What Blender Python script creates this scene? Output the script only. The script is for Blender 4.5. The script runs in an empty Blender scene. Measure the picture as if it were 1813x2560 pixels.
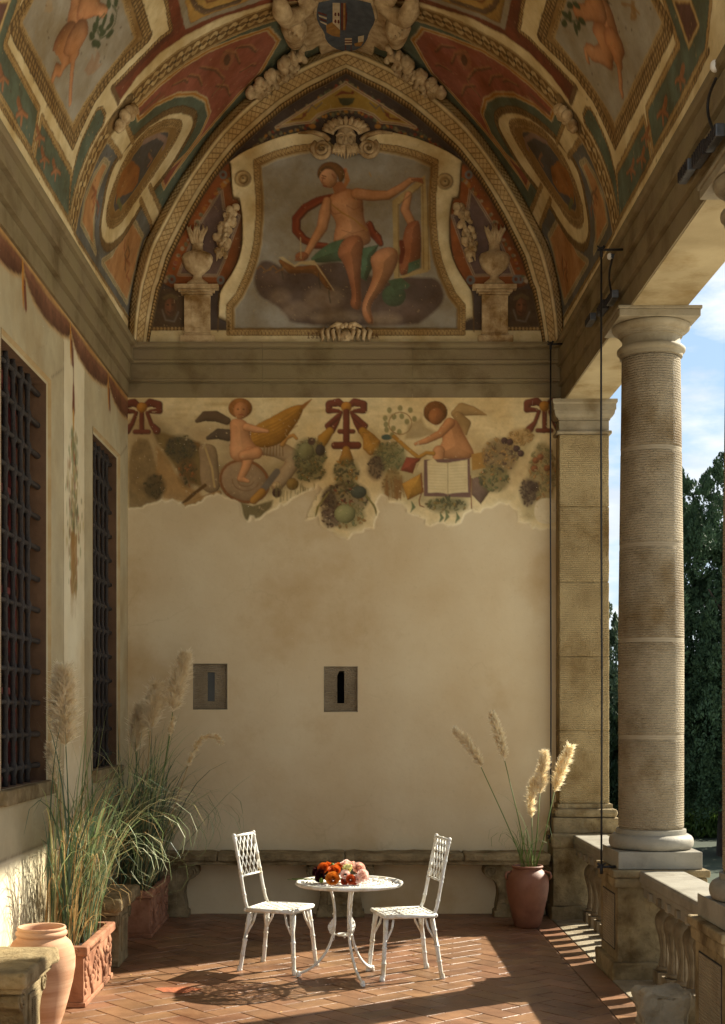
import bpy, bmesh, math, random
import numpy as np
from mathutils import Vector, Matrix
R = math.radians
random.seed(7)
rng = np.random.default_rng(11)
scene = bpy.context.scene
COL = scene.collection

# ------------------------------------------------------------------ camera, world, sun, exposure
F, CX, CY, EYE = 3400.0, 864.0, 1779.0, 1.93      # shift-lens view: focal length in photo pixels, vanishing point, eye height
cam_d = bpy.data.cameras.new('camera')
cam = bpy.data.objects.new('camera', cam_d)
COL.objects.link(cam)
cam.location = (0, 0, EYE)
cam.rotation_euler = (R(90), 0, 0)
cam_d.sensor_fit = 'VERTICAL'
cam_d.sensor_height = 36.0
cam_d.lens = F / 2560 * 36.0
cam_d.shift_x = (906.5 - CX) / 2560
cam_d.shift_y = (CY - 1280) / 2560
cam_d.clip_start = 0.05
cam_d.clip_end = 2000
scene.camera = cam

SUN_AZ, SUN_EL = 56.0, 35.4          # azimuth clockwise from +Y, elevation
world = bpy.data.worlds.new("World")
scene.world = world
world.use_nodes = True
wn, wl = world.node_tree.nodes, world.node_tree.links
wn.clear()
sky = wn.new('ShaderNodeTexSky'); sky.sky_type = 'NISHITA'; sky.sun_disc = False
sky.sun_elevation = R(SUN_EL); sky.sun_rotation = R(SUN_AZ)
sky.air_density = 1.0; sky.dust_density = 1.2
tc = wn.new('ShaderNodeTexCoord')
mp = wn.new('ShaderNodeMapping'); mp.inputs['Scale'].default_value = (1, 1, 2.6); mp.inputs['Location'].default_value = (.55, .30, .65)
nz = wn.new('ShaderNodeTexNoise'); nz.inputs['Scale'].default_value = 5.5; nz.inputs['Detail'].default_value = 9; nz.inputs['Roughness'].default_value = .58
cr = wn.new('ShaderNodeValToRGB'); cr.color_ramp.elements[0].position = .42; cr.color_ramp.elements[1].position = .54
mx = wn.new('ShaderNodeMix'); mx.data_type = 'RGBA'
cn = wn.new('ShaderNodeTexNoise'); cn.inputs['Scale'].default_value = 9; cn.inputs['Detail'].default_value = 6
ccr = wn.new('ShaderNodeValToRGB')
ccr.color_ramp.elements[0].position = .35; ccr.color_ramp.elements[0].color = (2.7, 2.95, 3.3, 1)
ccr.color_ramp.elements[1].position = .6; ccr.color_ramp.elements[1].color = (4.1, 4.15, 4.15, 1)
bg = wn.new('ShaderNodeBackground'); bg.inputs['Strength'].default_value = 0.075
wo = wn.new('ShaderNodeOutputWorld')
wl.new(tc.outputs['Generated'], mp.inputs['Vector']); wl.new(mp.outputs[0], nz.inputs['Vector']); wl.new(mp.outputs[0], cn.inputs['Vector'])
wl.new(nz.outputs['Fac'], cr.inputs[0]); wl.new(cn.outputs['Fac'], ccr.inputs[0])
wl.new(cr.outputs[0], mx.inputs[0]); sm = wn.new('ShaderNodeMix'); sm.data_type = 'RGBA'; sm.inputs[0].default_value = .74; sm.inputs[7].default_value = (1.15, 1.85, 2.75, 1)
wl.new(sky.outputs[0], sm.inputs[6]); wl.new(sm.outputs[2], mx.inputs[6]); cm = wn.new('ShaderNodeMix'); cm.data_type = 'RGBA'; cm.inputs[0].default_value = .10
wl.new(ccr.outputs[0], cm.inputs[6]); wl.new(sky.outputs[0], cm.inputs[7]); wl.new(cm.outputs[2], mx.inputs[7])
wl.new(mx.outputs[2], bg.inputs['Color']); wl.new(bg.outputs[0], wo.inputs[0])

sd = bpy.data.lights.new('sun', 'SUN'); sd.energy = 3.9; sd.angle = R(0.8); sd.color = (1.0, .92, .76)
sun = bpy.data.objects.new('sun', sd); COL.objects.link(sun)
sun.location = (12, 20, 18)
_d = Vector((math.sin(R(SUN_AZ)) * math.cos(R(SUN_EL)), math.cos(R(SUN_AZ)) * math.cos(R(SUN_EL)), math.sin(R(SUN_EL))))
sun.rotation_euler = _d.to_track_quat('Z', 'Y').to_euler()
scene.view_settings.view_transform = 'Standard'
scene.view_settings.look = 'None'
scene.view_settings.gamma = 1
scene.view_settings.use_curve_mapping = False
scene.view_settings.exposure = 1.85
scene.render.engine = 'CYCLES'
scene.cycles.max_bounces = 16
scene.cycles.diffuse_bounces = 14

# ------------------------------------------------------------------ helpers
def tag(o, label=None, cat=None, group=None, kind=None):
    if label: o['label'] = label
    if cat: o['category'] = cat
    if group: o['group'] = group
    if kind: o['kind'] = kind
    return o
def thing(name, label, cat, loc=(0, 0, 0), group=None, rot=0):
    o = bpy.data.objects.new(name, None); COL.objects.link(o)
    o.empty_display_size = .1
    o.location = loc; o.rotation_euler = (0, 0, rot)
    return tag(o, label, cat, group)
def wloc(o):
    v = Vector((0, 0, 0))
    while o is not None:
        v = v + Vector(o.location); o = o.parent
    return v
def lin(c):
    return tuple(((x / 255) / 12.92 if x <= 10 else (((x / 255) + .055) / 1.055) ** 2.4) for x in c)

class MB:
    def __init__(s): s.v = []; s.f = []; s.c = []
    def add(s, vs, fs):
        n = len(s.v); s.v.extend([tuple(p) for p in vs]); s.f.extend([tuple(i + n for i in f) for f in fs]); return s
    def box(s, x0, x1, y0, y1, z0, z1, M=None):
        vs = [(x, y, z) for z in (z0, z1) for y in (y0, y1) for x in (x0, x1)]
        if M: vs = [M @ Vector(p) for p in vs]
        return s.add(vs, [(0, 2, 3, 1), (4, 5, 7, 6), (0, 1, 5, 4), (2, 6, 7, 3), (0, 4, 6, 2), (1, 3, 7, 5)])
    def lathe(s, prof, c=(0, 0, 0), n=32, cap=True, squash=(1, 1), lobes=0, lobe_amp=0, a0=0, a1=2 * math.pi, wob=0):
        full = abs(a1 - a0 - 2 * math.pi) < 1e-6
        m = n if full else n + 1
        vs = []
        for (r, z) in prof:
            for k in range(m):
                a = a0 + (a1 - a0) * k / n
                rr = r * (1 + lobe_amp * abs(math.sin(a * lobes / 2))) if lobes else r
                if wob: rr *= 1 + wob * math.sin(3 * a + z * 9)
                vs.append((c[0] + rr * math.cos(a) * squash[0], c[1] + rr * math.sin(a) * squash[1], c[2] + z))
        fs = []
        for i in range(len(prof) - 1):
            for k in range(n):
                k2 = (k + 1) % m
                fs.append((i * m + k, i * m + k2, (i + 1) * m + k2, (i + 1) * m + k))
        if cap and full:
            fs.append(tuple(range(m))[::-1]); fs.append(tuple((len(prof) - 1) * m + k for k in range(m)))
        return s.add(vs, fs)
    def tube(s, pts, rad, n=8, cap=True, flat=None):
        pts = [Vector(p) for p in pts]
        if not hasattr(rad, '__len__'): rad = [rad] * len(pts)
        vs = []; up = None
        for i, p in enumerate(pts):
            t = (pts[min(i + 1, len(pts) - 1)] - pts[max(i - 1, 0)])
            if t.length < 1e-9: t = Vector((0, 0, 1))
            t.normalize()
            if up is None:
                up = Vector((0, 0, 1)) if abs(t.z) < .9 else Vector((0, 1, 0))
            u = (up - t * up.dot(t)); u.normalize(); w = t.cross(u); up = u
            fl = flat if flat else (1, 1)
            for k in range(n):
                a = 2 * math.pi * k / n
                vs.append(p + u * math.cos(a) * rad[i] * fl[0] + w * math.sin(a) * rad[i] * fl[1])
        fs = []
        for i in range(len(pts) - 1):
            for k in range(n):
                k2 = (k + 1) % n
                fs.append((i * n + k, i * n + k2, (i + 1) * n + k2, (i + 1) * n + k))
        if cap:
            fs.append(tuple(range(n))[::-1]); fs.append(tuple((len(pts) - 1) * n + k for k in range(n)))
        return s.add(vs, fs)
    def ball(s, c, r, nu=10, nv=7, sc=(1, 1, 1), M=None):
        vs = []
        for j in range(1, nv):
            t = math.pi * j / nv
            for k in range(nu):
                a = 2 * math.pi * k / nu
                p = Vector((r * sc[0] * math.sin(t) * math.cos(a), r * sc[1] * math.sin(t) * math.sin(a), r * sc[2] * math.cos(t)))
                if M: p = M @ p
                vs.append(Vector(c) + p)
        for sg in (1, -1):
            p = Vector((0, 0, sg * r * sc[2]))
            if M: p = M @ p
            vs.append(Vector(c) + p)
        T = (nv - 1) * nu
        fs = []
        for j in range(nv - 2):
            for k in range(nu):
                k2 = (k + 1) % nu
                fs.append((j * nu + k, (j + 1) * nu + k, (j + 1) * nu + k2, j * nu + k2))
        for k in range(nu):
            k2 = (k + 1) % nu
            fs.append((T, k, k2)); fs.append((T + 1, (nv - 2) * nu + k2, (nv - 2) * nu + k))
        return s.add(vs, fs)
    def prism(s, pts, fn0, fn1):
        """closed outline pts (2-D), fn0/fn1 map (x,y) to the two 3-D faces"""
        n = len(pts)
        a = [fn0(*p) for p in pts]; b = [fn1(*p) for p in pts]
        return s.add(a + b, [tuple(range(n)), tuple(range(2 * n - 1, n - 1, -1))] + [(i, i + n, (i + 1) % n + n, (i + 1) % n) for i in range(n)])
    def sweep_line(s, prof, p0, p1, fn):
        """profile of 2-D points swept from p0 to p1; fn(profile point, t) -> 3-D"""
        n = len(prof)
        vs = [fn(q, p0) for q in prof] + [fn(q, p1) for q in prof]
        fs = [(i, (i + 1) % n, (i + 1) % n + n, i + n) for i in range(n)]
        fs += [tuple(range(n))[::-1], tuple(range(n, 2 * n))]
        return s.add(vs, fs)

def put(name, mb, mat, parent=None, smooth=False, bevel=0, auto=None, fix=True, local=False, mesh=None):
    if mesh is None:
        me = bpy.data.meshes.new(name)
        off = Vector((0, 0, 0)) if (parent is None or local) else wloc(parent)
        me.from_pydata([(p[0] - off.x, p[1] - off.y, p[2] - off.z) for p in mb.v], [], mb.f)
        if fix or bevel:
            bm = bmesh.new(); bm.from_mesh(me)
            if fix: bmesh.ops.recalc_face_normals(bm, faces=bm.faces)
            if bevel:
                es = [e for e in bm.edges if len(e.link_faces) == 2 and e.calc_face_angle(0) > R(35)]
                bmesh.ops.bevel(bm, geom=es, offset=bevel, segments=2, affect='EDGES', profile=.5, clamp_overlap=True)
            bm.to_mesh(me); bm.free()
        if mb.c:
            ca = me.color_attributes.new('Col', 'FLOAT_COLOR', 'POINT'); ca.data.foreach_set('color', np.concatenate([np.array(mb.c, np.float32), np.ones((len(mb.c), 1), np.float32)], 1).ravel())
        me.materials.append(mat)
        if smooth:
            me.polygons.foreach_set('use_smooth', [True] * len(me.polygons))
            if auto:
                try: me.set_sharp_from_angle(angle=R(auto))
                except Exception: pass
        me.update()
    else: me = mesh
    o = bpy.data.objects.new(name, me); COL.objects.link(o)
    if parent is not None: o.parent = parent
    return o
def roughen(o, amp, freq, seed=0, cuts=0, keep=None):
    """break up a mesh's flatness with lattice noise: chipped, worn stone"""
    from mathutils import noise
    bm = bmesh.new(); bm.from_mesh(o.data)
    if cuts:
        bmesh.ops.triangulate(bm, faces=[f for f in bm.faces if len(f.verts) > 4])
        bmesh.ops.subdivide_edges(bm, edges=bm.edges[:], cuts=cuts, use_grid_fill=True)
    bm.normal_update()
    for v in bm.verts:
        p = v.co * freq + Vector((seed, seed * 2.3, seed * .7))
        d = noise.noise(p) * amp + noise.noise(p * 3.1) * amp * .45
        v.co += v.normal * d
    bm.to_mesh(o.data); bm.free(); o.data.update()

# pixel of the photo -> place in the world, at a known depth or on the floor
def at(px, py, Y): return Vector(((px - CX) / F * Y, Y, EYE + (CY - py) / F * Y))

# ------------------------------------------------------------------ materials
MATS = {}
def M_(name, col, rough=.8, var=None, scale=6, detail=5, bump=0, bscale=40, attr=None, metal=0, rand=0, stain=None, sstain=1.3, spec=.5,
       ridges=None, sheen=0, trans=0, pits=0, dist=.02, obj=True, vary_scale=(1, 1, 1), tr_w=0, grime=0, crk=False):
    m = bpy.data.materials.new(name); m.use_nodes = True
    N, L = m.node_tree.nodes, m.node_tree.links
    b = N['Principled BSDF']
    b.inputs['Roughness'].default_value = rough; b.inputs['Metallic'].default_value = metal
    b.inputs['Specular IOR Level'].default_value = spec
    t = N.new('ShaderNodeTexCoord'); mpp = N.new('ShaderNodeMapping'); mpp.inputs['Scale'].default_value = vary_scale
    if obj:
        # world position, so that copies and split pieces do not share one pattern
        g = N.new('ShaderNodeNewGeometry'); L.new(g.outputs['Position'], mpp.inputs['Vector'])
    else: L.new(t.outputs['Object'], mpp.inputs['Vector'])
    src = mpp.outputs[0]
    def noise(sc, de=5, ro=.55, v=None):
        n = N.new('ShaderNodeTexNoise'); n.inputs['Scale'].default_value = sc; n.inputs['Detail'].default_value = de; n.inputs['Roughness'].default_value = ro
        L.new(v or src, n.inputs['Vector']); return n
    def ramp(inp, p0, p1, c0=(0, 0, 0, 1), c1=(1, 1, 1, 1)):
        r = N.new('ShaderNodeValToRGB'); r.color_ramp.elements[0].position = p0; r.color_ramp.elements[1].position = p1
        r.color_ramp.elements[0].color = c0; r.color_ramp.elements[1].color = c1
        L.new(inp, r.inputs[0]); return r
    def mix(f, a, c, mode='MIX'):
        x = N.new('ShaderNodeMix'); x.data_type = 'RGBA'; x.blend_type = mode
        if isinstance(f, (int, float)): x.inputs[0].default_value = f
        else: L.new(f, x.inputs[0])
        for i, q in ((6, a), (7, c)):
            if isinstance(q, tuple): x.inputs[i].default_value = (*q[:3], 1)
            else: L.new(q, x.inputs[i])
        return x.outputs[2]
    def cracks(c):
        nd = noise(2.2, 4); mv = N.new('ShaderNodeMix'); mv.data_type = 'VECTOR'; mv.inputs[0].default_value = .30; L.new(src, mv.inputs[4]); L.new(nd.outputs['Color'], mv.inputs[5])
        vo = N.new('ShaderNodeTexVoronoi'); vo.feature = 'DISTANCE_TO_EDGE'; vo.inputs['Scale'].default_value = 1.1; L.new(mv.outputs[1], vo.inputs['Vector'])
        r = ramp(vo.outputs['Distance'], .0, .006, (1, 1, 1, 1), (0, 0, 0, 1)); nm = noise(.9, 3); rm = ramp(nm.outputs['Fac'], .50, .62); mu = N.new('ShaderNodeMath'); mu.operation = 'MULTIPLY'; L.new(r.outputs[0], mu.inputs[0]); L.new(rm.outputs[0], mu.inputs[1]); m5 = N.new('ShaderNodeMath'); m5.operation = 'MULTIPLY'; m5.inputs[1].default_value = .16; L.new(mu.outputs[0], m5.inputs[0])
        c = mix(m5.outputs[0], c, mix(1.0, c, (.45, .40, .32), 'MULTIPLY'))
        mp2 = N.new('ShaderNodeMapping'); mp2.inputs['Scale'].default_value = (14, 14, 1.4); L.new(src, mp2.inputs['Vector']); ns = noise(2.0, 6, .6, mp2.outputs[0]); rs = ramp(ns.outputs['Fac'], .70, .78); m6 = N.new('ShaderNodeMath'); m6.operation = 'MULTIPLY'; m6.inputs[1].default_value = .35; L.new(rs.outputs[0], m6.inputs[0])
        c = mix(m6.outputs[0], c, (.62, .55, .42)); nb = noise(34, 3, .5); rb = ramp(nb.outputs['Fac'], .745, .76); return mix(rb.outputs[0], c, (.66, .60, .48))
    if attr:
        an = N.new('ShaderNodeAttribute'); an.attribute_name = attr; c = an.outputs['Color']
    else: c = lin(col)
    if var is not None:
        n1 = noise(scale, detail)
        r1 = ramp(n1.outputs['Fac'], .3, .7)
        if attr: c = mix(r1.outputs[0], c, mix(1.0, c, lin(var), 'MULTIPLY'))
        else: c = mix(r1.outputs[0], c, lin(var))
    if stain is not None:
        n2 = noise(sstain, 7, .62); r2 = ramp(n2.outputs['Fac'], .50, .68)
        c = mix(r2.outputs[0], c, mix(1.0, c, lin(stain), 'MULTIPLY'))
    if crk: c = cracks(c)
    if grime:
        n5 = noise(22, 8, .7); r5 = ramp(n5.outputs['Fac'], .56, .72)
        c = mix(r5.outputs[0], c, mix(grime, c, (.25, .2, .14), 'MULTIPLY'))
    if rand:
        oi = N.new('ShaderNodeObjectInfo')
        h = N.new('ShaderNodeHueSaturation')
        ma = N.new('ShaderNodeMapRange'); ma.inputs[3].default_value = 1 - rand; ma.inputs[4].default_value = 1 + rand
        L.new(oi.outputs['Random'], ma.inputs[0]); L.new(ma.outputs[0], h.inputs['Value'])
        mh = N.new('ShaderNodeMapRange'); mh.inputs[3].default_value = .5 - rand * .04; mh.inputs[4].default_value = .5 + rand * .05
        mu = N.new('ShaderNodeMath'); mu.operation = 'FRACT'; m2 = N.new('ShaderNodeMath'); m2.operation = 'MULTIPLY'; m2.inputs[1].default_value = 7.13
        L.new(oi.outputs['Random'], m2.inputs[0]); L.new(m2.outputs[0], mu.inputs[0]); L.new(mu.outputs[0], mh.inputs[0]); L.new(mh.outputs[0], h.inputs['Hue'])
        if isinstance(c, tuple): h.inputs['Color'].default_value = (*c, 1)
        else: L.new(c, h.inputs['Color'])
        c = h.outputs['Color']
    if isinstance(c, tuple): b.inputs['Base Color'].default_value = (*c[:3], 1)
    else: L.new(c, b.inputs['Base Color'])
    hh = None
    if bump:
        n3 = noise(bscale, 8, .65)
        bp = N.new('ShaderNodeBump'); bp.inputs['Strength'].default_value = bump; bp.inputs['Distance'].default_value = dist
        L.new(n3.outputs['Fac'], bp.inputs['Height']); hh = bp
        L.new(bp.outputs[0], b.inputs['Normal'])
    if pits:
        vo = N.new('ShaderNodeTexVoronoi'); vo.inputs['Scale'].default_value = 60; L.new(src, vo.inputs['Vector'])
        rv = ramp(vo.outputs['Distance'], .05, .3)
        b2 = N.new('ShaderNodeBump'); b2.inputs['Strength'].default_value = pits; b2.inputs['Distance'].default_value = .01
        L.new(rv.outputs[0], b2.inputs['Height'])
        if hh: L.new(hh.outputs[0], b2.inputs['Normal'])
        L.new(b2.outputs[0], b.inputs['Normal']); hh = b2
    if ridges:
        # hand-tooled horizontal grooves, a broken wavy comb
        w = N.new('ShaderNodeTexWave'); w.wave_type = 'BANDS'; w.bands_direction = 'Z'
        w.inputs['Scale'].default_value = ridges; w.inputs['Distortion'].default_value = 2.6; w.inputs['Detail'].default_value = 3; w.inputs['Detail Scale'].default_value = 2.2
        L.new(src, w.inputs['Vector'])
        n4 = noise(70, 2); mlt = N.new('ShaderNodeMath'); mlt.operation = 'MULTIPLY_ADD'; mlt.inputs[1].default_value = 2.6
        L.new(n4.outputs['Fac'], mlt.inputs[0]); L.new(w.outputs['Fac'], mlt.inputs[2])
        b3 = N.new('ShaderNodeBump'); b3.inputs['Strength'].default_value = .85; b3.inputs['Distance'].default_value = .007
        L.new(mlt.outputs[0], b3.inputs['Height'])
        if hh: L.new(hh.outputs[0], b3.inputs['Normal'])
        L.new(b3.outputs[0], b.inputs['Normal'])
    if tr_w:
        out = N['Material Output']; tb = N.new('ShaderNodeBsdfTranslucent'); ms = N.new('ShaderNodeMixShader'); ms.inputs[0].default_value = tr_w
        if isinstance(c, tuple): tb.inputs[0].default_value = (*c[:3], 1)
        else: L.new(c, tb.inputs[0])
        L.new(b.outputs[0], ms.inputs[1]); L.new(tb.outputs[0], ms.inputs[2]); L.new(ms.outputs[0], out.inputs[0])
    MATS[name] = m
    return m

m_fresco = M_('fresco_plaster', (0, 0, 0), .88, var=(214, 200, 176), scale=3.2, attr='Col', bump=.25, bscale=22, stain=(226, 212, 184), sstain=.9, grime=.2, spec=.25)
m_wall = M_('lime_plaster', (0, 0, 0), .92, var=(240, 232, 222), scale=1.5, attr='Col', bump=.16, bscale=12, stain=(232, 218, 198), sstain=.6, grime=.12, spec=.2, crk=True)
m_pietra = M_('grey_brown_sandstone', (130, 116, 82), .85, var=(126, 110, 82), scale=2.5, bump=.3, bscale=60, stain=(200, 190, 170), sstain=2, spec=.3)
m_stone = M_('pale_sandstone', (160, 149, 126), .85, var=(128, 117, 96), scale=5, bump=.7, bscale=45, stain=(196, 184, 160), sstain=2.2, spec=.3, grime=.3)
m_rail = M_('smooth_grey_stone', (142, 136, 120), .65, var=(120, 114, 98), scale=4, bump=.2, bscale=60, stain=(206, 200, 190), sstain=2.5, grime=.25)
m_tool = M_('tooled_sandstone', (154, 140, 114), .88, var=(128, 115, 92), scale=3.0, bump=.4, bscale=60, stain=(190, 172, 140), sstain=1.6, ridges=17, spec=.25, grime=.3)
m_tool2 = M_('ochre_tooled_sandstone', (168, 148, 106), .88, var=(140, 120, 82), scale=3.0, bump=.4, bscale=60, stain=(190, 172, 140), sstain=1.6, ridges=17, spec=.25, grime=.3)
m_old = M_('weathered_ochre_stone', (156, 138, 102), .9, var=(112, 97, 68), scale=7, bump=.7, bscale=26, stain=(176, 160, 128), sstain=3, dist=.03, spec=.25, grime=.5)
m_tile = M_('terracotta_tile', (138, 101, 72), .42, var=(106, 76, 54), scale=5, bump=.22, bscale=30, stain=(196, 176, 160), sstain=1.6, rand=.15, grime=.35)
m_grout = M_('lime_grout', (150, 132, 112), .9, var=(104, 90, 76), scale=9, bump=.3)
m_terra = M_('terracotta', (166, 118, 88), .85, var=(132, 88, 62), scale=6, bump=.3, bscale=50, stain=(214, 200, 186), sstain=3, spec=.3)
m_terra_red = M_('red_terracotta', (136, 88, 62), .6, var=(110, 68, 46), scale=4, bump=.12, bscale=40, stain=(200, 180, 170), sstain=3)
m_jar = M_('pale_terracotta', (204, 166, 134), .85, var=(178, 132, 100), scale=3, bump=.15, bscale=50, vary_scale=(.5, .5, 6), stain=(226, 210, 192), sstain=2, spec=.3)
m_iron = M_('black_iron', (36, 34, 33), .62, var=(58, 50, 44), scale=30, bump=.6, bscale=90, spec=.35)
m_cable = M_('black_cable', (20, 19, 20), .6)
m_redwood = M_('dark_red_painted_wood', (128, 40, 32), .6, var=(70, 26, 22), scale=12, bump=.1)
m_dark = M_('dark_interior', (14, 12, 10), .95)
m_reveal = M_('brown_reveal_plaster', (112, 84, 58), .9, var=(86, 62, 40), scale=5, bump=.3, bscale=20)
m_white = M_('white_cast_iron', (220, 221, 216), .45, var=(206, 204, 194), scale=14, bump=.12, bscale=70, stain=(226, 212, 184), sstain=13)
m_grass = M_('green_grass_blades', (58, 82, 48), .5, attr='Col', tr_w=.3, spec=.4)
m_dry = M_('dry_straw_blades', (190, 160, 106), .8, var=(150, 118, 72), scale=9, tr_w=.3, spec=.2)
m_plume = M_('pampas_plume', (244, 234, 206), .95, var=(226, 210, 172), scale=16, tr_w=.3, spec=.1)
m_plume_w = M_('white_pampas_plume', (246, 238, 212), .95, var=(232, 214, 170), scale=16, tr_w=.45, spec=.1)
m_soil = M_('dark_soil', (46, 34, 24), .95, bump=.8, bscale=60)
m_stucco = M_('aged_stucco', (206, 184, 144), .85, var=(166, 140, 100), scale=14, bump=.3, bscale=40, stain=(180, 160, 124), sstain=4, grime=.5, spec=.25)
m_concrete = M_('grey_slit_glass', (60, 62, 56), .3)
m_stem = M_('green_stem', (96, 116, 58), .6, spec=.3)

def noise2(U, V, sc, seed, octs=3):
    """smooth value noise on coordinate arrays"""
    out = np.zeros(np.broadcast(U, V).shape); amp = 1.0; tot = 0
    for o in range(octs):
        r = np.random.default_rng(seed + o * 17); T = r.random((64, 64))
        u = U * sc * 2 ** o; v = V * sc * 2 ** o
        iu = np.floor(u).astype(int); iv = np.floor(v).astype(int); fu = u - iu; fv = v - iv
        fu = fu * fu * (3 - 2 * fu); fv = fv * fv * (3 - 2 * fv)
        a = T[iu % 64, iv % 64]; b = T[(iu + 1) % 64, iv % 64]; c = T[iu % 64, (iv + 1) % 64]; d = T[(iu + 1) % 64, (iv + 1) % 64]
        out = out + amp * ((a * (1 - fu) + b * fu) * (1 - fv) + (c * (1 - fu) + d * fu) * fv); tot += amp; amp *= .5
    return out / tot

class Paint:
    """fresco painter: a grid of plaster points (u, v) in wall units; every stroke sets the pigment and the relief height there"""
    def __init__(s, u, v, base, nsc=1.0):
        s.u = np.asarray(u, float); s.v = np.asarray(v, float)
        s.C = np.empty((len(s.u), len(s.v), 3)); s.C[:] = lin(base)
        s.H = np.zeros((len(s.u), len(s.v))); s.nsc = nsc; s.k = 0
        U, V = s.u[:, None], s.v[None, :]; am = .010 / (nsc if nsc < 1 else 1) * (.30 if nsc < 1 else .8)
        s.WU = (noise2(U, V, 26 * nsc, 301, 3) - .5) * am * 2; s.WV = (noise2(U, V, 26 * nsc, 402, 3) - .5) * am * 2
    def win(s, pts, pad):
        P = np.asarray(pts, float)
        i0, i1 = np.searchsorted(s.u, [P[:, 0].min() - pad, P[:, 0].max() + pad]); j0, j1 = np.searchsorted(s.v, [P[:, 1].min() - pad, P[:, 1].max() + pad])
        if i1 <= i0 or j1 <= j0: return None
        return slice(i0, i1), slice(j0, j1), s.u[i0:i1, None] + s.WU[i0:i1, j0:j1], s.v[None, j0:j1] + s.WV[i0:i1, j0:j1]
    def form(s, c, d, depth, k=.55, up=1):
        if d.shape[0] < 3 or d.shape[1] < 3: return c
        gu, gv = np.gradient(d); n = np.hypot(gu, gv) + 1e-9; g = (-.72 * gu / n + -.62 * gv / n * (1 if s.nsc < 1 else -1)) * up
        w = np.exp(-d / depth) if up > 0 else np.clip(d / depth, 0, 1)
        return c * np.clip(1 + k * (-g if up > 0 else g) * -1 * w, .25, 1.7)[..., None]
    def seg(s, P, U, V, closed):
        n = len(P); best = np.full(np.broadcast(U, V).shape, 1e18); S = np.zeros_like(best); D = np.zeros_like(best); T = np.zeros_like(best); acc = 0; 
        for i in range(n if closed else n - 1):
            a = P[i]; b = P[(i + 1) % n]; d = b - a; L2 = d @ d; L = math.sqrt(L2)
            if L < 1e-9: continue
            t = np.clip(((U - a[0]) * d[0] + (V - a[1]) * d[1]) / L2, 0, 1)
            dx = U - a[0] - t * d[0]; dy = V - a[1] - t * d[1]; q = dx * dx + dy * dy
            m = q < best; best = np.where(m, q, best); S = np.where(m, acc + t * L, S); T = np.where(m, i + t, T)
            D = np.where(m, np.sign(d[0] * dy - d[1] * dx) * np.sqrt(q), D); acc += L
        return np.sqrt(best), S, D, T
    def inside(s, P, U, V):
        r = np.zeros(np.broadcast(U, V).shape, bool); n = len(P)
        for i in range(n):
            a = P[i]; b = P[(i + 1) % n]
            if a[1] == b[1]: continue
            c = ((a[1] > V) != (b[1] > V)) & (U < (b[0] - a[0]) * (V - a[1]) / (b[1] - a[1]) + a[0]); r ^= c
        return r
    def mixin(s, w, a, col, h=None):
        si, sj = w[0], w[1]; a = a[..., None]
        s.C[si, sj] = s.C[si, sj] * (1 - a) + np.asarray(col) * a
        if h is not None: s.H[si, sj] = s.H[si, sj] * (1 - a[..., 0]) + h * a[..., 0]
    def mott(s, w, col, amt):
        s.k += 1
        n = noise2(w[2], w[3], 9 * s.nsc, s.k) * .65 + noise2(w[2], w[3], 40 * s.nsc, s.k + 5, 2) * .35
        return np.asarray(lin(col)) * (1 + amt * (n - .5) * 2)[..., None]
    def poly(s, pts, col, soft=None, alpha=1, mott=.18, edge=None, ew=None, h=None, rim=None, rw=None):
        soft = soft or s.soft
        if edge is not None and 8 <= len(pts) < 60: pts = smooth([tuple(p) for p in pts], 2, True)
        w = s.win(pts, soft * 3 + (rw or 0) * 2)
        if w is None: return
        P = np.asarray(pts, float); U, V = w[2], w[3]
        d, S, D, T = s.seg(P, U, V, True); ins = s.inside(P, U, V); sd = np.where(ins, -d, d)
        a = np.clip(.5 - sd / (2 * soft), 0, 1) * alpha
        c = s.mott(w, col, mott)
        if edge is not None:
            e = np.exp(-d / ew)[..., None] * .75; c = c * (1 - e) + np.asarray(lin(edge)) * e; c = s.form(c, d, ew * 2.6, -.6)
        s.mixin(w, a, c, h)
        if rim is not None:
            a2 = np.clip(1 - np.abs(d - 0) / rw, 0, 1) * .9; s.mixin(w, a2, lin(rim))
    def stroke(s, pts, wd, col, soft=None, alpha=1, mott=.15, edge=None, h=None, closed=False, hi=None):
        soft = soft or s.soft; P = np.asarray(pts, float)
        ws = np.asarray(wd, float) if hasattr(wd, '__len__') else np.full(len(P), wd)
        w = s.win(pts, ws.max() + soft * 2)
        if w is None: return
        d, S, D, T = s.seg(P, w[2], w[3], closed); r = np.interp(T, range(len(ws)), ws) / 2
        a = np.clip(.5 - (d - r) / (2 * soft), 0, 1) * alpha; c = s.mott(w, col, mott)
        if edge is not None:
            e = np.clip(d / r, 0, 1) ** 3 * .8; c = c * (1 - e[..., None]) + np.asarray(lin(edge)) * e[..., None]; gu, gv = np.gradient(d) if min(d.shape) > 2 else (d * 0, d * 0); gn = np.hypot(gu, gv) + 1e-9; g = (-.7 * gu - .7 * gv * (1 if s.nsc < 1 else -1)) / gn; c = c * np.clip(1 + .5 * g * np.clip(d / r, 0, 1), .3, 1.6)[..., None]
        if hi is not None:
            e = np.clip(1 - np.abs(D / r + .25) * 2.2, 0, 1)[..., None] * .7; c = c * (1 - e) + np.asarray(lin(hi)) * e
        s.mixin(w, a, c, h)
    def band(s, pts, half, fn, closed=False, h=None):
        P = np.asarray(pts, float); w = s.win(pts, half * 1.3)
        if w is None: return
        d, S, D, T = s.seg(P, w[2], w[3], closed)
        col, al = fn(S, D); a = np.clip((half - d) / s.soft + .5, 0, 1) * al
        s.k += 1; n = noise2(w[2], w[3], 12 * s.nsc, s.k)
        s.mixin(w, a, col * (1 + .22 * (n - .5) * 2)[..., None], h)
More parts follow.
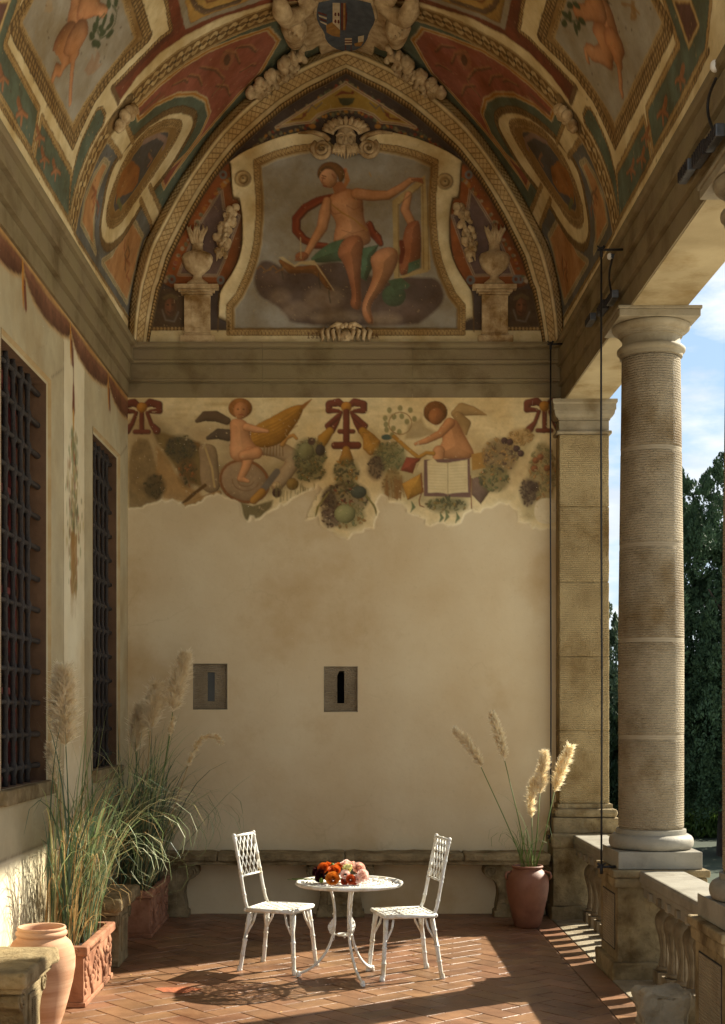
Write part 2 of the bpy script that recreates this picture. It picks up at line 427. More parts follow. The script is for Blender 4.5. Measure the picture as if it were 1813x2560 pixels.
    def ell(s, c, rx, ry, col, rot=0, **kw):
        pts = [(c[0] + rx * math.cos(a) * math.cos(rot) - ry * math.sin(a) * math.sin(rot), c[1] + rx * math.cos(a) * math.sin(rot) + ry * math.sin(a) * math.cos(rot)) for a in [i * math.pi / 9 for i in range(18)]]
        s.poly(pts, col, **kw)
    def age(s, amt=.16):
        U, V = s.u[:, None], s.v[None, :]
        n = noise2(U, V, 3 * s.nsc, 901) * .5 + noise2(U, V, 14 * s.nsc, 77) * .3 + noise2(U, V, 60 * s.nsc, 33, 2) * .2
        s.C *= (1 + amt * (n - .5) * 2.4)[..., None]
        s.C = s.C * .88 + np.asarray(lin((176, 156, 118))) * .12
        f = np.clip((noise2(U, V, 26 * s.nsc, 555, 3) - .80) * 14, 0, .4)[..., None]
        s.C = s.C * (1 - f) + np.asarray(lin((190, 170, 130))) * f

def grid_mesh(name, pos, C, mat, parent=None, smooth=True, skip=None):
    """pos: (n, m, 3) array of world points; C: colours there"""
    n, m = pos.shape[:2]
    me = bpy.data.meshes.new(name)
    off = np.array(wloc(parent)) if parent is not None else np.zeros(3)
    V = (pos - off).reshape(-1, 3).astype(np.float32)
    i = np.arange((n - 1))[:, None] * m + np.arange(m - 1)[None, :]
    Q = np.stack([i, i + 1, i + m + 1, i + m], -1)
    Q = Q[~skip] if skip is not None else Q.reshape(-1, 4)
    Q = Q.reshape(-1, 4).astype(np.int32)
    me.vertices.add(len(V)); me.vertices.foreach_set('co', V.ravel())
    me.loops.add(Q.size); me.loops.foreach_set('vertex_index', Q.ravel())
    me.polygons.add(len(Q)); me.polygons.foreach_set('loop_start', np.arange(0, Q.size, 4, dtype=np.int32)); me.polygons.foreach_set('loop_total', np.full(len(Q), 4, dtype=np.int32))
    me.update(calc_edges=True); me.validate()
    ca = me.color_attributes.new('Col', 'FLOAT_COLOR', 'POINT')
    cc = np.ones((len(V), 4), np.float32); cc[:, :3] = np.clip(C.reshape(-1, 3), 0, 1); ca.data.foreach_set('color', cc.ravel())
    me.materials.append(mat)
    if smooth: me.polygons.foreach_set('use_smooth', np.ones(len(Q), bool))
    o = bpy.data.objects.new(name, me); COL.objects.link(o)
    if parent is not None: o.parent = parent
    return o

# pigment patterns for ornamental bands
def L3(c): return np.asarray(lin(c))
def pat_lattice(p, half, dark=(120, 92, 52), mid=(204, 178, 128), w=.09):
    def f(S, D):
        x = S / p; y = D / (half * 2) * 1.6
        a = np.minimum(np.abs((x + y) % 1 - .5), np.abs((x - y) % 1 - .5))
        k = np.clip((w - a) / .06, 0, 1)[..., None]
        e = np.clip((np.abs(D) / half - .86) * 9, 0, 1)[..., None] * .7
        k = np.maximum(k, e)
        return L3(mid) * (1 - k) + L3(dark) * k, 1
    return f
def pat_scallop(p, half, dark=(98, 74, 42), mid=(176, 148, 98)):
    def f(S, D):
        x = (S / p) % 1; r = np.sqrt(((x - .5) * 1.9) ** 2 + (D / half * .8 + .15) ** 2)
        k = np.clip(1 - np.abs(r - .62) / .2, 0, 1); k = np.maximum(k, np.clip((np.abs(D) / half - .8) * 6, 0, 1))[..., None]
        return L3(mid) * (1 - k) + L3(dark) * k, 1
    return f
def pat_beads(p, half, dark=(92, 70, 40), mid=(170, 142, 92)):
    def f(S, D):
        x = (S / p) % 1; r = np.sqrt(((x - .5) * 2.1) ** 2 + (D / half * .95) ** 2)
        k = np.clip((r - .6) / .3, 0, 1)[..., None]
        return L3(mid) * (1 - k) + L3(dark) * k, 1
    return f
def pat_guilloche(p, half):
    def f(S, D):
        y = D / half; th = S / p * 2 * math.pi
        c = np.empty(np.shape(S) + (3,)); c[:] = L3((122, 92, 48))
        for sg, lum in ((1, (206, 184, 134)), (-1, (186, 160, 110))):
            q = np.abs(y - sg * .42 * np.sin(th)); k = np.clip((.24 - q) / .08, 0, 1)[..., None]; g = np.clip(1 - np.abs(q - .24) / .07, 0, 1)[..., None] * .8
            c = c * (1 - k) + L3(lum) * k; c = c * (1 - g) + L3((84, 60, 28)) * g
        e = np.sqrt((((S / p * 2 + .5) % 1 - .5) * 2.4) ** 2 + (y * 2.6) ** 2); k = np.clip((.5 - e) / .15, 0, 1)[..., None]
        c = c * (1 - k) + L3((66, 46, 24)) * k
        k = np.clip((np.abs(y) - .72) * 12, 0, 1)[..., None]; c = c * (1 - k) + L3((200, 176, 126)) * k
        k = np.clip(1 - np.abs(np.abs(y) - .86) / .06, 0, 1)[..., None] * .8; c = c * (1 - k) + L3((96, 70, 36)) * k
        return c, 1
    return f
def T_(ox, oy, sc): return lambda *q: [(ox + x / sc, oy + y / sc) for (x, y) in q]
T0, T1, T7, T3, T2 = T_(0, 0, 1.7925), T_(0, 0, 4.06), T_(0, 0, 3.8225), T_(180, 400, 4.06), T_(400, 0, 3.248)
T4, T5, T6, T7b, T8 = T_(560, 340, 2.7067), T_(650, 0, 3.6909), T_(310, 980, 2.9527), T_(850, 980, 2.9527), T_(1350, 0, 3.5076)
def mir(pts, c=865): return [(2 * c - x, y) for x, y in pts]
def dens(pts, step, closed=True):
    out = []; n = len(pts)
    for i in range(n if closed else n - 1):
        a = pts[i]; b = pts[(i + 1) % n]; k = max(1, int(math.hypot(b[0] - a[0], b[1] - a[1]) / step))
        out += [(a[0] + (b[0] - a[0]) * j / k, a[1] + (b[1] - a[1]) * j / k) for j in range(k)]
    if not closed: out.append(pts[-1])
    return out
def smooth(pts, it=2, closed=False):
    for _ in range(it):
        q = []; n = len(pts)
        rngi = range(n) if closed else range(n - 1)
        if not closed: q.append(pts[0])
        for i in rngi:
            a = pts[i]; b = pts[(i + 1) % n]
            q.append((a[0] * .75 + b[0] * .25, a[1] * .75 + b[1] * .25)); q.append((a[0] * .25 + b[0] * .75, a[1] * .25 + b[1] * .75))
        if not closed: q.append(pts[-1])
        pts = q
    return pts
# ------------------------------------------------------------------ measures of the place (metres; X right, Y away, Z up)
YW = 13.0                                   # end wall plane
KW = YW / F
XC = (865 - CX) * KW
Y0 = 4.2                                    # near end cut short, unseen, to let in light; camera on the terrace before it
def XL(Y): return -2.08 - .0121 * (YW - Y)  # left wall, running very slightly out of square
Z_ENT0, Z_ENT1 = 4.93, 5.44                 # architrave underside and top
XR0, XR1, Z_BEAM = 2.056, 2.474, 4.863      # colonnade beam
PX = 2.27                                   # column axis
HALF = [(865, 114), (837, 118), (797, 132), (748, 154), (696, 182), (643, 221), (600, 256), (560, 296), (517, 348), (483, 399), (454, 441), (427, 484), (404, 526),
        (383, 565), (364, 600), (350, 637), (338.5, 683), (330, 728), (324, 775), (321, 820), (320, 872)]
HALF = smooth(HALF, 2)
pa = np.array([(865 - x) * KW for x, y in HALF]); pz = np.array([EYE + (CY - y) * KW for x, y in HALF])
ps = np.concatenate([[0], np.cumsum(np.hypot(np.diff(pa), np.diff(pz)))]); SMAX = ps[-1]
def taper(Y, s): return np.where(s < 0, 1 + .0121 * (YW - Y) / 2.08, 1.0)
def vgrid(s, Y, h=0.0):
    """point of the vault's underside at arc position s (0 = crown, negative = left) and depth Y, raised h off the plaster"""
    s = np.asarray(s, float); Y = np.asarray(Y, float)
    t = np.abs(s); a = np.interp(t, ps, pa); z = np.interp(t, ps, pz); e = .02
    da = np.interp(t + e, ps, pa) - np.interp(t - e, ps, pa); dz = np.interp(t + e, ps, pz) - np.interp(t - e, ps, pz)
    n = np.hypot(da, dz) + 1e-9; na, nz_ = dz / n, -da / n
    a = a + na * h; z = z + nz_ * h
    return np.stack([XC + np.sign(s) * a * taper(Y, s), Y + 0 * s, z + 0 * Y], -1)
def unproj(px, py):
    """where the line of sight through a photo point meets the vault -> (s, Y)"""
    lo, hi = 5.0, YW
    sg = -1.0 if px < 865 else 1.0
    def val(Y):
        X = (px - CX) / F * Y; z = EYE + (CY - py) / F * Y
        a = (X - XC) * sg / float(taper(Y, np.float64(sg)))
        return a, z
    def outside(Y):
        a, z = val(Y)
        if z <= pz[-1]: return a > pa[-1]
        if z >= pz[0]: return True
        return a > np.interp(-z, -pz, pa)
    if outside(hi):
        for _ in range(34):
            m = (lo + hi) / 2
            if outside(m): hi = m
            else: lo = m
    a, z = val(hi)
    s = np.interp(-min(max(z, pz[-1]), pz[0]), -pz, ps)
    return (sg * s, hi)
def VU(pts, step=14, closed=True): return [unproj(x, y) for x, y in dens(pts, step, closed)]
def flip(pts): return [(-x, y) for x, y in pts]
def vpt(px, py, h=0.0):
    s, Y = unproj(px, py); return Vector(vgrid(s, Y, h))

# ------------------------------------------------------------------ painted barrel vault
CREAM = (234, 220, 176)
u = np.linspace(-SMAX, SMAX, 660); v = np.concatenate([np.arange(7.2, YW, .0112), [YW]])
P = Paint(u, v, CREAM, nsc=1.0); P.soft = .0075
G_pts = [(168, 640), (176, 600), (183, 560), (193, 505), (206, 462), (224, 415), (248, 362), (282, 308), (322, 262), (364, 219), (406, 178), (464, 136), (523, 100), (591, 66), (668, 38), (740, 22), (865, 12)]
G = VU(smooth(G_pts, 1), 16, False)
arch_o = [(404, 526), (427, 484), (483, 399), (517, 348), (560, 296), (600, 256), (643, 222), (696, 182), (748, 154), (797, 132), (862, 116)]
teal_pts = [(300, 300), (340, 262), (406, 190), (464, 150), (523, 114), (591, 80), (668, 52), (862, 28)] + arch_o[::-1] + [(374, 463), (335, 357)]
blue_pts = [(262, 352), (304, 393), (351, 497), (385, 574), (362, 600), (350, 637), (338, 683), (330, 728), (323, 792), (192, 596), (178, 600), (190, 520), (222, 424)]
TEAL, BLUE, RED, OCH, ORG = (84, 104, 92), (98, 104, 108), (134, 62, 50), (188, 154, 84), (190, 142, 94)
GREYB = (164, 160, 146)
for side in (0, 1):
    m = flip if side else (lambda q: q)
    B_ = lambda pts, hw, fn, closed=True, **k: P.band(m(VU(pts, 14, closed)), hw, fn, closed, **k)
    Q_ = lambda pts, col, **k: P.poly(m(VU(pts)), col, **k)
    S_ = lambda pts, w, col, closed=False, **k: P.stroke(m(VU(pts, 14, closed)), w, col, closed=closed, **k)
    # strip panels along the springing, with little figures on green
    strip = [(12, 113), (98, 273), (80, 384), (-60, 130), (-75, 0), (-60, -60), (40, -60), (50, 0)]
    P1 = strip
    P2 = [(104.7, 295), (178, 430), (172.7, 560), (85, 400)]
    P3 = smooth([(251, 259), (267, 298), (235, 348), (204, 418), (184, 484), (172.7, 548), (176, 470), (184, 424), (199, 366), (222, 314)], 1, True)
    for p in (P1, P2):
        Q_(p, TEAL, mott=.45); B_(p, .030, pat_scallop(.055, .030)); S_(p, .012, (196, 168, 112), True)
    Q_(P3, TEAL, mott=.4); B_(P3, .016, pat_beads(.04, .016))
    # purple panel with gold edge further along the strip
    pp = [(26, 0), (-19, 0), (-42, 63), (-15, 117), (9, 48)]
    Q_(pp, (92, 58, 56), mott=.5); S_(pp, .030, OCH, True); S_(pp, .010, (214, 200, 160), True)
    # figures in the strip panels
    for (fx, fy, k) in ((55, 285, 1), (8, 200, .9), (100, 345, .8), (112, 400, .8), (140, 430, .8)):
        P.stroke(m(VU([(fx - 8 * k, fy - 22 * k), (fx, fy), (fx - 2, fy + 22 * k)], 8, False)), [.05 * k, .09 * k, .05 * k], (168, 118, 82), edge=(110, 66, 44))
        P.stroke(m(VU([(fx - 14 * k, fy + 4), (fx, fy - 8), (fx + 14 * k, fy + 6 * k)], 8, False)), .035 * k, (164, 112, 76), edge=(110, 66, 44))
        P.ell(m([unproj(fx - 8 * k, fy - 30 * k)])[0], .035 * k, .05 * k, (150, 100, 66))
    # diamond picture field
    outer = [(33, 71.5), (110, -70), (320, -70), (342, 0), (371, 95), (320, 143), (278, 187), (236, 246), (202, 315), (183.5, 358)]
    inner = [(55, 58), (118, -70), (290, -70), (305, 0), (336, 95), (291, 150), (249, 202), (209, 261), (182, 308)]
    Q_(outer, (150, 120, 72)); mid = [((a[0] + b[0]) / 2, (a[1] + b[1]) / 2) for a, b in zip(outer, inner[:8] + inner[7:])]
    B_(outer, .052, pat_beads(.052, .052)); B_(inner, .040, pat_scallop(.050, .040)); S_(outer, .014, (90, 64, 32), True)
    Q_(inner, GREYB, mott=.12); S_(inner, .012, (184, 160, 112), True)
    # red band above the plait, ochre panel beyond it
    red = [(281, 218), (340, 158), (400, 97), (428, 77), (410, -30), (445, -60), (900, -60), (900, -4), (683, 6), (554, 44), (461, 91), (400, 134), (345, 190), (297, 257)]
    Q_(red, (116, 54, 36), mott=.5, edge=(74, 28, 18), ew=.03); B_([(281, 218), (340, 158), (400, 97), (428, 77), (410, -30)], .022, pat_beads(.04, .022), False)
    S_([(297, 257), (345, 190), (400, 134), (461, 91), (554, 44), (683, 6)], .012, (206, 186, 140)); S_([(281, 218), (297, 257)], .05, (112, 90, 62))
    och = [(440, -30), (463, 74), (523, 46), (600, 20), (683, -8), (683, -60)]
    Q_(och, (160, 156, 140)); Q_([(456, -30), (475, 60), (523, 36), (600, 10), (650, -10), (650, -60)], OCH, mott=.3, edge=(120, 80, 30), ew=.02)
    S_([(480, -5), (492, 18), (515, 30), (545, 20), (600, 2)], .05, (104, 84, 66), edge=(66, 50, 36))
    S_([(500, -20), (520, 6), (555, -6)], .02, (120, 70, 40))
    # green and blue grounds of the cell between plait and wall arch
    Q_(teal_pts, TEAL, mott=.35); Q_(blue_pts, BLUE, mott=.35)
    # big red field
    redf = [(671, 72), (600, 95), (523, 126), (462, 163), (400, 212), (339, 273), (348, 298), (390, 262), (441, 237), (485, 234), (515, 250), (524, 285), (502, 335), (458, 395), (418, 455), (426, 447), (482, 370), (541, 300), (597, 236), (650, 183), (697, 102)]
    Q_(redf, (156, 88, 72), mott=.32)
    S_(redf, .052, (210, 192, 150), True); S_(redf, .026, (184, 128, 44), True)
    for k, (a, b, c, d) in enumerate(((500, 170, 560, 200), (560, 130, 600, 160), (590, 120, 640, 130), (470, 190, 505, 215), (540, 215, 575, 240), (600, 180, 640, 165), (530, 240, 560, 205), (430, 215, 470, 205))):
        S_([(a, b), ((a + c) / 2 + 8, (b + d) / 2 - 9), (c, d)], .022, (92, 70, 50), alpha=.8); S_([(a + 4, b - 4), ((a + c) / 2 + 12, (b + d) / 2 - 14), (c, d - 6)], .012, (176, 130, 84), alpha=.8)
    P.ell(m([unproj(568, 148)])[0], .09, .16, (170, 118, 84), alpha=.6); P.ell(m([unproj(568, 150)])[0], .04, .09, (86, 60, 46), alpha=.9)
    S_([(350, 285), (400, 235)], .03, (120, 84, 66)); S_([(362, 283), (410, 240)], .02, (170, 130, 90))
    # triangle tail panel
    tri = [(401.7, 443), (411.5, 472), (440, 425), (470, 380)]
    Q_(tri, (140, 74, 60)); S_(tri, .036, (208, 190, 148), True); S_(tri, .018, (186, 132, 50), True)
    # orange panels on blue
    for pts in ([(259, 400), (272, 411), (256, 445), (244, 481), (235, 548), (234, 592), (240, 631), (203, 557), (212, 498), (234, 442)],
                [(329, 543), (357, 592), (346, 630), (338, 671), (328, 714), (318, 757), (255, 655), (282, 634), (303, 594)]):
        Q_(pts, ORG, mott=.3); S_(pts, .050, (206, 194, 156), True); S_(pts, .026, (84, 82, 54), True); S_(pts, .010, (206, 194, 156), True)
        cx_ = sum(p[0] for p in pts) / len(pts); cy_ = sum(p[1] for p in pts) / len(pts)
        for j in range(7):
            a = rng.uniform(-10, 10); b = rng.uniform(-45, 45)
            S_([(cx_ + a * .8, cy_ + b), (cx_ + a * .5 + rng.uniform(-6, 6), cy_ + b + 13), (cx_ + a, cy_ + b + 26)], .028, (96, 72, 58) if j % 2 else (150, 80, 44), alpha=.7)
    # oval cartouche
    ring = [(480, 290), (483, 310), (474, 333), (424, 418), (390, 460), (357, 502), (330, 550), (301, 591), (273, 611), (258, 600), (253, 572), (256, 540), (273, 446), (296, 398), (335, 352), (390, 303), (440, 280)]
    fr = [(441, 307), (450, 316), (446, 335), (402, 407), (335, 502), (312, 538), (290, 558), (273, 558), (267, 536), (279, 485), (312, 402), (357, 340), (402, 310)]
    pic = [(420, 325), (424, 340), (391, 390), (335, 482), (290, 536), (282, 513), (301, 446), (346, 368), (385, 335)]
    ring, fr, pic = (smooth(q, 1, True) for q in (ring, fr, pic))
    B_(ring, .075, pat_scallop(.06, .075, (78, 60, 34), (128, 104, 66))); Q_(ring, CREAM, mott=.1); Q_(fr, (146, 116, 68)); B_(fr, .045, pat_scallop(.05, .045)); B_(fr, .012, pat_beads(.03, .012))
    Q_(pic, (76, 80, 88), mott=.2); S_(pic, .012, (176, 148, 96), True)
    Q_([(330, 400), (350, 420), (345, 455), (330, 480), (305, 490), (290, 510), (292, 470), (305, 430)], (150, 98, 44), mott=.4)
    S_([(360, 355), (395, 338), (415, 350), (408, 372)], .05, (150, 128, 122)); S_([(372, 385), (380, 400), (370, 415)], .03, (150, 112, 90)); S_([(295, 500), (303, 520)], .05, (104, 112, 72))
    # cream link strips
    for pts in ([(268, 340), (300, 290), (312, 303), (328, 352), (302, 392)], [(374, 463), (402, 527), (384, 573), (351, 497)]):
        Q_(pts, CREAM, mott=.1)
    for pts in ([(312, 303), (334, 356)], [(268, 343), (304, 393)], [(374, 463), (402, 527)], [(351, 497), (384, 573)]): B_(pts, .026, pat_scallop(.05, .026), False)
    P.band(m(G), .115, pat_guilloche(.24, .115))
    S_([(283, 306), (300, 292), (318, 262)], .19, (150, 124, 80), edge=(60, 44, 26))
    # cream border strip over the springing
    Q_([(0, 283), (69, 384), (175, 565), (322, 800), (322, 860), (0, 340)], CREAM, mott=.08)
    B_([(-68, 130), (0, 262), (69, 372), (173, 549), (192, 594), (322, 798)], .02, pat_beads(.04, .02), False)
    for j in range(60):
        a = (rng.uniform(5, 330), rng.uniform(5, 560)); P.ell(m([unproj(*a)])[0], .006, .014, (70, 54, 34), alpha=.8)
# the two small flying children with branches
def child(pf, side, parts, flesh=(200, 146, 104)):
    for kind, q, w in parts:
        pts = VU(pf(*q), 12, kind == 'p')
        if kind == 'p': P.poly(pts, flesh, mott=.12, edge=(112, 60, 38), ew=.05)
        else: P.stroke(pts, w, flesh, edge=(116, 62, 40), mott=.12)
child(T1, 0, [('p', [(740, -200), (860, -200), (890, 30), (850, 170), (845, 230), (830, 330), (815, 460), (790, 560), (700, 560), (612, 560), (620, 440), (665, 330), (680, 250), (690, 140), (715, 70)], 0),
              ('s', [(900, 20), (990, 90), (1060, 115)], [.30, .20, .10]),
              ('s', [(650, 480), (650, 620), (620, 720), (570, 700), (540, 790)], [.36, .26, .24, .14, .08]), ('s', [(770, 440), (740, 640), (720, 880), (715, 960), (712, 1040)], [.34, .26, .13, .15, .06])])
child(T8, 1, [('p', [(470, -150), (580, -150), (600, 30), (640, 120), (680, 260), (705, 380), (700, 470), (610, 500), (510, 440), (508, 330), (515, 200), (480, 110)], 0),
              ('s', [(500, 60), (420, 105), (330, 110)], [.26, .22, .13]),
              ('s', [(570, 400), (580, 490), (500, 480), (430, 450), (400, 440), (420, 530)], [.34, .26, .2, .13, .14, .06]), ('s', [(660, 420), (690, 560), (708, 700), (710, 780), (722, 825)], [.30, .22, .14, .14, .07])])
for pf, arc, leaves in ((T1, [(1060, 140), (1000, 210), (985, 320), (1020, 390), (1090, 360), (1170, 240), (1190, 120), (1140, 60)], [(960, 285), (1060, 215), (1025, 290), (1045, 335), (1140, 190), (1115, 260), (935, 365), (960, 440), (995, 450), (1115, 345), (1105, 40), (1180, 20), (985, 225)]),
                       (T8, [(190, 100), (220, 160), (270, 195), (320, 180), (325, 150)], [(225, 130), (265, 145), (215, 205), (340, 225), (315, 255), (370, 185), (265, 50), (320, 45)])):
    P.stroke(VU(pf(*arc), 8, False), .012, (58, 78, 48))
    for q in leaves: P.ell(unproj(*pf(q)[0]), .028, .055, (52, 76, 50), rot=rng.uniform(-1, 1))
P.poly(VU(T1((850, 720), (920, 600), (935, 540), (960, 620), (985, 510), (1020, 560), (1000, 650), (1045, 640), (960, 740), (900, 770))), (168, 136, 110), alpha=.7)
P.poly(VU(T8((800, 0), (830, 20), (850, 150), (830, 180), (790, 170), (800, 90))), (150, 112, 56), alpha=.8); P.stroke(VU(T8((720, 30), (800, 50), (870, 120)), 8, False), .02, (150, 112, 56), alpha=.8)
P.poly(VU(T1((470, 0), (530, 0), (540, 100), (500, 140), (450, 120))), (188, 160, 118), alpha=.45)
P.poly(VU(T8((590, 0), (630, 40), (600, 30), (560, 0))), (60, 48, 38))
P.age(.12)
vault = thing('painted_vault', 'tall frescoed barrel vault of the loggia with diamond panels and plaited bands', 'ceiling', (0, 10, 6))
pos = vgrid(u[:, None] + 0 * v[None, :], v[None, :] + 0 * u[:, None], P.H)
grid_mesh('vault_fresco', pos, P.C, m_fresco, vault)
u2 = np.linspace(-SMAX, SMAX, 60); v2 = np.linspace(Y0, 7.2, 30)
C2 = np.empty((60, 30, 3)); C2[:] = np.asarray(lin((150, 122, 84)))
grid_mesh('near_vault', vgrid(u2[:, None] + 0 * v2[None, :], v2[None, :] + 0 * u2[:, None]), C2, m_fresco, vault)

# ------------------------------------------------------------------ lunette on the end wall
x = np.arange(312, 1419, 2.3); y = np.arange(108, 872, 2.3)
P = Paint(x, y, (120, 104, 74), nsc=.006); P.soft = 1.5
hh = 1 / 1000
def both(f, pts, *a, **k): f(pts, *a, **k); f(mir(pts), *a, **k)
FIELD = (62, 54, 58)
P.poly([(372, 866), (384, 810), (400, 725), (426, 648), (476, 547), (537, 446), (591, 378), (661, 314), (708, 274), (770, 234), (816, 212), (865, 184), (914, 212), (960, 234), (1022, 274), (1069, 314), (1139, 378), (1193, 446), (1254, 547), (1304, 648), (1330, 725), (1346, 810), (1358, 866)], FIELD, mott=.4)
# side panels in orange with flowers, purple inner field
side = [(395, 722), (426, 648), (451, 597), (476, 547), (508, 491), (537, 446), (570, 405), (580, 410), (584, 495), (600, 500), (606, 560), (600, 640), (575, 700), (545, 726)]
both(P.poly, side, (150, 82, 36), mott=.35, edge=(92, 50, 26), ew=5)
inn = [(554, 471), (498, 562), (476, 612), (446, 687), (544.5, 689), (561, 651), (600, 540), (575, 528), (560.5, 523)]
both(P.poly, inn, (104, 84, 84), mott=.35); both(P.stroke, inn, 6, (196, 184, 156), closed=True); both(P.stroke, inn, 2.5, (110, 60, 46), closed=True)
for (a, b) in ((558, 437), (430, 698), (552, 700), (1290, 698), (1176, 700)):
    pts = [(a, b)] if a > 865 else [(a, b), (1730 - a, b)]
    for q in pts: P.ell(q, 10, 11, (112, 122, 124)); P.ell(q, 4.5, 5, (110, 44, 32))
for j in range(46):
    t = rng.uniform(0, 1); e = np.interp(t, [0, 1], [0, 5]); k = int(e); f_ = e - k
    a, b = [(400, 700), (432, 640), (465, 575), (505, 505), (545, 455), (560, 440)][k], [(432, 640), (465, 575), (505, 505), (545, 455), (560, 440), (575, 420)][k]
    q = (a[0] + (b[0] - a[0]) * f_ + 12 + rng.uniform(-3, 3), a[1] + (b[1] - a[1]) * f_ + 8)
    c = [(104, 112, 84), (150, 60, 40), (180, 170, 140), (190, 130, 50)][j % 4]
    for qq in (q, (1730 - q[0], q[1])): P.ell(qq, rng.uniform(3, 6), rng.uniform(3, 6), c, alpha=.85)
# flower swags in the dark upper field
for pth in ([(610, 392), (662, 345), (730, 296), (800, 246), (865, 205)], [(640, 372), (700, 338), (770, 316), (800, 290), (835, 283), (865, 280)]):
    for q in dens(pth, 6, False):
        for qq in (q, (1730 - q[0], q[1])):
            c = [(104, 116, 86), (150, 58, 40), (196, 140, 52), (150, 140, 104), (84, 98, 76)][rng.integers(5)]
            P.ell((qq[0] + rng.uniform(-3, 3), qq[1] + rng.uniform(-5, 5)), rng.uniform(2.5, 6), rng.uniform(2.5, 5), c, rot=rng.uniform(0, 3), alpha=.9)
gold = [(867, 207), (778, 262), (690.6, 318.4), (735, 309), (777, 305), (796, 287), (826, 275), (867, 271)]; gold = gold + mir(gold)[::-1]
P.poly(gold, (176, 146, 64), mott=.15); P.stroke(gold, 7, (206, 192, 156), closed=True); P.stroke(gold, 2.2, (140, 76, 50), closed=True)
P.stroke([(838, 240), (855, 231), (880, 234)], [2, 9, 3], (120, 52, 34)); P.ell((882, 231), 4, 4, (120, 52, 34)); P.poly([(845, 245), (888, 245), (882, 258), (872, 264), (858, 264), (850, 257)], (66, 76, 54), mott=.6)
for s_ in (1, -1):
    P.stroke([(865 + s_ * 60, 257), (865 + s_ * 75, 272), (865 + s_ * 85, 262), (865 + s_ * 95, 280)], 3, (112, 104, 100)); P.stroke([(865 + s_ * 98, 280), (865 + s_ * 110, 296), (865 + s_ * 135, 300)], 4, (120, 62, 40)); P.ell((865 + s_ * 104, 287), 5, 5, (128, 66, 40))
P.ell((782, 316), 8, 6, (196, 140, 60)); P.ell((945, 316), 8, 6, (196, 140, 60))
# small dark mask panels below, cream socle
mk = [(382, 815), (402, 722), (441, 722), (463, 745), (467, 816)]
both(P.poly, mk, (66, 48, 34), mott=.4)
for c_ in (426, 1304):
    P.ell((c_, 768), 15, 24, (112, 68, 44), mott=.2, edge=(66, 40, 28), ew=7)
    P.ell((c_ - 6, 762), 3, 2, (40, 26, 18)); P.ell((c_ + 6, 762), 3, 2, (40, 26, 18)); P.stroke([(c_ - 7, 779), (c_, 783), (c_ + 7, 779)], 2.5, (52, 30, 22)); P.stroke([(c_, 762), (c_ - 1, 773)], 3, (140, 92, 60))
    P.stroke([(c_ - 15, 745), (c_, 738), (c_ + 15, 745)], 9, (92, 78, 48)); P.stroke([(c_ - 20, 775), (c_ - 12, 800), (c_ + 10, 804), (c_ + 20, 780)], 4, (104, 96, 88))
soc = [(336, 872), (350, 826), (1380, 826), (1394, 872)]
P.poly(soc, (232, 218, 174), mott=.14, h=.012)
both(lambda q, **k: P.band(q, 5.5, pat_beads(9, 5.5), False, **k), [(372, 822), (470, 822)])
# ropes along the edge of the field
# the great cartouche frame
fo = [(545, 830), (548, 735), (560, 715), (583, 680), (597, 650), (606, 612), (606, 547), (599, 499), (582, 497), (579, 455), (577, 414), (571, 408), (600, 386), (650, 362), (704, 342), (758, 331), (802, 334), (823, 350), (830, 365)]
fo = fo + [(865, 372)] + mir(fo)[::-1]
P.poly(fo, (234, 220, 176), mott=.12, h=.040, edge=(150, 124, 78), ew=3)
both(P.stroke, fo[:19], 3.0, (104, 80, 46))
fi = [(573, 833), (573, 768), (597, 739), (619, 691), (632, 655), (641, 612), (647, 547), (647, 495), (642, 440), (641, 408), (689, 388), (737, 375), (790, 369)]
fi = fi + mir(fi)[::-1]
P.poly(fi, (140, 110, 62), h=.028); P.band(dens(fi, 20), 7.5, pat_scallop(9, 7.5), True)
pi_ = [(587, 822), (587, 772), (608, 745), (632, 694), (645, 655), (654, 612), (660, 547), (660, 495), (655, 440), (654, 418), (695, 399), (745, 386), (790, 380)]
pi_ = pi_ + mir(pi_)[::-1]
P.poly(pi_, (160, 158, 148), mott=.10, h=.004)
P.stroke(pi_, 1.8, (176, 156, 112), closed=True)
for c_ in ((609, 452), (1112, 459)):
    P.ell(c_, 21, 21, (196, 172, 124), h=.055, edge=(120, 96, 58), ew=3); P.ell(c_, 13, 13, (160, 134, 88), h=.045, edge=(110, 86, 50), ew=3); P.ell(c_, 7, 7, (190, 166, 118), h=.06); P.ell(c_, 2.5, 2.5, (60, 46, 28))
# picture: seated woman writing in a book on a cloud, a framed mirror behind her
def q4(*p): return T4(*p)
k4 = 1 / 2.7067
def SK(pts, w, col, **k): P.stroke(q4(*pts), [a * k4 for a in w] if hasattr(w, '__len__') else w * k4, col, **k)
def PL(pts, col, **k): P.poly(q4(*pts), col, **k)
FL, FD = (214, 160, 118), (112, 62, 42)
PL(smooth([(250, 850), (300, 840), (380, 880), (440, 930), (600, 900), (700, 850), (800, 850), (900, 900), (1100, 1000), (1200, 950), (1330, 960), (1450, 960), (1500, 1090), (1450, 1170), (1350, 1250), (1290, 1285), (460, 1285), (420, 1200), (330, 1130), (240, 1090), (200, 990), (215, 900)], 2, True), (86, 72, 70), mott=.35, soft=4)
for (a, b, c_, d_) in ((330, 950, 90, 50), (520, 1000, 110, 70), (680, 1100, 130, 80), (500, 1180, 110, 60), (1300, 1050, 120, 70), (1200, 1180, 150, 60), (760, 1230, 170, 45), (1080, 1240, 120, 40), (380, 1090, 70, 50), (700, 930, 110, 60)):
    P.ell(q4((a, b))[0], c_ * k4, d_ * k4, [(112, 94, 88), (74, 60, 60), (150, 132, 116)][(a // 10) % 3] if b < 1220 else (164, 148, 130), soft=9, alpha=.65, mott=.3)
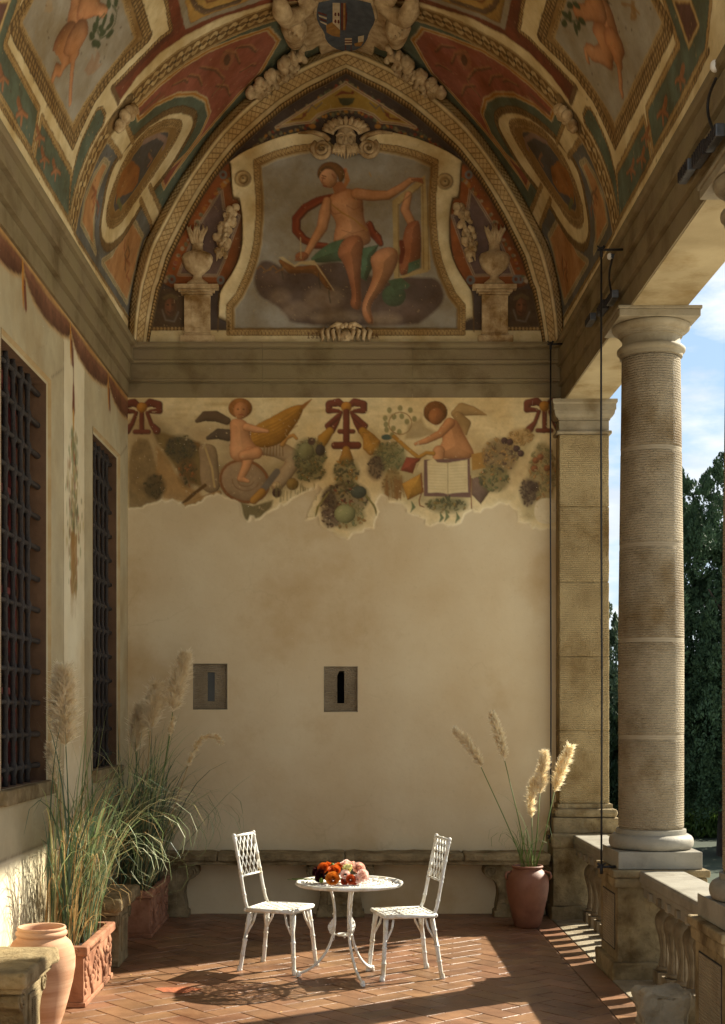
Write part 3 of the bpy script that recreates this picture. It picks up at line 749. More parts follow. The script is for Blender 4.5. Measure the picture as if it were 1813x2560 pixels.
PL([(1140, 440), (1340, 280), (1362, 262), (1398, 900), (1372, 922), (1200, 965), (1150, 965)], (190, 170, 120))
PL([(1184, 468), (1334, 340), (1338, 895), (1192, 950)], (142, 138, 128), mott=.08)
SK([(1250, 400), (1225, 500), (1260, 570), (1280, 620)], [50, 60, 60, 50], FL, edge=FD)
PL([(1230, 600), (1290, 570), (1334, 580), (1336, 880), (1250, 935), (1190, 950), (1185, 860), (1205, 720)], (166, 106, 74), edge=FD, ew=10, mott=.15); PL([(1250, 860), (1330, 830), (1325, 890), (1240, 935)], (76, 112, 90)); SK([(1200, 720), (1210, 780), (1195, 850)], 34, (116, 46, 30))
SK([(1345, 310), (1352, 900)], 8, (150, 128, 86)); SK([(1375, 300), (1385, 905)], 5, (140, 118, 76)); SK([(1180, 465), (1184, 955)], 5, (120, 98, 62)); SK([(1184, 465), (1338, 335)], 5, (120, 98, 62))
SK([(730, 405), (640, 440), (550, 490), (490, 560), (490, 640), (540, 700), (620, 740), (700, 745)], [30, 60, 66, 62, 60, 56, 50, 40], (128, 50, 30), edge=(70, 28, 20), hi=(166, 80, 50))
SK([(985, 600), (1000, 650), (1040, 690), (1060, 730)], [50, 60, 60, 40], (124, 46, 28), edge=(70, 26, 18), hi=(160, 74, 44))
SK([(820, 230), (835, 300), (815, 350)], [26, 34, 20], (190, 130, 82)); SK([(780, 215), (815, 240)], 20, (160, 60, 40))
PL([(705, 420), (760, 372), (830, 352), (890, 368), (940, 420), (945, 500), (950, 570), (985, 640), (1000, 750), (740, 750), (745, 650), (765, 600), (725, 530), (700, 470)], FL, edge=FD, ew=13, mott=.10)
PL([(728, 330), (795, 300), (835, 365), (750, 400)], (170, 112, 76), mott=.1)
SK([(725, 300), (710, 250), (745, 220)], [70, 96, 70], (176, 118, 82), edge=(140, 84, 58)); P.ell(q4((705, 272))[0], 62 * k4, 84 * k4, (216, 164, 122), rot=-.25, edge=(136, 80, 54), ew=5)
PL(smooth([(628, 250), (650, 200), (700, 172), (760, 180), (800, 210), (822, 250), (812, 300), (782, 322), (770, 270), (735, 228), (690, 222), (655, 250), (640, 300)], 1, True), (116, 76, 34), mott=.35, edge=(66, 40, 20), ew=4)
SK([(665, 268), (690, 276)], 7, (96, 56, 38)); SK([(662, 284), (684, 290)], 5, (70, 40, 28)); SK([(672, 276), (664, 315), (676, 320)], 6, (140, 84, 58)); SK([(672, 338), (694, 342)], 8, (150, 62, 50)); SK([(735, 262), (748, 282)], 10, (150, 92, 64))
SK([(700, 440), (685, 520), (665, 620), (610, 710), (560, 800)], [56, 84, 74, 56, 40], FL, edge=FD, hi=(204, 150, 110)); P.ell(q4((528, 815))[0], 46 * k4, 32 * k4, (172, 112, 78), edge=FD, ew=5)
for j in range(4): SK([(500 + j * 14, 820), (486 + j * 15, 842)], 12, (168, 108, 74), edge=FD)
SK([(900, 392), (1010, 405), (1110, 402), (1200, 350), (1262, 302), (1345, 292)], [80, 74, 62, 52, 42, 14], FL, edge=FD, hi=(204, 150, 110))
for j in range(4): SK([(1275, 296), (1310 + j * 6, 288 + j * 8), (1338 + j * 3, 292 + j * 9)], 11, (168, 108, 74), edge=FD)
SK([(730, 465), (800, 520), (880, 565), (970, 640)], 8, (170, 130, 58)); SK([(720, 500), (745, 530), (790, 520)], 6, (130, 76, 52), alpha=.7); SK([(830, 470), (880, 500), (925, 480)], 6, (130, 76, 52), alpha=.6); SK([(800, 640), (870, 660), (950, 640)], 7, (130, 76, 52), alpha=.5)
PL([(575, 840), (640, 780), (720, 720), (840, 690), (900, 740), (860, 850), (760, 850), (640, 862)], (78, 116, 92), mott=.3, edge=(48, 76, 60), ew=8)
PL([(760, 800), (800, 705), (880, 665), (945, 690), (945, 800), (925, 900), (925, 1050), (930, 1110), (925, 1180), (870, 1170), (850, 1130), (870, 1080), (840, 950), (810, 860)], (186, 124, 86), edge=(96, 52, 36), ew=16, mott=.12)
PL([(940, 760), (1050, 735), (1010, 830), (1000, 900), (962, 985), (925, 960), (930, 850)], (78, 116, 92), mott=.35, edge=(46, 72, 58), ew=8)
PL([(985, 830), (1050, 762), (1140, 748), (1186, 790), (1172, 880), (1110, 990), (1050, 1070), (1000, 1130), (990, 1180), (1012, 1240), (1005, 1278), (960, 1262), (930, 1190), (940, 1120), (985, 1020), (1010, 940), (1000, 880)], (212, 156, 114), edge=(104, 58, 40), ew=13, mott=.12)
SK([(960, 1200), (985, 1250)], 22, (192, 134, 94))
P.ell(q4((1150, 1080))[0], 82 * k4, 76 * k4, (66, 96, 72), mott=.45, edge=(44, 66, 54), ew=8); PL([(1110, 980), (1200, 960), (1262, 1010), (1240, 1035), (1150, 1040)], (66, 98, 74), mott=.4)
PL([(358, 842), (395, 832), (480, 888), (620, 868), (645, 870), (748, 1052), (690, 1040), (625, 935), (540, 925), (480, 935), (430, 930)], (132, 86, 40), mott=.3, edge=(84, 52, 26), ew=4)
PL([(372, 820), (400, 818), (478, 876), (510, 852), (612, 842), (742, 1040), (746, 1052), (622, 876), (520, 866), (480, 888), (390, 838)], (206, 188, 146), mott=.1)
SK([(518, 690), (522, 830)], 6, (206, 190, 150)); 
for a in ((388, 870), (640, 930), (708, 1030)): SK([a, (a[0] + 6, a[1] + 60), (a[0] + 14, a[1] + 100)], 6, (48, 50, 46))
for j in range(5): SK([(225 + j * 42, 900 + (j % 2) * 25), (250 + j * 42, 880 + (j % 2) * 30), (275 + j * 42, 905)], 9, (150, 108, 50), alpha=.7)
SK([(985, 250), (995, 275)], 9, (180, 150, 100))
# inscription on the socle, either side of the mask
def glyph(ch, x, y, s):
    d = {'I': [[(.5, 0), (.5, 1)], [(.3, 0), (.7, 0)], [(.3, 1), (.7, 1)]], 'S': [[(.85, .15), (.5, 0), (.2, .2), (.5, .5), (.8, .78), (.5, 1), (.15, .85)]],
         'T': [[(.5, 0), (.5, 1)], [(.1, 0), (.9, 0)], [(.35, 1), (.65, 1)]], 'O': [[(.5, 0), (.12, .3), (.12, .7), (.5, 1), (.88, .7), (.88, .3), (.5, 0)]],
         'R': [[(.2, 0), (.2, 1)], [(.2, 0), (.6, 0), (.78, .22), (.6, .5), (.2, .5)], [(.5, .5), (.85, 1)]], 'A': [[(.5, 0), (.12, 1)], [(.5, 0), (.88, 1)], [(.27, .65), (.73, .65)]]}[ch]
    for st in d: P.stroke([(x + a * s * .78, y + b * s) for a, b in st], 2.4, (96, 58, 34), soft=1.1)
for i, ch in enumerate('ISTO'): glyph(ch, 767 + i * 10.4, 834, 12)
for i, ch in enumerate('RIA'): glyph(ch, 918 + i * 9.6, 834, 12)
P.age(.14)
lun = thing('frescoed_lunette', 'frescoed lunette over the end wall, a woman with a book on a cloud', 'wall painting', (0, YW, 5.4))
pos = np.empty(P.C.shape); pos[..., 0] = (P.u[:, None] - CX) * KW; pos[..., 2] = EYE + (CY - P.v[None, :]) * KW; pos[..., 1] = YW - P.H
grid_mesh('lunette_painting', pos, P.C, m_fresco, lun)

def LP(px, py, h=0.0): return Vector(((px - CX) * KW, YW - h, EYE + (CY - py) * KW))
# modelled stucco on the lunette: pedestals, urns with flames, fruit, scrolls, masks
for cx_, tilt in ((494, 0), (1236, 0)):
    mb = MB()
    def bx(x0, x1, y0, y1, h): mb.box((cx_ + x0 - CX) * KW, (cx_ + x1 - CX) * KW, YW - h, YW - .001, EYE + (CY - y1) * KW, EYE + (CY - y0) * KW)
    bx(-56, 54, 716, 727.5, .085); bx(-46, 44, 728, 734, .07); bx(-40, 38, 734.5, 740, .06); bx(-32, 33, 740.5, 836, .05); bx(-34, 35, 836.5, 842, .06); bx(-42, 45, 842.5, 869, .075)
    put('pedestal', mb, m_stucco, lun, bevel=.004)
    mb = MB(); 
    mb.box((cx_ - 14 - CX) * KW, (cx_ + 14 - CX) * KW, YW - .056, YW - .051, EYE + (CY - 822) * KW, EYE + (CY - 765) * KW)
    put('pedestal_panel', mb, m_stucco, lun, bevel=.002)
    prof = [(27, 716), (25, 708), (12, 698), (10, 690), (16, 686), (30, 672), (37, 655), (38, 645), (33, 636), (24, 632), (14, 628), (13, 615), (15, 610)]
    mb = MB(); mb.lathe([(r_ * KW, EYE + (CY - yy) * KW) for r_, yy in prof], c=((cx_ - CX) * KW, YW - .01, 0), n=40, squash=(1, .55), lobes=16, lobe_amp=.05)
    put('urn', mb, m_stucco, lun, smooth=True)
    mb = MB()
    for j in range(7):
        a = -20 + j * 6.6; pts = [LP(cx_ + a * .5, 612, .04), LP(cx_ + a * .8 + 4 * math.sin(j * 2), 595, .05), LP(cx_ + a * 1.1 - 4 * math.sin(j * 2), 578, .05), LP(cx_ + a * 1.3 + 3 * math.sin(j), 560 + abs(a) * .3, .03)]
        mb.tube(pts, [.016, .02, .015, .002], 7)
    put('flame', mb, m_stucco, lun, smooth=True)
    sg = 1 if cx_ < 865 else -1
    mb = MB(); r2 = random.Random(int(cx_))
    for j in range(46):
        t = j / 45; fx = 590 - 30 * t - 12 * math.sin(t * 3) if sg > 0 else 1140 + 30 * t + 12 * math.sin(t * 3); fy = 520 + 130 * t
        mb.ball(LP(fx + r2.uniform(-18, 14) * sg * (0.4 + .8 * math.sin(t * 3.1)), fy + r2.uniform(-6, 6), .035 + r2.uniform(0, .035)), r2.uniform(.018, .042), 9, 6, (1, .8, r2.uniform(.8, 1.3)))
    for j in range(9):
        fx, fy = 585 - 26 * j / 8, 535 + 12 * j
        if sg < 0: fx = 1730 - fx
        mb.tube([LP(fx, fy, .05), LP(fx - 10 * sg + r2.uniform(-5, 5), fy + 10, .09), LP(fx - 16 * sg, fy + 26, .05)], [.006, .022, .003], 6)
    put('fruit_garland', mb, m_stucco, lun, smooth=True)
# scrolls of the frame
for c_, sg in (((806, 379), 1), ((921, 377), -1)):
    mb = MB(); pts = []; rad = []
    for j in range(54):
        a = j / 53 * 4.2 * math.pi; r_ = 24 * (1 - .82 * j / 53)
        ang = -math.pi / 2 + a + .7
        pts.append(LP(c_[0] + sg * r_ * math.cos(ang) * -1, c_[1] - 0 + r_ * math.sin(ang), .05 + .04 * j / 53)); rad.append(.026 * (1 - .6 * j / 53))
    pre = [LP(c_[0] - sg * 60, 338, .05), LP(c_[0] - sg * 25, 336, .055), LP(c_[0] + sg * 5, 345, .06), LP(c_[0] + sg * 18, 358, .06)]
    mb.tube(pts, rad, 8); put('scroll', mb, m_stucco, lun, smooth=True)
    mb = MB(); mb.tube(pre, [.012, .022, .026, .026], 8); put('scroll_arm', mb, m_stucco, lun, smooth=True)
# bearded mask under a shell
mb = MB(); c0 = LP(865, 352, .04)
mb.ball(c0, .105, 18, 14, (.92, .75, 1.2))
mb.ball(LP(865, 362, .115), .022, 8, 6, (.8, 1.2, 1.9)); mb.ball(LP(865, 369, .12), .022, 8, 6, (1.2, 1, .8))
for s_ in (1, -1):
    mb.tube([LP(865 + s_ * 24, 350, .09), LP(865 + s_ * 12, 344, .118), LP(865 + s_ * 3, 350, .115)], [.012, .017, .012], 7)
    mb.ball(LP(865 + s_ * 13, 365, .105), .028, 8, 6, (1, .7, .9))
    for j in range(5): mb.tube([LP(865 + s_ * (3 + j * 5), 375 - j, .11), LP(865 + s_ * (6 + j * 6), 388, .10), LP(865 + s_ * (3 + j * 8), 402 - j * 3, .05)], [.016, .02, .004], 7)
    mb.tube([LP(865 + s_ * 2, 378, .125), LP(865 + s_ * 12, 378, .12), LP(865 + s_ * 26, 384, .09)], [.012, .014, .005], 7)
put('bearded_mask', mb, m_stucco, lun, smooth=True)
for s_ in (1, -1): mb = MB(); mb.ball(LP(865 + s_ * 12, 355, .115), .011, 8, 6, (1.5, 1, .8)); put('mask_eye', mb, m_old, lun, smooth=True)
mb = MB()
for j in range(11):
    a = math.pi * (.04 + .92 * j / 10); ca, sa = math.cos(a), math.sin(a)
    mb.tube([LP(865 + 30 * ca, 343 - 18 * sa, .06), LP(865 + 46 * ca, 336 - 26 * sa, .085), LP(865 + 58 * ca, 333 - 33 * sa, .06)], [.018, .032, .02], 8, flat=(1, .8))
put('shell_crown', mb, m_stucco, lun, smooth=True)
mb = MB(); mb.tube([LP(865 + 34 * math.cos(a), 345 - 20 * math.sin(a), .08) for a in np.linspace(.1, math.pi - .1, 12)], .016, 8); put('shell_band', mb, m_stucco, lun, smooth=True)
# lower mask over the socle
mb = MB()
for s_ in (1, -1):
    for j in range(4):
        xx = 865 + s_ * (12 + j * 14); mb.tube([LP(xx, 822, .03), LP(xx + s_ * 7, 834, .075), LP(xx + s_ * 3, 850, .06), LP(xx + s_ * 9, 866, .03)], [.014, .022, .018, .01], 7)
    mb.tube([LP(865 + s_ * 5, 818, .06), LP(865 + s_ * 22, 815, .08), LP(865 + s_ * 40, 822, .05)], [.02, .024, .012], 7)
for j in range(5): mb.ball(LP(845 + j * 10, 818 + abs(j - 2) * 2.5, .07), .024, 8, 6, (1, .9, 1.1))
mb.ball(LP(865, 848, .05), .066, 14, 10, (1, .8, 1.0)); mb.ball(LP(865, 850, .11), .02, 8, 6, (1, 1, 1.4))
put('grotesque_mask', mb, m_stucco, lun, smooth=True)

# ------------------------------------------------------------------ moulded arch round the lunette
RI = [(865, 184), (816, 211), (769.5, 234), (708, 274), (661, 314), (591, 378), (567, 407), (537, 446), (508, 491), (476, 547), (451, 597), (426, 648), (407, 712), (399, 728), (384, 800), (372, 872)]
OU = np.array(HALF); RIa = np.array(RI, float)
def arcp(a, n):
    L = np.concatenate([[0], np.cumsum(np.hypot(*np.diff(a, axis=0).T))]); t = np.linspace(0, L[-1], n); return np.stack([np.interp(t, L, a[:, 0]), np.interp(t, L, a[:, 1])], 1), t
NA = 460; NB = 46
o_, ts = arcp(OU, NA); i_, ti = arcp(np.array(smooth(RI[1:], 2)) if False else RIa, NA)
w_ = np.linspace(0, 1, NB); hprof = np.interp(w_, [0, .04, .06, .28, .33, .38, .42, .45, .70, .74, .86, .875, .91, .95, .985, 1], [.0, .01, .02, .060, .085, .088, .078, .062, .030, .038, .038, .030, .052, .052, .034, .0])
pts = o_[:, None, :] * (1 - w_[None, :, None]) + i_[:, None, :] * w_[None, :, None]
col = np.empty((NA, NB, 3)); Wd = 66.0
Sg = ts[:, None] + 0 * w_[None, :]; Wg = w_[None, :] + 0 * ts[:, None]
col[:] = L3((228, 210, 164))
for lo_, hi_, fn in ((.0, .06, pat_beads(9, .03 * Wd)), (.06, .28, pat_lattice(13, .11 * Wd)), (.44, .72, pat_lattice(17, .14 * Wd)), (.87, 1.0, pat_beads(9.5, .065 * Wd))):
    c_, a_ = fn(Sg, (Wg - (lo_ + hi_) / 2) * Wd); mk = (Wg >= lo_) & (Wg < hi_ + (hi_ == 1.0)); col[mk] = c_[mk]
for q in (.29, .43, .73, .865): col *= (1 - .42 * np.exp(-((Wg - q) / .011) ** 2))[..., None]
hgt = hprof[None, :] + 0 * Sg
kk = (Wg > .06) & (Wg < .28) | (Wg > .44) & (Wg < .72)
hgt = hgt + np.where(kk, (col.mean(-1) - .15) * .02, 0)
col *= (1 + .3 * (noise2(Sg, Wg * 60, .05, 5) - .5))[..., None]
arch = thing('moulded_arch', 'cream moulded arch with two bands of lattice ornament round the lunette', 'arch', (0, YW, 5.4))
for sg in (1, -1):
    X = pts[..., 0] if sg == 1 else 1730 - pts[..., 0]
    pos = np.stack([(X - CX) * KW, YW - .004 - hgt, EYE + (CY - pts[..., 1]) * KW], -1)
    grid_mesh('arch_moulding', pos, col, m_fresco, arch)

# ------------------------------------------------------------------ coat of arms and fruit garlands on the vault's crown
arms = thing('coat_of_arms', 'stucco coat of arms at the crown of the vault, blue shield with striped flags', 'coat of arms', tuple(vpt(865, 60)))
def relief(name, pts, h0, h1, mat, dn=10, chamf=0):
    q = dens(pts, dn); mb = MB(); n = len(q)
    cxm = sum(p[0] for p in q) / n; cym = sum(p[1] for p in q) / n
    vs = [vpt(x, y, h0) for x, y in q]; rings = [(1.0, h1 * .8 + h0 * .2), (.93, h1), (.6, h1), (.25, h1)]
    for k, hgt_ in rings: vs += [vpt(cxm + (x - cxm) * k, cym + (y - cym) * k, hgt_) for x, y in q]
    vs.append(vpt(cxm, cym, h1)); fs = []
    for r_ in range(len(rings)):
        for i in range(n): fs.append((r_ * n + i, r_ * n + (i + 1) % n, (r_ + 1) * n + (i + 1) % n, (r_ + 1) * n + i))
    for i in range(n): fs.append((len(rings) * n + i, len(rings) * n + (i + 1) % n, len(vs) - 1))
    mb.add(vs, fs); return put(name, mb, mat, arms, smooth=True, auto=50)
m_shield = M_('painted_blue_shield', (84, 90, 96), .8, var=(62, 68, 74), scale=14, bump=.1)
m_maroon = M_('painted_maroon', (110, 48, 32), .8, var=(90, 38, 26), scale=14)
m_gold = M_('painted_ochre', (168, 126, 62), .8, var=(130, 90, 44), scale=18)
m_cream = M_('painted_cream', (206, 190, 156), .8, var=(180, 160, 124), scale=18)
body = T5((330, -40), (360, 60), (350, 180), (360, 330), (400, 440), (440, 430), (470, 360), (520, 330), (550, 470), (640, 490), (700, 440), (800, 420), (900, 440), (960, 490), (1050, 490), (1080, 350), (1150, 430), (1190, 440), (1215, 340), (1240, 180), (1230, 60), (1290, -40), (1000, -60), (600, -60))
relief('cartouche', body, 0, .05, m_stucco, 8)
sh = smooth(T5((520, -80), (490, 40), (500, 130), (570, 230), (580, 300), (660, 370), (800, 402), (950, 375), (1015, 300), (1032, 230), (1092, 130), (1085, 60), (1040, -80)), 1, True)
relief('shield_rim', [(865 + (x - 865) * 1.07, 40 + (y - 40) * 1.07) for x, y in sh], .05, .075, m_stucco, 8); relief('shield', sh, .07, .085, m_shield, 8)
for k in range(4): relief('flag_stripe', T5((500 + k * 6, 55 + k * 28 - 30), (585, 100 + k * 28 - 40 - 10), (585, 100 + k * 28 - 36), (504 + k * 8, 70 + k * 28 - 30)), .085, .090, m_cream if k % 2 else m_maroon, 20)
relief('banner', T5((645, -60), (722, -60), (722, 190), (690, 180), (645, 130)), .085, .090, m_cream, 14)
for k, (a, b) in enumerate(((735, m_maroon), (757, m_gold), (780, m_maroon))): relief('banner_stripe', T5((a, -60), (a + 18, -60), (a + 18, 190), (a, 190)), .085, .091, b, 14)
relief('gold_beast', T5((580, 150), (640, 120), (725, 190), (722, 255), (640, 245), (585, 215)), .085, .092, m_gold, 14)
for (a, b) in ((672, 40), (706, 40), (672, 105), (706, 108)): relief('banner_mark', T5((a - 8, b - 14), (a + 8, b - 14), (a + 12, b + 10), (a, b + 20), (a - 12, b + 10)), .0905, .093, m_maroon, 20)
for k in range(5): relief('small_flag_stripe', T5((796, 268 + k * 12), (864, 268 + k * 12), (864, 279 + k * 12), (796, 279 + k * 12)), .085, .089, m_cream if k % 2 == 0 else m_maroon, 20)
relief('small_flag_post', T5((798, 330), (806, 330), (806, 395), (798, 395)), .085, .089, m_maroon, 20); relief('small_flag_post', T5((852, 330), (860, 330), (860, 392), (852, 392)), .085, .089, m_maroon, 20)
relief('small_badge', T5((930, 255), (990, 245), (985, 300), (932, 308)), .085, .089, m_cream, 20); relief('small_lion', T5((890, 320), (985, 300), (960, 345), (900, 345)), .085, .089, m_gold, 20)
for side in (1, -1):
    mx_ = (lambda p: p) if side == 1 else (lambda p: (1730 - p[0], p[1]))
    def W(x, y, h): 
        q = mx_(T5((x, y))[0]); return vpt(q[0], q[1], h)
    mb = MB(); mb.tube([W(150, -60, .05), (W(150, 20, .09)), W(200, 85, .09), W(300, 70, .08), W(420, 20, .06), W(500, -40, .05)], [.05, .085, .085, .07, .05, .03], 12); put('scroll', mb, m_stucco, arms, smooth=True)
    mb = MB(); mb.tube([W(265, 90, .07), W(265, 150, .10), W(275, 230, .10), W(290, 310, .08), W(305, 375, .05)], [.07, .12, .10, .075, .04], 14); put('horn', mb, m_stucco, arms, smooth=True)
    mb = MB()
    for j in range(3):
        rr = 78 - j * 26; mb.tube([W(260 + rr * math.cos(a), 150 + rr * .9 * math.sin(a), .17 + j * .02) for a in np.linspace(-.3, math.pi + .3, 12)], .012, 6)
    put('volute', mb, m_stucco, arms, smooth=True)
    r2 = random.Random(5); gl = thing('fruit_swag', 'hanging stucco fruit and leaf swag on the ' + ('left' if side == 1 else 'right') + ' flank of the coat of arms', 'garland', tuple(W(250, 450, 0)))
    path = [(330, 400), (290, 470), (230, 520), (170, 580), (120, 640), (50, 660), (-10, 720), (-60, 760), (-110, 800)]
    mb = MB(); m2 = MB()
    for j in range(72):
        t = j / 71 * 8; k = min(int(t), 7); f_ = t - k; a, b = path[k], path[k + 1]; wd_ = 75 * (1 - .45 * j / 71)
        q = (a[0] + (b[0] - a[0]) * f_ + r2.uniform(-wd_, wd_) * .75, a[1] + (b[1] - a[1]) * f_ + r2.uniform(-wd_, wd_) * .6)
        if j % 3: mb.ball(W(q[0], q[1], .05 + r2.uniform(0, .05)), r2.uniform(.028, .056), 9, 7, (1, r2.uniform(.8, 1.4), r2.uniform(.8, 1.2)))
        else: m2.tube([W(q[0], q[1], .07), W(q[0] + r2.uniform(-20, 20), q[1] + 22, .13), W(q[0] + r2.uniform(-30, 30), q[1] + 60, .07)], [.008, .036, .004], 6)
    put('fruit', mb, m_stucco, gl, smooth=True); put('leaf', m2, m_stucco, gl, smooth=True)
    # leaf knot where the plaited band crosses
    kn = thing('leaf_knot', 'small stucco leaf knot tying the plaited band on the ' + ('left' if side == 1 else 'right') + ' of the vault', 'ornament', tuple(vpt(*mx_((300, 290)))))
    mb = MB()
    for j in range(16):
        t = j / 15; q = mx_((286 + 34 * t + r2.uniform(-5, 5), 314 - 52 * t + r2.uniform(-5, 5))); mb.ball(vpt(q[0], q[1], .045), r2.uniform(.03, .05), 8, 6, (1, 1.3, 1))
    put('leaf', mb, m_stucco, kn, smooth=True)
# ------------------------------------------------------------------ end wall: plaster below, remains of fresco above
WALLC = (214, 198, 163)
SL = [(484, 568, 1660, 1773, 518.6, 536.5, 1680.5, 1753), (811, 894, 1667, 1779, 843, 861, 1682.5, 1758)]
wall = thing('end_wall', 'warm plaster end wall of the loggia with two slit windows and a strip of old fresco', 'wall', (0, YW, 0))
xs = np.arange(314, 1404, 2.1); ys = np.arange(985, 1420, 2.1)
P = Paint(xs, ys, WALLC, nsc=.006); P.soft = 1.5
low = T6((30, 862), (80, 866), (130, 855), (200, 828), (280, 802), (360, 800), (420, 822), (450, 845), (500, 826), (570, 806), (620, 775), (690, 752), (740, 785), (800, 790), (855, 825), (870, 880), (890, 945), (912, 955), (935, 915), (975, 935), (1010, 930), (1060, 880), (1130, 845), (1210, 815), (1300, 760), (1390, 715), (1435, 690), (1460, 712), (1425, 770), (1390, 820), (1345, 945), (1380, 930), (1430, 915), (1450, 980), (1495, 1022), (1530, 1030)) \
    + T7b((10, 1063), (60, 1095), (95, 1040), (140, 1040), (200, 1010), (245, 995), (262, 920), (287, 880), (262, 820), (300, 760), (345, 770), (360, 815), (400, 822), (470, 835), (500, 890), (560, 905), (620, 945), (655, 995), (700, 970), (760, 965), (840, 992), (890, 960), (920, 905), (970, 880), (1030, 880), (1080, 850), (1180, 825), (1250, 838), (1300, 890), (1320, 945), (1390, 975), (1420, 1000), (1480, 1020), (1560, 1012), (1600, 1010))
low = dens(low, 7, False); low = [(x + rng.uniform(-3, 3), y + rng.uniform(-4, 4)) for x, y in low]
area = [(314, 985)] + [(314, low[0][1])] + low + [(1404, low[-1][1]), (1404, 985)]
FR = (226, 208, 160)
P.poly(area, FR, mott=.22, h=.006)
P.stroke(low, 13, (240, 228, 188), soft=7, alpha=.75, h=.008)
def p6(pts, col, T=T6, **k): P.poly(T(*pts), col, **k)
def s6(pts, w, col, T=T6, **k): P.stroke(T(*pts), w / 2.9527 if not hasattr(w, '__len__') else [a / 2.9527 for a in w], col, **k)
def e6(c, rx, ry, col, T=T6, **k): P.ell(T(c)[0], rx / 2.9527, ry / 2.9527, col, **k)
for j in range(26):
    a = rng.uniform(30, 1500), rng.uniform(60, 330); s6([a, (a[0] + rng.uniform(60, 180), a[1] + rng.uniform(-12, 12))], rng.uniform(6, 22), (180, 152, 98), alpha=.4, soft=4)
for j in range(26):
    a = rng.uniform(150, 1500), rng.uniform(60, 330); s6([a, (a[0] + rng.uniform(60, 180), a[1] + rng.uniform(-12, 12))], rng.uniform(6, 22), (196, 170, 124), T=T7b, alpha=.4, soft=4)
BR = (124, 100, 62)
for (a_, b_, c_, d_) in ((300, 330, 330, 160), (150, 500, 160, 300), (560, 620, 260, 170), (1000, 520, 330, 200), (800, 330, 300, 130)): e6((a_, b_), c_, d_, (140, 106, 60), soft=22, alpha=.45, mott=.4)
for (a_, b_, c_, d_) in ((420, 520, 280, 200), (900, 420, 200, 160), (1200, 560, 260, 200)): e6((a_, b_), c_, d_, (168, 136, 84), T=T7b, soft=22, alpha=.4, mott=.4)
p6([(34, 520), (60, 400), (110, 340), (180, 350), (215, 440), (250, 560), (285, 740), (280, 800), (200, 828), (130, 855), (60, 864), (34, 860)], BR, mott=.6, soft=4, alpha=.85)
p6([(215, 290), (300, 300), (400, 340), (560, 370), (620, 480), (640, 640), (560, 700), (480, 660), (380, 560), (330, 480), (250, 380)], (110, 82, 42), mott=.45, soft=4)
p6([(240, 400), (330, 480), (380, 590), (460, 690), (560, 740), (600, 800), (430, 812), (290, 790), (240, 600)], (160, 120, 66), mott=.4, soft=5, alpha=.8)
P.stroke(T6((260, 290), (400, 450), (600, 600), (900, 720), (1200, 620), (1380, 480), (1470, 380)), [40, 70, 76, 66, 76, 74, 30], (128, 112, 70), soft=10, alpha=.5, mott=.5)
P.stroke(T7b((190, 330), (340, 500), (540, 700), (800, 760), (1030, 640), (1200, 490), (1330, 380), (1430, 290)), [36, 70, 76, 60, 70, 84, 60, 30], (150, 136, 90), soft=10, alpha=.55, mott=.5)
P.stroke(T7b((1490, 420), (1490, 600), (1430, 760), (1400, 900)), [30, 66, 60, 30], (160, 148, 106), soft=8, alpha=.6, mott=.5)
def foliage(cx_, cy_, rx, ry, n, cols, T=T6, seed=1, sz=(8, 22)):
    r = np.random.default_rng(seed); mc = tuple(np.mean(np.array(cols), 0)); e6((cx_, cy_), rx * 1.02, ry * 1.02, mc, T=T, soft=6, alpha=.75, mott=.5)
    for j in range(n):
        a = r.uniform(0, 2 * math.pi); q = math.sqrt(r.uniform(0, 1)); e6((cx_ + rx * q * math.cos(a), cy_ + ry * q * math.sin(a)), r.uniform(*sz), r.uniform(*sz) * .5, cols[r.integers(len(cols))], T=T, rot=r.uniform(0, 3), alpha=.85, edge=(84, 74, 50), ew=1.0, soft=1.4)
GR = [(88, 100, 66), (112, 116, 76), (74, 84, 60), (140, 118, 66), (60, 66, 52)]
foliage(420, 420, 110, 100, 70, [(60, 64, 46), (50, 54, 46), (84, 76, 44), (66, 60, 50)], seed=2)
foliage(230, 700, 80, 90, 26, [(62, 62, 44), (70, 60, 40)], seed=3)
foliage(470, 600, 70, 110, 26, [(84, 72, 40), (66, 60, 38), (150, 90, 44)], seed=4)
# ribbon bows
def bow(cx_, cy_, T, half=0):
    RD = (112, 58, 44)
    for s_ in ((1, -1) if not half else (half,)):
        s6([(cx_, cy_), (cx_ + s_ * 60, cy_ - 35), (cx_ + s_ * 125, cy_ - 20), (cx_ + s_ * 130, cy_ + 25), (cx_ + s_ * 60, cy_ + 30)], [30, 62, 60, 50, 30], RD, T=T, edge=(70, 36, 28))
        s6([(cx_ + s_ * 40, cy_ + 40), (cx_ + s_ * 70, cy_ + 120), (cx_ + s_ * 110, cy_ + 170)], [30, 34, 60], RD, T=T, edge=(70, 36, 28))
    s6([(cx_, cy_ + 40), (cx_, cy_ + 180)], 38, RD, T=T, edge=(70, 36, 28)); s6([(cx_ - 50, cy_ + 180), (cx_ + 50, cy_ + 180)], 36, RD, T=T, edge=(70, 36, 28))
    e6((cx_, cy_), 40, 40, (186, 130, 52), T=T, edge=(120, 74, 30), ew=4)
bow(133, 115, T6); bow(1510, 105, T7b)
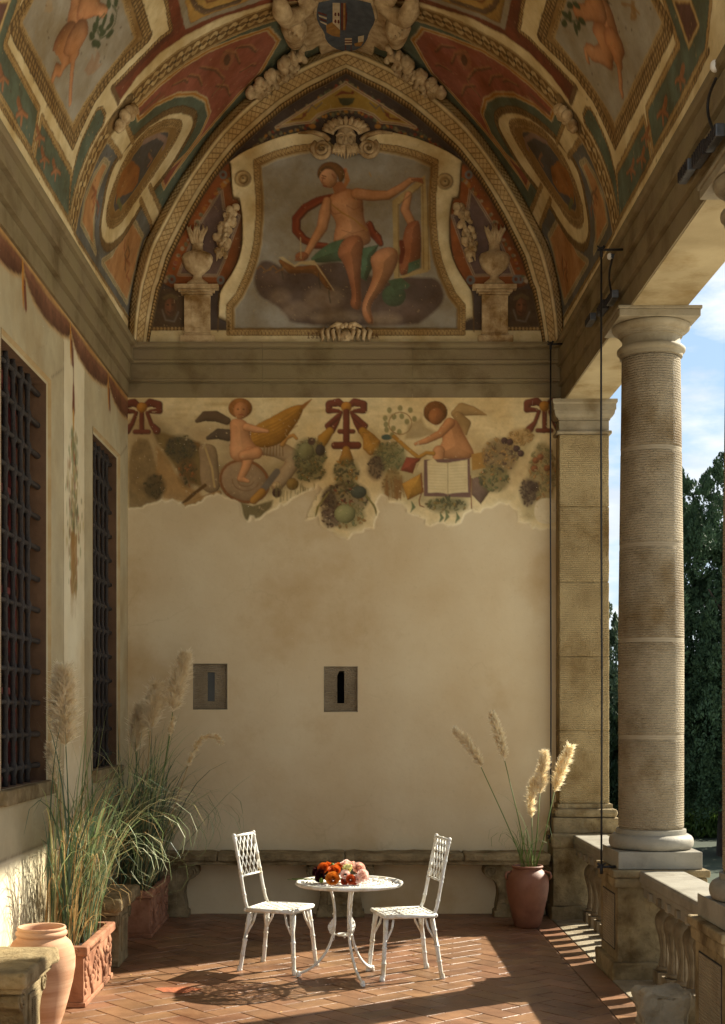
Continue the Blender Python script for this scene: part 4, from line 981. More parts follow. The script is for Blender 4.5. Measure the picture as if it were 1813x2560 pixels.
# central bow over the hanging bunch
cxx = 1642
bow(cxx, 112, T6); s6([(cxx, 150), (cxx, 400)], 52, (112, 58, 44), edge=(70, 36, 28)); s6([(cxx - 85, 395), (cxx + 85, 395)], 56, (112, 58, 44), edge=(70, 36, 28)); s6([(cxx - 60, 180), (cxx - 140, 250), (cxx - 120, 280)], 42, (112, 58, 44), edge=(70, 36, 28)); s6([(cxx + 60, 180), (cxx + 140, 250), (cxx + 120, 280)], 42, (112, 58, 44), edge=(70, 36, 28))
s6([(cxx - 120, 290), (cxx - 170, 350), (cxx - 190, 400)], [60, 90, 60], (176, 132, 52), edge=(120, 84, 36)); s6([(cxx + 120, 290), (cxx + 175, 350), (cxx + 230, 420)], [60, 90, 80], (176, 132, 52), edge=(120, 84, 36))
s6([(cxx, 430), (cxx, 500)], [60, 110], (176, 132, 60), edge=(120, 84, 36))
foliage(cxx, 600, 95, 110, 60, GR + [(176, 128, 52)], seed=6); foliage(cxx, 780, 170, 120, 120, GR + [(130, 60, 40), (70, 50, 48)], seed=7); foliage(cxx + 10, 920, 130, 90, 60, [(150, 150, 104), (120, 132, 96), (150, 110, 60)], seed=8); foliage(cxx - 130, 830, 60, 120, 30, [(60, 48, 48), (84, 66, 50)], seed=9, sz=(8, 14)); foliage(cxx - 110, 930, 70, 70, 26, [(54, 36, 38), (70, 44, 40), (200, 190, 160)], seed=10, sz=(8, 15))
for s_ in (1, -1): s6([(cxx + s_ * 130, 740), (cxx + s_ * 210, 850), (cxx + s_ * 235, 950)], [10, 18, 8], (130, 122, 72))
e6((cxx - 10, 900), 80, 70, (146, 146, 100), edge=(90, 92, 60), ew=5); e6((cxx + 90, 740), 60, 48, (76, 86, 76), edge=(50, 54, 46), ew=5)
# left swag: armour, round shield, cherub with a yellow cloth
p6([(545, 390), (640, 380), (690, 420), (700, 560), (720, 720), (640, 760), (560, 700), (560, 500)], (150, 126, 92), mott=.3, edge=(96, 72, 44), ew=4)
s6([(600, 410), (650, 560), (670, 700)], 14, (186, 158, 104)); s6([(430, 830), (520, 750), (600, 690)], 26, (92, 66, 34)); s6([(450, 840), (560, 800), (700, 750)], 44, (160, 130, 84), edge=(100, 76, 44))
e6((890, 660), 195, 165, (156, 132, 100), rot=.35, edge=(110, 70, 40), ew=8, mott=.25); P.stroke(T6(*[(890 + 180 * math.cos(a) * math.cos(.35) - 150 * math.sin(a) * math.sin(.35), 660 + 180 * math.cos(a) * math.sin(.35) + 150 * math.sin(a) * math.cos(.35)) for a in np.linspace(0, 6.28, 24)]), 6, (130, 84, 46))
for q in (60, 100): P.stroke(T6(*[(890 + q * math.cos(a) + 10, 650 + q * .8 * math.sin(a)) for a in np.linspace(.3, 3.2, 14)]), 2.5, (120, 84, 56), alpha=.7)
s6([(1030, 410), (1130, 420), (1230, 470), (1250, 530), (1180, 620), (1130, 690)], [110, 130, 120, 100, 110, 90], (172, 150, 116), edge=(112, 84, 52))
for j in range(7): s6([(1040 + j * 22, 380 + j * 3), (1030 + j * 24, 470)], 6, (120, 88, 50))
s6([(1030, 720), (1130, 590)], 50, (112, 104, 92)); s6([(960, 800), (1020, 740)], 60, (176, 128, 56), edge=(120, 80, 36)); e6((1130, 690), 38, 28, (200, 176, 130), edge=(120, 84, 50), ew=4); e6((1245, 680), 46, 46, (140, 112, 56), edge=(84, 66, 36), ew=5); e6((1130, 745), 36, 36, (70, 50, 44))
s6([(1170, 390), (1200, 340), (1250, 320), (1275, 345)], [36, 30, 26, 22], (186, 140, 76), edge=(130, 92, 46))
foliage(1370, 470, 120, 130, 110, GR + [(150, 150, 110), (110, 120, 92)], seed=12); foliage(1380, 600, 110, 60, 40, GR, seed=13); e6((1345, 440), 60, 66, (136, 136, 96), edge=(84, 88, 60), ew=5); e6((1450, 430), 36, 44, (70, 66, 62), edge=(46, 42, 40), ew=4); e6((1385, 365), 28, 28, (86, 66, 56))
p6([(940, 260), (1100, 180), (1220, 110), (1335, 85), (1310, 180), (1250, 270), (1160, 390), (1010, 420), (930, 380)], (172, 124, 46), mott=.3, edge=(116, 78, 30), ew=6)
for j in range(5): s6([(960, 300 + j * 24), (1120, 230 + j * 26), (1280, 130 + j * 30)], 10, (140, 96, 36), alpha=.6)
s6([(1320, 110), (1385, 55)], [34, 8], (150, 100, 44))
s6([(760, 215), (680, 180), (600, 180), (540, 215)], [60, 80, 76, 30], (96, 78, 58), edge=(60, 48, 38)); s6([(770, 320), (700, 310), (620, 340)], [90, 80, 30], (84, 70, 56), edge=(52, 44, 36))
FLC = (208, 152, 104)
p6(smooth([(775, 200), (880, 195), (935, 260), (930, 340), (990, 420), (1000, 470), (930, 520), (800, 510), (775, 440), (790, 330)], 1, True), FLC, edge=(132, 80, 46), ew=7)
s6([(905, 260), (990, 280), (1060, 290)], [60, 46, 26], FLC, edge=(132, 80, 46)); s6([(930, 450), (900, 560), (860, 640), (920, 660)], [90, 66, 50, 24], FLC, edge=(132, 80, 46)); s6([(880, 470), (980, 450)], [70, 90], FLC, edge=(132, 80, 46))
e6((860, 120), 90, 76, (150, 100, 50), mott=.5, edge=(110, 70, 34), ew=6); e6((862, 138), 54, 66, (190, 132, 84), edge=(140, 88, 52), ew=5)
for q in ((842, 128), (884, 128)): e6(q, 7, 5, (84, 50, 32))
s6([(848, 168), (876, 168)], 7, (140, 66, 44))
p6([(860, 815), (950, 840), (1100, 800), (1090, 850), (1010, 925), (975, 935), (935, 915), (912, 950), (890, 940)], (120, 110, 76), mott=.5, soft=3)
for j in range(30):
    a = rng.uniform(1080, 1420), 0; y0 = 690 + rng.uniform(-20, 60); s6([(a[0], y0), (a[0] + rng.uniform(-6, 6), y0 + rng.uniform(30, 80))], 8, (120, 112, 72), alpha=.6)
# right swag: reading cherub on open books, fruit
p6([(170, 300), (230, 300), (300, 360), (300, 450), (220, 470), (170, 420)], (180, 136, 60), T=T7b, mott=.4, edge=(120, 84, 40), ew=5)
foliage(370, 480, 120, 110, 80, [(112, 116, 76), (92, 102, 70), (130, 122, 80)], T=T7b, seed=21); foliage(390, 680, 80, 110, 40, [(140, 110, 60), (120, 100, 60)], T=T7b, seed=22, sz=(6, 16)); foliage(265, 560, 60, 90, 44, [(60, 48, 48), (80, 62, 52)], T=T7b, seed=23, sz=(8, 15)); e6((345, 335), 40, 22, (72, 96, 90), T=T7b)
for a, b in ((365, 135), (445, 120), (520, 135), (335, 195), (400, 185), (457, 180), (550, 200), (340, 240), (495, 220), (345, 280), (395, 270), (438, 295), (385, 320)): e6((a, b), 18, 22, (130, 128, 82), T=T7b, alpha=.85)
P.stroke(T7b(*[(445 + 85 * math.cos(a), 232 + 82 * math.sin(a)) for a in np.linspace(0, 6.28, 20)]), 2.4, (140, 106, 62))
p6([(500, 250), (600, 190), (640, 260), (720, 300), (600, 340), (480, 350)], (150, 128, 88), T=T7b, alpha=.7, mott=.3, soft=4)
s6([(850, 160), (900, 130), (980, 140), (1080, 170)], [60, 100, 70, 10], (166, 138, 92), T=T7b, edge=(112, 88, 54)); s6([(870, 180), (920, 240), (930, 310)], [70, 100, 20], (160, 130, 84), T=T7b, edge=(112, 84, 50))
p6(smooth([(770, 200), (860, 195), (910, 300), (985, 430), (990, 470), (940, 500), (800, 500), (700, 470), (690, 430), (760, 380), (750, 290)], 1, True), (194, 140, 94), T=T7b, edge=(124, 76, 44), ew=8)
s6([(810, 230), (740, 310), (640, 360), (560, 385)], [80, 60, 46, 26], (190, 134, 88), T=T7b, edge=(120, 72, 42)); s6([(730, 440), (720, 560), (700, 600), (740, 630)], [90, 74, 60, 26], (196, 142, 96), T=T7b, edge=(122, 76, 46))
e6((705, 150), 90, 84, (122, 82, 44), T=T7b, mott=.5, edge=(84, 54, 28), ew=6); e6((710, 180), 58, 66, (160, 106, 64), T=T7b, edge=(110, 70, 42), ew=6)
p6([(620, 500), (960, 490), (965, 780), (620, 770)], (112, 84, 78), T=T7b); p6([(645, 510), (690, 490), (720, 520), (790, 525), (940, 500), (945, 740), (850, 745), (795, 755), (740, 742), (650, 745)], (214, 196, 150), T=T7b, mott=.1)
for j in range(9): s6([(660, 540 + j * 22), (780, 545 + j * 22)], 3, (186, 164, 120), T=T7b, alpha=.7); s6([(810, 545 + j * 22), (930, 538 + j * 22)], 3, (186, 164, 120), T=T7b, alpha=.7)
s6([(795, 520), (797, 770)], 5, (150, 126, 90), T=T7b)
s6([(400, 330), (500, 420), (580, 485), (640, 450), (690, 455)], 30, (178, 132, 56), T=T7b, edge=(120, 84, 36)); p6([(490, 480), (600, 490), (545, 605), (445, 580)], (136, 66, 46), T=T7b, edge=(90, 44, 30), ew=5); s6([(545, 600), (570, 530), (640, 480)], 10, (206, 182, 130), T=T7b)
p6([(455, 680), (600, 600), (620, 740), (500, 800)], (180, 134, 56), T=T7b, edge=(130, 90, 40), ew=5, mott=.3); p6([(970, 460), (1070, 440), (1080, 560), (975, 580)], (170, 130, 66), T=T7b, mott=.3); p6([(970, 640), (1040, 620), (1110, 730), (1040, 830), (975, 760)], (116, 96, 84), T=T7b, mott=.25, edge=(78, 58, 44), ew=4)
foliage(790, 835, 150, 55, 60, GR, T=T7b, seed=25); foliage(1180, 470, 130, 130, 110, [(150, 122, 80), (130, 120, 84), (96, 78, 62), (170, 134, 80), (84, 62, 56)], T=T7b, seed=26); foliage(1140, 640, 110, 100, 60, GR + [(170, 120, 70)], T=T7b, seed=27); foliage(1330, 330, 90, 60, 30, [(176, 140, 86), (160, 130, 80)], T=T7b, seed=28)
for q in ((1215, 360), (1255, 370), (1305, 420), (1335, 455)): e6(q, 26, 26, (78, 58, 56), T=T7b, edge=(52, 38, 38), ew=4)
foliage(1500, 600, 100, 220, 120, [(150, 140, 100), (136, 132, 90), (170, 130, 80)], T=T7b, seed=29); foliage(1390, 740, 60, 100, 60, [(64, 50, 52), (84, 66, 62)], T=T7b, seed=30, sz=(9, 16)); foliage(1430, 700, 40, 40, 20, [(64, 50, 52)], T=T7b, seed=31, sz=(9, 14))
for q in ((1445, 505), (1480, 480), (1435, 565), (1530, 565)): e6(q, 26, 24, (150, 100, 66), T=T7b, edge=(110, 70, 46), ew=4)
p6(smooth([(1430, 860), (1460, 790), (1560, 780), (1620, 820), (1620, 960), (1500, 980), (1440, 940)], 2, True), (226, 212, 176), T=T7b, mott=.08)
s6([(600, 600), (610, 720), (585, 800), (590, 840), (620, 850)], 8, (120, 66, 40), T=T7b); s6([(965, 620), (972, 870)], 8, (120, 66, 40), T=T7b)
for j in range(24):
    a = rng.uniform(330, 460); s6([(a, 640 + rng.uniform(-30, 60)), (a + rng.uniform(-14, 20), 780 + rng.uniform(-20, 20))], 8, (136, 100, 56), T=T7b, alpha=.7)
for cx_, cy_ in ((740, 930), (780, 920), (860, 930), (530, 850)): s6([(cx_, cy_ - 40), (cx_ + 14, cy_), (cx_ - 8, cy_ + 36)], [6, 26, 4], (112, 124, 88), T=T7b)
# everything below the ragged edge is later plaster again
P.k = 500
U_, V_ = P.u[:, None], P.v[None, :]; lowa = np.array(low); yl = np.interp(P.u, lowa[:, 0][np.argsort(lowa[:, 0])], lowa[:, 1][np.argsort(lowa[:, 0])])
out = ~P.inside(np.array(area), U_, V_)
P.C[out] = L3(WALLC); P.H[out] = 0
P.stroke(low, 2.6, (240, 228, 190), soft=2.5, alpha=.7, h=.007); n_ = noise2(U_, V_, .02, 70, 3)
P.C *= (1 + .10 * (noise2(U_, V_, .05, 41) - .5) * 2 * (~out))[..., None]
P.C = np.where(out[..., None], P.C, P.C * .92 + L3((176, 152, 108)) * .08); f = (np.clip((noise2(U_, V_, .12, 83, 3) - .78) * 12, 0, .45) * (~out))[..., None]; P.C = P.C * (1 - f) + L3((200, 180, 138)) * f
pos = np.empty(P.C.shape); pos[..., 0] = (P.u[:, None] - CX) * KW; pos[..., 2] = EYE + (CY - P.v[None, :]) * KW; pos[..., 1] = YW - P.H
pos[-1, :, 0] = 2.07
grid_mesh('fresco_remains', pos, P.C, m_wall, wall)
zt = float(pos[0, -1, 2])
X0, X1 = float(pos[0, 0, 0]), 2.07
wx = sorted([X0 - .15, X1] + [(q - CX) * KW for s_ in SL for q in s_[:2]]); wz = sorted([-.2, zt] + [EYE + (CY - q) * KW for s_ in SL for q in s_[2:4]])
gx = sorted(set(list(np.linspace(X0 - .15, X1, 60)) + wx)); gz = sorted(set(list(np.linspace(-.2, zt, 50)) + wz))
gx, gz = np.array(gx), np.array(gz)
pos = np.zeros((len(gx), len(gz), 3)); pos[..., 0] = gx[:, None]; pos[..., 1] = YW; pos[..., 2] = gz[None, :]
cxm = (gx[:-1] + gx[1:]) / 2; czm = (gz[:-1] + gz[1:]) / 2; skip = np.zeros((len(cxm), len(czm)), bool)
for a, b, c_, d_, *_r in SL: skip |= ((cxm > (a - CX) * KW) & (cxm < (b - CX) * KW))[:, None] & ((czm < EYE + (CY - c_) * KW) & (czm > EYE + (CY - d_) * KW))[None, :]
C = np.empty(pos.shape); C[:] = L3(WALLC)
grid_mesh('plaster', pos, C, m_wall, wall, skip=skip)
for k, (a, b, c_, d_, e_, f_, g_, h_) in enumerate(SL):
    A, B, Cc, D = (a - CX) * KW, (b - CX) * KW, EYE + (CY - d_) * KW, EYE + (CY - c_) * KW
    e1, f1, g1, h1 = (e_ - CX) * KW, (f_ - CX) * KW, EYE + (CY - h_) * KW, EYE + (CY - g_) * KW
    w_o = thing('slit_window', ['grey-filled slit in a square tooled stone plaque, the left one in the end wall', 'open black slit with a chipped edge in a tooled stone plaque, the right one in the end wall'][k], 'window', (A, YW, Cc), 'slit windows in the end wall')
    mb = MB(); d0, d1 = YW + .022, YW + .30
    for (x0, x1, z0, z1) in ((A, e1, Cc, D), (f1, B, Cc, D), (e1, f1, Cc, g1), (e1, f1, h1, D)): mb.box(x0, x1, d0, d1, z0, z1)
    if k == 1:
        mb = MB()
        ex = [(e1 - .004, h1 - .04), (e1 + .01, h1 + .005), (f1 + .0, h1 + .045), (f1 + .03, h1 + .06)]
        for (x0, x1, z0, z1) in ((A, e1, Cc, D), (f1, B, Cc, D), (e1, f1, Cc, g1), (e1, f1, h1 + .02, D)): mb.box(x0, x1, d0, d1, z0, z1)
        mb.add([(e1, d0 + .002, h1 - .03), (e1 + .02, d0 + .002, h1 + .02), (e1, d0 + .002, h1 + .02)], [(0, 1, 2)])
    put('stone_plaque', mb, m_tool, w_o)
    mb = MB(); mb.box(A - .004, A + .002, YW - .002, d0 + .01, Cc, D); mb.box(B - .002, B + .004, YW - .002, d0 + .01, Cc, D); mb.box(A - .004, B + .004, YW - .002, d0 + .01, D - .002, D + .004); mb.box(A - .004, B + .004, YW - .002, d0 + .01, Cc - .004, Cc + .002)
    put('plaster_rim', mb, m_stone, w_o)
    mb = MB(); mb.box(e1 - .01, f1 + .01, (YW + .05) if k == 0 else (YW + .28), YW + .31, g1 - .01, h1 + .01); put('slit_back', mb, m_concrete if k == 0 else m_dark, w_o)
# the wall's mass, behind the plaster
mb = MB(); mb.box(-2.4, 2.5, YW + .32, YW + .8, -.3, 9); put('masonry', mb, m_pietra, wall)
mb = MB(); mb.box(-2.4, X0 - .1, YW + .01, YW + .33, -.3, 9); mb.box(2.03, 2.5, YW + .01, YW + .33, -.3, 9); mb.box(X0 - .1, 2.03, YW + .01, YW + .33, zt + .02, 9); put('masonry', mb, m_pietra, wall)

# ------------------------------------------------------------------ architraves
ARC = [(.0, Z_ENT0), (.040, Z_ENT0), (.040, 5.060), (.030, 5.064), (.030, 5.074), (.066, 5.080), (.068, 5.098), (.060, 5.104), (.060, 5.232), (.050, 5.236), (.050, 5.246), (.086, 5.252), (.090, 5.272), (.080, 5.280), (.080, 5.376), (.072, 5.380), (.072, 5.388), (.104, 5.396), (.118, 5.415), (.118, Z_ENT1), (.0, Z_ENT1)]
ent = thing('end_architrave', 'dark grey-brown sandstone architrave with three fasciae across the end wall', 'architrave', (0, YW, Z_ENT0))
mb = MB()
for a, b in ((-2.2, -.79), (-.788, .64), (.642, 2.06)): 
    mb = MB(); mb.sweep_line(ARC, a, b, lambda q, t: (t, YW + .02 - q[0], q[1] - .005 if False else q[1])); put('architrave_block', mb, m_pietra, ent)
ent = thing('left_architrave', 'olive-brown sandstone architrave running along the top of the left wall', 'architrave', (-2.1, 10, Z_ENT0))
for a, b in ((Y0, 6.6), (6.603, 8.9), (8.902, 10.42), (10.423, 12.0), (12.003, 12.93)):
    mb = MB(); mb.sweep_line(ARC, a, b, lambda q, t: (XL(t) - .02 + q[0], t, q[1])); put('architrave_block', mb, m_pietra, ent)
beam = thing('colonnade_beam', 'stone beam over the colonnade with plastered underside and stepped inner face', 'beam', (PX, 10, Z_BEAM))
BP = [(0, Z_BEAM), (0, 5.012), (.010, 5.016), (.010, 5.026), (-.022, 5.032), (-.024, 5.05), (-.014, 5.056), (-.014, 5.196), (-.004, 5.20), (-.004, 5.21), (-.036, 5.216), (-.040, 5.236), (-.030, 5.242), (-.030, 5.37), (-.022, 5.374), (-.022, 5.384), (-.050, 5.392), (-.062, 5.41), (-.062, Z_ENT1), (.30, Z_ENT1), (.30, Z_BEAM + .004), (.05, Z_BEAM + .004)]
for a, b in ((Y0, 4.42), (4.423, 7.3), (7.303, 10.1), (10.103, 12.995)):
    mb = MB(); mb.sweep_line([(XR0 + q[0], q[1]) for q in BP], a, b, lambda q, t: (q[0], t, q[1])); put('beam_block', mb, m_pietra, beam)
m_soff = M_('soffit_plaster', (166, 150, 114), .9, var=(142, 126, 92), scale=2.4, bump=.15, bscale=20, stain=(196, 178, 140), sstain=1.4, spec=.2)
mb = MB(); mb.box(XR0 + .012, XR1 - .004, Y0, 12.99, Z_BEAM - .003, Z_BEAM + .001); mb.box(XR1 - .11, XR1, Y0, 13.0, Z_BEAM, Z_ENT1); put('soffit_plaster', mb, m_soff, beam)
mb = MB(); mb.box(XR1, XR1 + .05, Y0, 13.4, Z_BEAM + .25, Z_ENT1 + .2); mb.box(XR0 + .14, XR1 + .02, Y0, 13.4, Z_ENT1, 7.9); put('outer_wall', mb, m_soff, beam)
roof = thing('loggia_roof', 'roof closing the loggia above the vault', 'roof', (0, 8, 8.6))
mb = MB(); mb.box(-2.9, 2.95, Y0, 13.6, 8.62, 8.74); put('roof_deck', mb, m_terra, roof)

# ------------------------------------------------------------------ left wall with two barred windows
WIN = [(8.46, 9.74, 1.44, 4.275), (11.33, 12.53, 1.44, 4.265)]
CH = .036
lw = thing('left_wall', 'long side wall of the loggia, grey window surrounds and cream panels under a painted swag', 'wall', (-2.1, 10, 0))
ed = [8.46 - CH, 9.74 + CH, 11.33 - CH, 12.53 + CH]
gy = np.array(sorted(set(np.round(np.concatenate([np.arange(6.4, 13.0, .021), [YW], ed]), 4)))); gzz = np.array(sorted(set(np.round(np.concatenate([np.arange(-.1, 4.93, .022), [4.94, 1.44 - CH, 4.275 + CH, 4.265 + CH]]), 4))))
P = Paint(gy, gzz, (214, 205, 175), nsc=1); P.soft = .012
GREY = (176, 166, 136)
for a, b in ((6.3, 10.2), (10.97, 13.1)): P.poly([(a, 1.0), (b, 1.0), (b, 5.0), (a, 5.0)], GREY, mott=.12)
P.stroke([(6.3, 1.0), (10.2, 1.0)], .012, (120, 108, 84)); P.stroke([(10.2, 1.0), (10.2, 4.7)], .010, (128, 116, 92)); P.stroke([(10.97, 1.0), (10.97, 4.6)], .010, (128, 116, 92)); P.stroke([(10.97, 1.0), (13, 1.0)], .012, (120, 108, 84)); P.stroke([(9.8, 4.34), (10.2, 4.50)], .006, (120, 108, 84)); P.stroke([(12.6, 4.3), (12.95, 4.46)], .006, (120, 108, 84))
nodes = [6.0, 7.5, 8.98, 10.45, 12.0, 13.4]
for a, b in zip(nodes[:-1], nodes[1:]):
    m_ = (a + b) / 2; q = [(a, 4.95), (b, 4.95), (b - .02, 4.80), (b - .25, 4.745), (m_, 4.70), (a + .28, 4.725), (a + .02, 4.83)]
    P.poly([(x + 0, y - .018) for x, y in q], (176, 150, 106), mott=.3); P.poly(smooth(q, 1, True), (118, 82, 60), mott=.5, edge=(92, 62, 46), ew=.03)
    P.stroke([(a + .05, 4.925), (m_, 4.905), (b - .05, 4.925)], .03, (196, 158, 96), alpha=.8)
    P.stroke([(b, 4.90), (b, 4.72), (b + .01, 4.60)], [.06, .06, .02], (184, 130, 50), edge=(120, 80, 30)); P.stroke([(b + .04, 4.78), (b + .07, 4.62)], .06, (112, 62, 44))
c0 = 10.55
P.stroke([(c0, 4.75), (c0, 4.35)], .025, (110, 66, 48)); P.stroke([(c0, 4.45), (c0, 4.28)], [.06, .10], (116, 70, 52)); P.stroke([(c0, 4.25), (c0, 4.12)], .05, (184, 138, 60))
for j in range(300):
    t = rng.uniform(0, 1); wd_ = .20 * math.sin(math.pi * (.12 + .8 * t)) + .03
    P.ell((c0 + rng.normal(0, wd_ * .55), 4.10 - 1.25 * t), rng.uniform(.008, .03), rng.uniform(.02, .055), [(120, 128, 88), (150, 140, 96), (104, 108, 76), (150, 96, 66), (186, 170, 120)][j % 5], alpha=.7)
for j in range(22): 
    a = c0 + rng.uniform(-.1, .12); P.stroke([(a, 3.3), (a + rng.uniform(-.02, .03), 2.75 + rng.uniform(-.1, .2))], [.03, .006], (150, 116, 66), alpha=.7)
P.C *= (1 + .10 * (noise2(P.u[:, None], P.v[None, :], 5, 3) - .5) * 2)[..., None]
pos = np.zeros(P.C.shape); pos[..., 1] = P.u[:, None]; pos[..., 2] = P.v[None, :]; pos[..., 0] = XL(P.u)[:, None] + P.H
cy_, cz_ = (gy[:-1] + gy[1:]) / 2, (gzz[:-1] + gzz[1:]) / 2; skip = np.zeros((len(cy_), len(cz_)), bool)
for a, b, c_, d_ in WIN: skip |= ((cy_ > a - CH) & (cy_ < b + CH))[:, None] & ((cz_ > c_ - CH) & (cz_ < d_ + CH))[None, :]
grid_mesh('plaster', pos, P.C, m_wall, lw, skip=skip)
pos = np.array([[[XL(a), a, z] for z in (-.1, 1.0, 1.001, 4.94)] for a in np.linspace(Y0, 6.42, 12)]); C = np.empty(pos.shape); C[:] = L3(GREY); C[:, :2] = L3((222, 212, 180)); grid_mesh('plaster', pos, C, m_wall, lw)
m_sur = M_('painted_grey_plaster', GREY, .9, var=(166, 150, 112), scale=3, bump=.2, bscale=16)
m_glow = M_('yellow_lit_chamfer', (176, 156, 116), .85, var=(160, 132, 84), scale=6, bump=.2)  # warm light falling on the chamfer is put into its colour
for k, (a, b, c_, d_) in enumerate(WIN):
    w_o = thing('barred_window', ['tall window with black iron grille nearest the camera, red frame behind, on the left wall', 'narrower-looking far window with black iron grille, behind the far grass planter'][k], 'window', (XL((a + b) / 2), (a + b) / 2, c_), 'barred windows of the left wall')
    def ring(r0, d0, r1, d1):
        mb = MB(); A_ = [(a - r0, c_ - r0), (b + r0, c_ - r0), (b + r0, d_ + r0), (a - r0, d_ + r0)]; B_ = [(a - r1, c_ - r1), (b + r1, c_ - r1), (b + r1, d_ + r1), (a - r1, d_ + r1)]
        mb.add([(XL(y) - d0, y, z) for y, z in A_] + [(XL(y) - d1, y, z) for y, z in B_], [(i, (i + 1) % 4, (i + 1) % 4 + 4, i + 4) for i in range(4)]); return mb
    put('chamfer', ring(CH + .001, -.004, .016, .016), m_glow, w_o, fix=False); put('surround', ring(.016, .016, .0, .024), m_sur, w_o, fix=False)
    put('reveal', ring(.0, .024, -.004, .30), m_reveal, w_o, fix=False)
    mb = MB(); mb.box(XL(a) - .02, XL(a) + .05, a - .07, b + .07, c_ - .10, c_ - .0); put('sill', mb, m_old, w_o, bevel=.012)
    # red wooden frame with glass behind the grille
    xr = -.22; mb = MB()
    for (y0, y1, z0, z1) in [(a, b, c_, c_ + .09), (a, b, d_ - .09, d_), (a, a + .08, c_, d_), (b - .08, b, c_, d_), ((a + b) / 2 - .06, (a + b) / 2 + .06, c_, d_)] + [(a, b, z, z + .05) for z in (2.05, 2.75, 3.45)]:
        mb.box(XL(a) + xr - .05, XL(a) + xr, y0 + .001, y1 - .001, z0 + .001, z1 - .001)
    put('wooden_frame', mb, m_redwood, w_o, bevel=.004)
    mb = MB(); mb.box(XL(a) + xr - .045, XL(a) + xr - .04, a + .01, b - .01, c_ + .01, d_ - .01)
    put('pane', mb, M_('dark_window_glass_%d' % k, (16, 16, 15), .08, spec=.6), w_o)
    ny = 6; sp = (b - a) / ny * 1.0; XG = -.085
    nh = 13; ks = [c_ + .11 + j * .221 for j in range(nh)]
    ys_ = [8.65, 8.85, 9.05, 9.25, 9.44] if k == 0 else [11.40, 11.59, 11.78, 11.97, 12.16, 12.35]
    for yv in ys_:
        mb = MB(); zz = [c_ - .005] ; rr = [.021]
        for z in ks: zz += [z - .05, z - .03, z, z + .03, z + .05]; rr += [.017, .025, .030, .025, .017]
        zz.append(d_ + .005); rr.append(.019)
        mb.tube([(XL(yv) + XG + .002 * math.sin(yv * 40 + z * 3), yv + .003 * math.sin(z * 5 + yv), z) for z in zz], rr, 8); put('vertical_bar', mb, m_iron, w_o, smooth=True)
    for z in ks:
        mb = MB(); yy = [a - .02]; rr = [.02]
        for yv in ys_: yy += [yv - .05, yv, yv + .05]; rr += [.0165, .0165, .0165]
        yy.append(b + .02); rr.append(.022)
        mb.tube([(XL(y_) + XG, y_, z + .002 * math.sin(y_ * 30)) for y_ in yy], rr, 8); put('cross_bar', mb, m_iron, w_o, smooth=True)
# dark room behind the windows and the mass of the house
hs = thing('house_rooms', 'dark rooms of the villa behind the barred windows', 'building', (-3.5, 10, 0))
mb = MB(); mb.box(-6, -5.9, Y0, 13.8, -.3, 9); mb.box(-6, -2.2, 13.4, 13.8, -.3, 9); mb.box(-6, -2.2, Y0, Y0 + .1, -.3, 9); mb.box(-6, -2.1, Y0, 13.8, 8.6, 9); mb.box(-6, -2.5, Y0, 13.8, -.2, -.1)
mb.box(-2.52, -2.46, Y0, 8.3, -.2, 9); mb.box(-2.52, -2.46, 9.9, 11.2, -.2, 9); mb.box(-2.52, -2.46, 12.7, 13.5, -.2, 9); mb.box(-2.52, -2.46, 8.3, 12.7, 4.4, 9)
put('room_wall', mb, m_dark, hs)

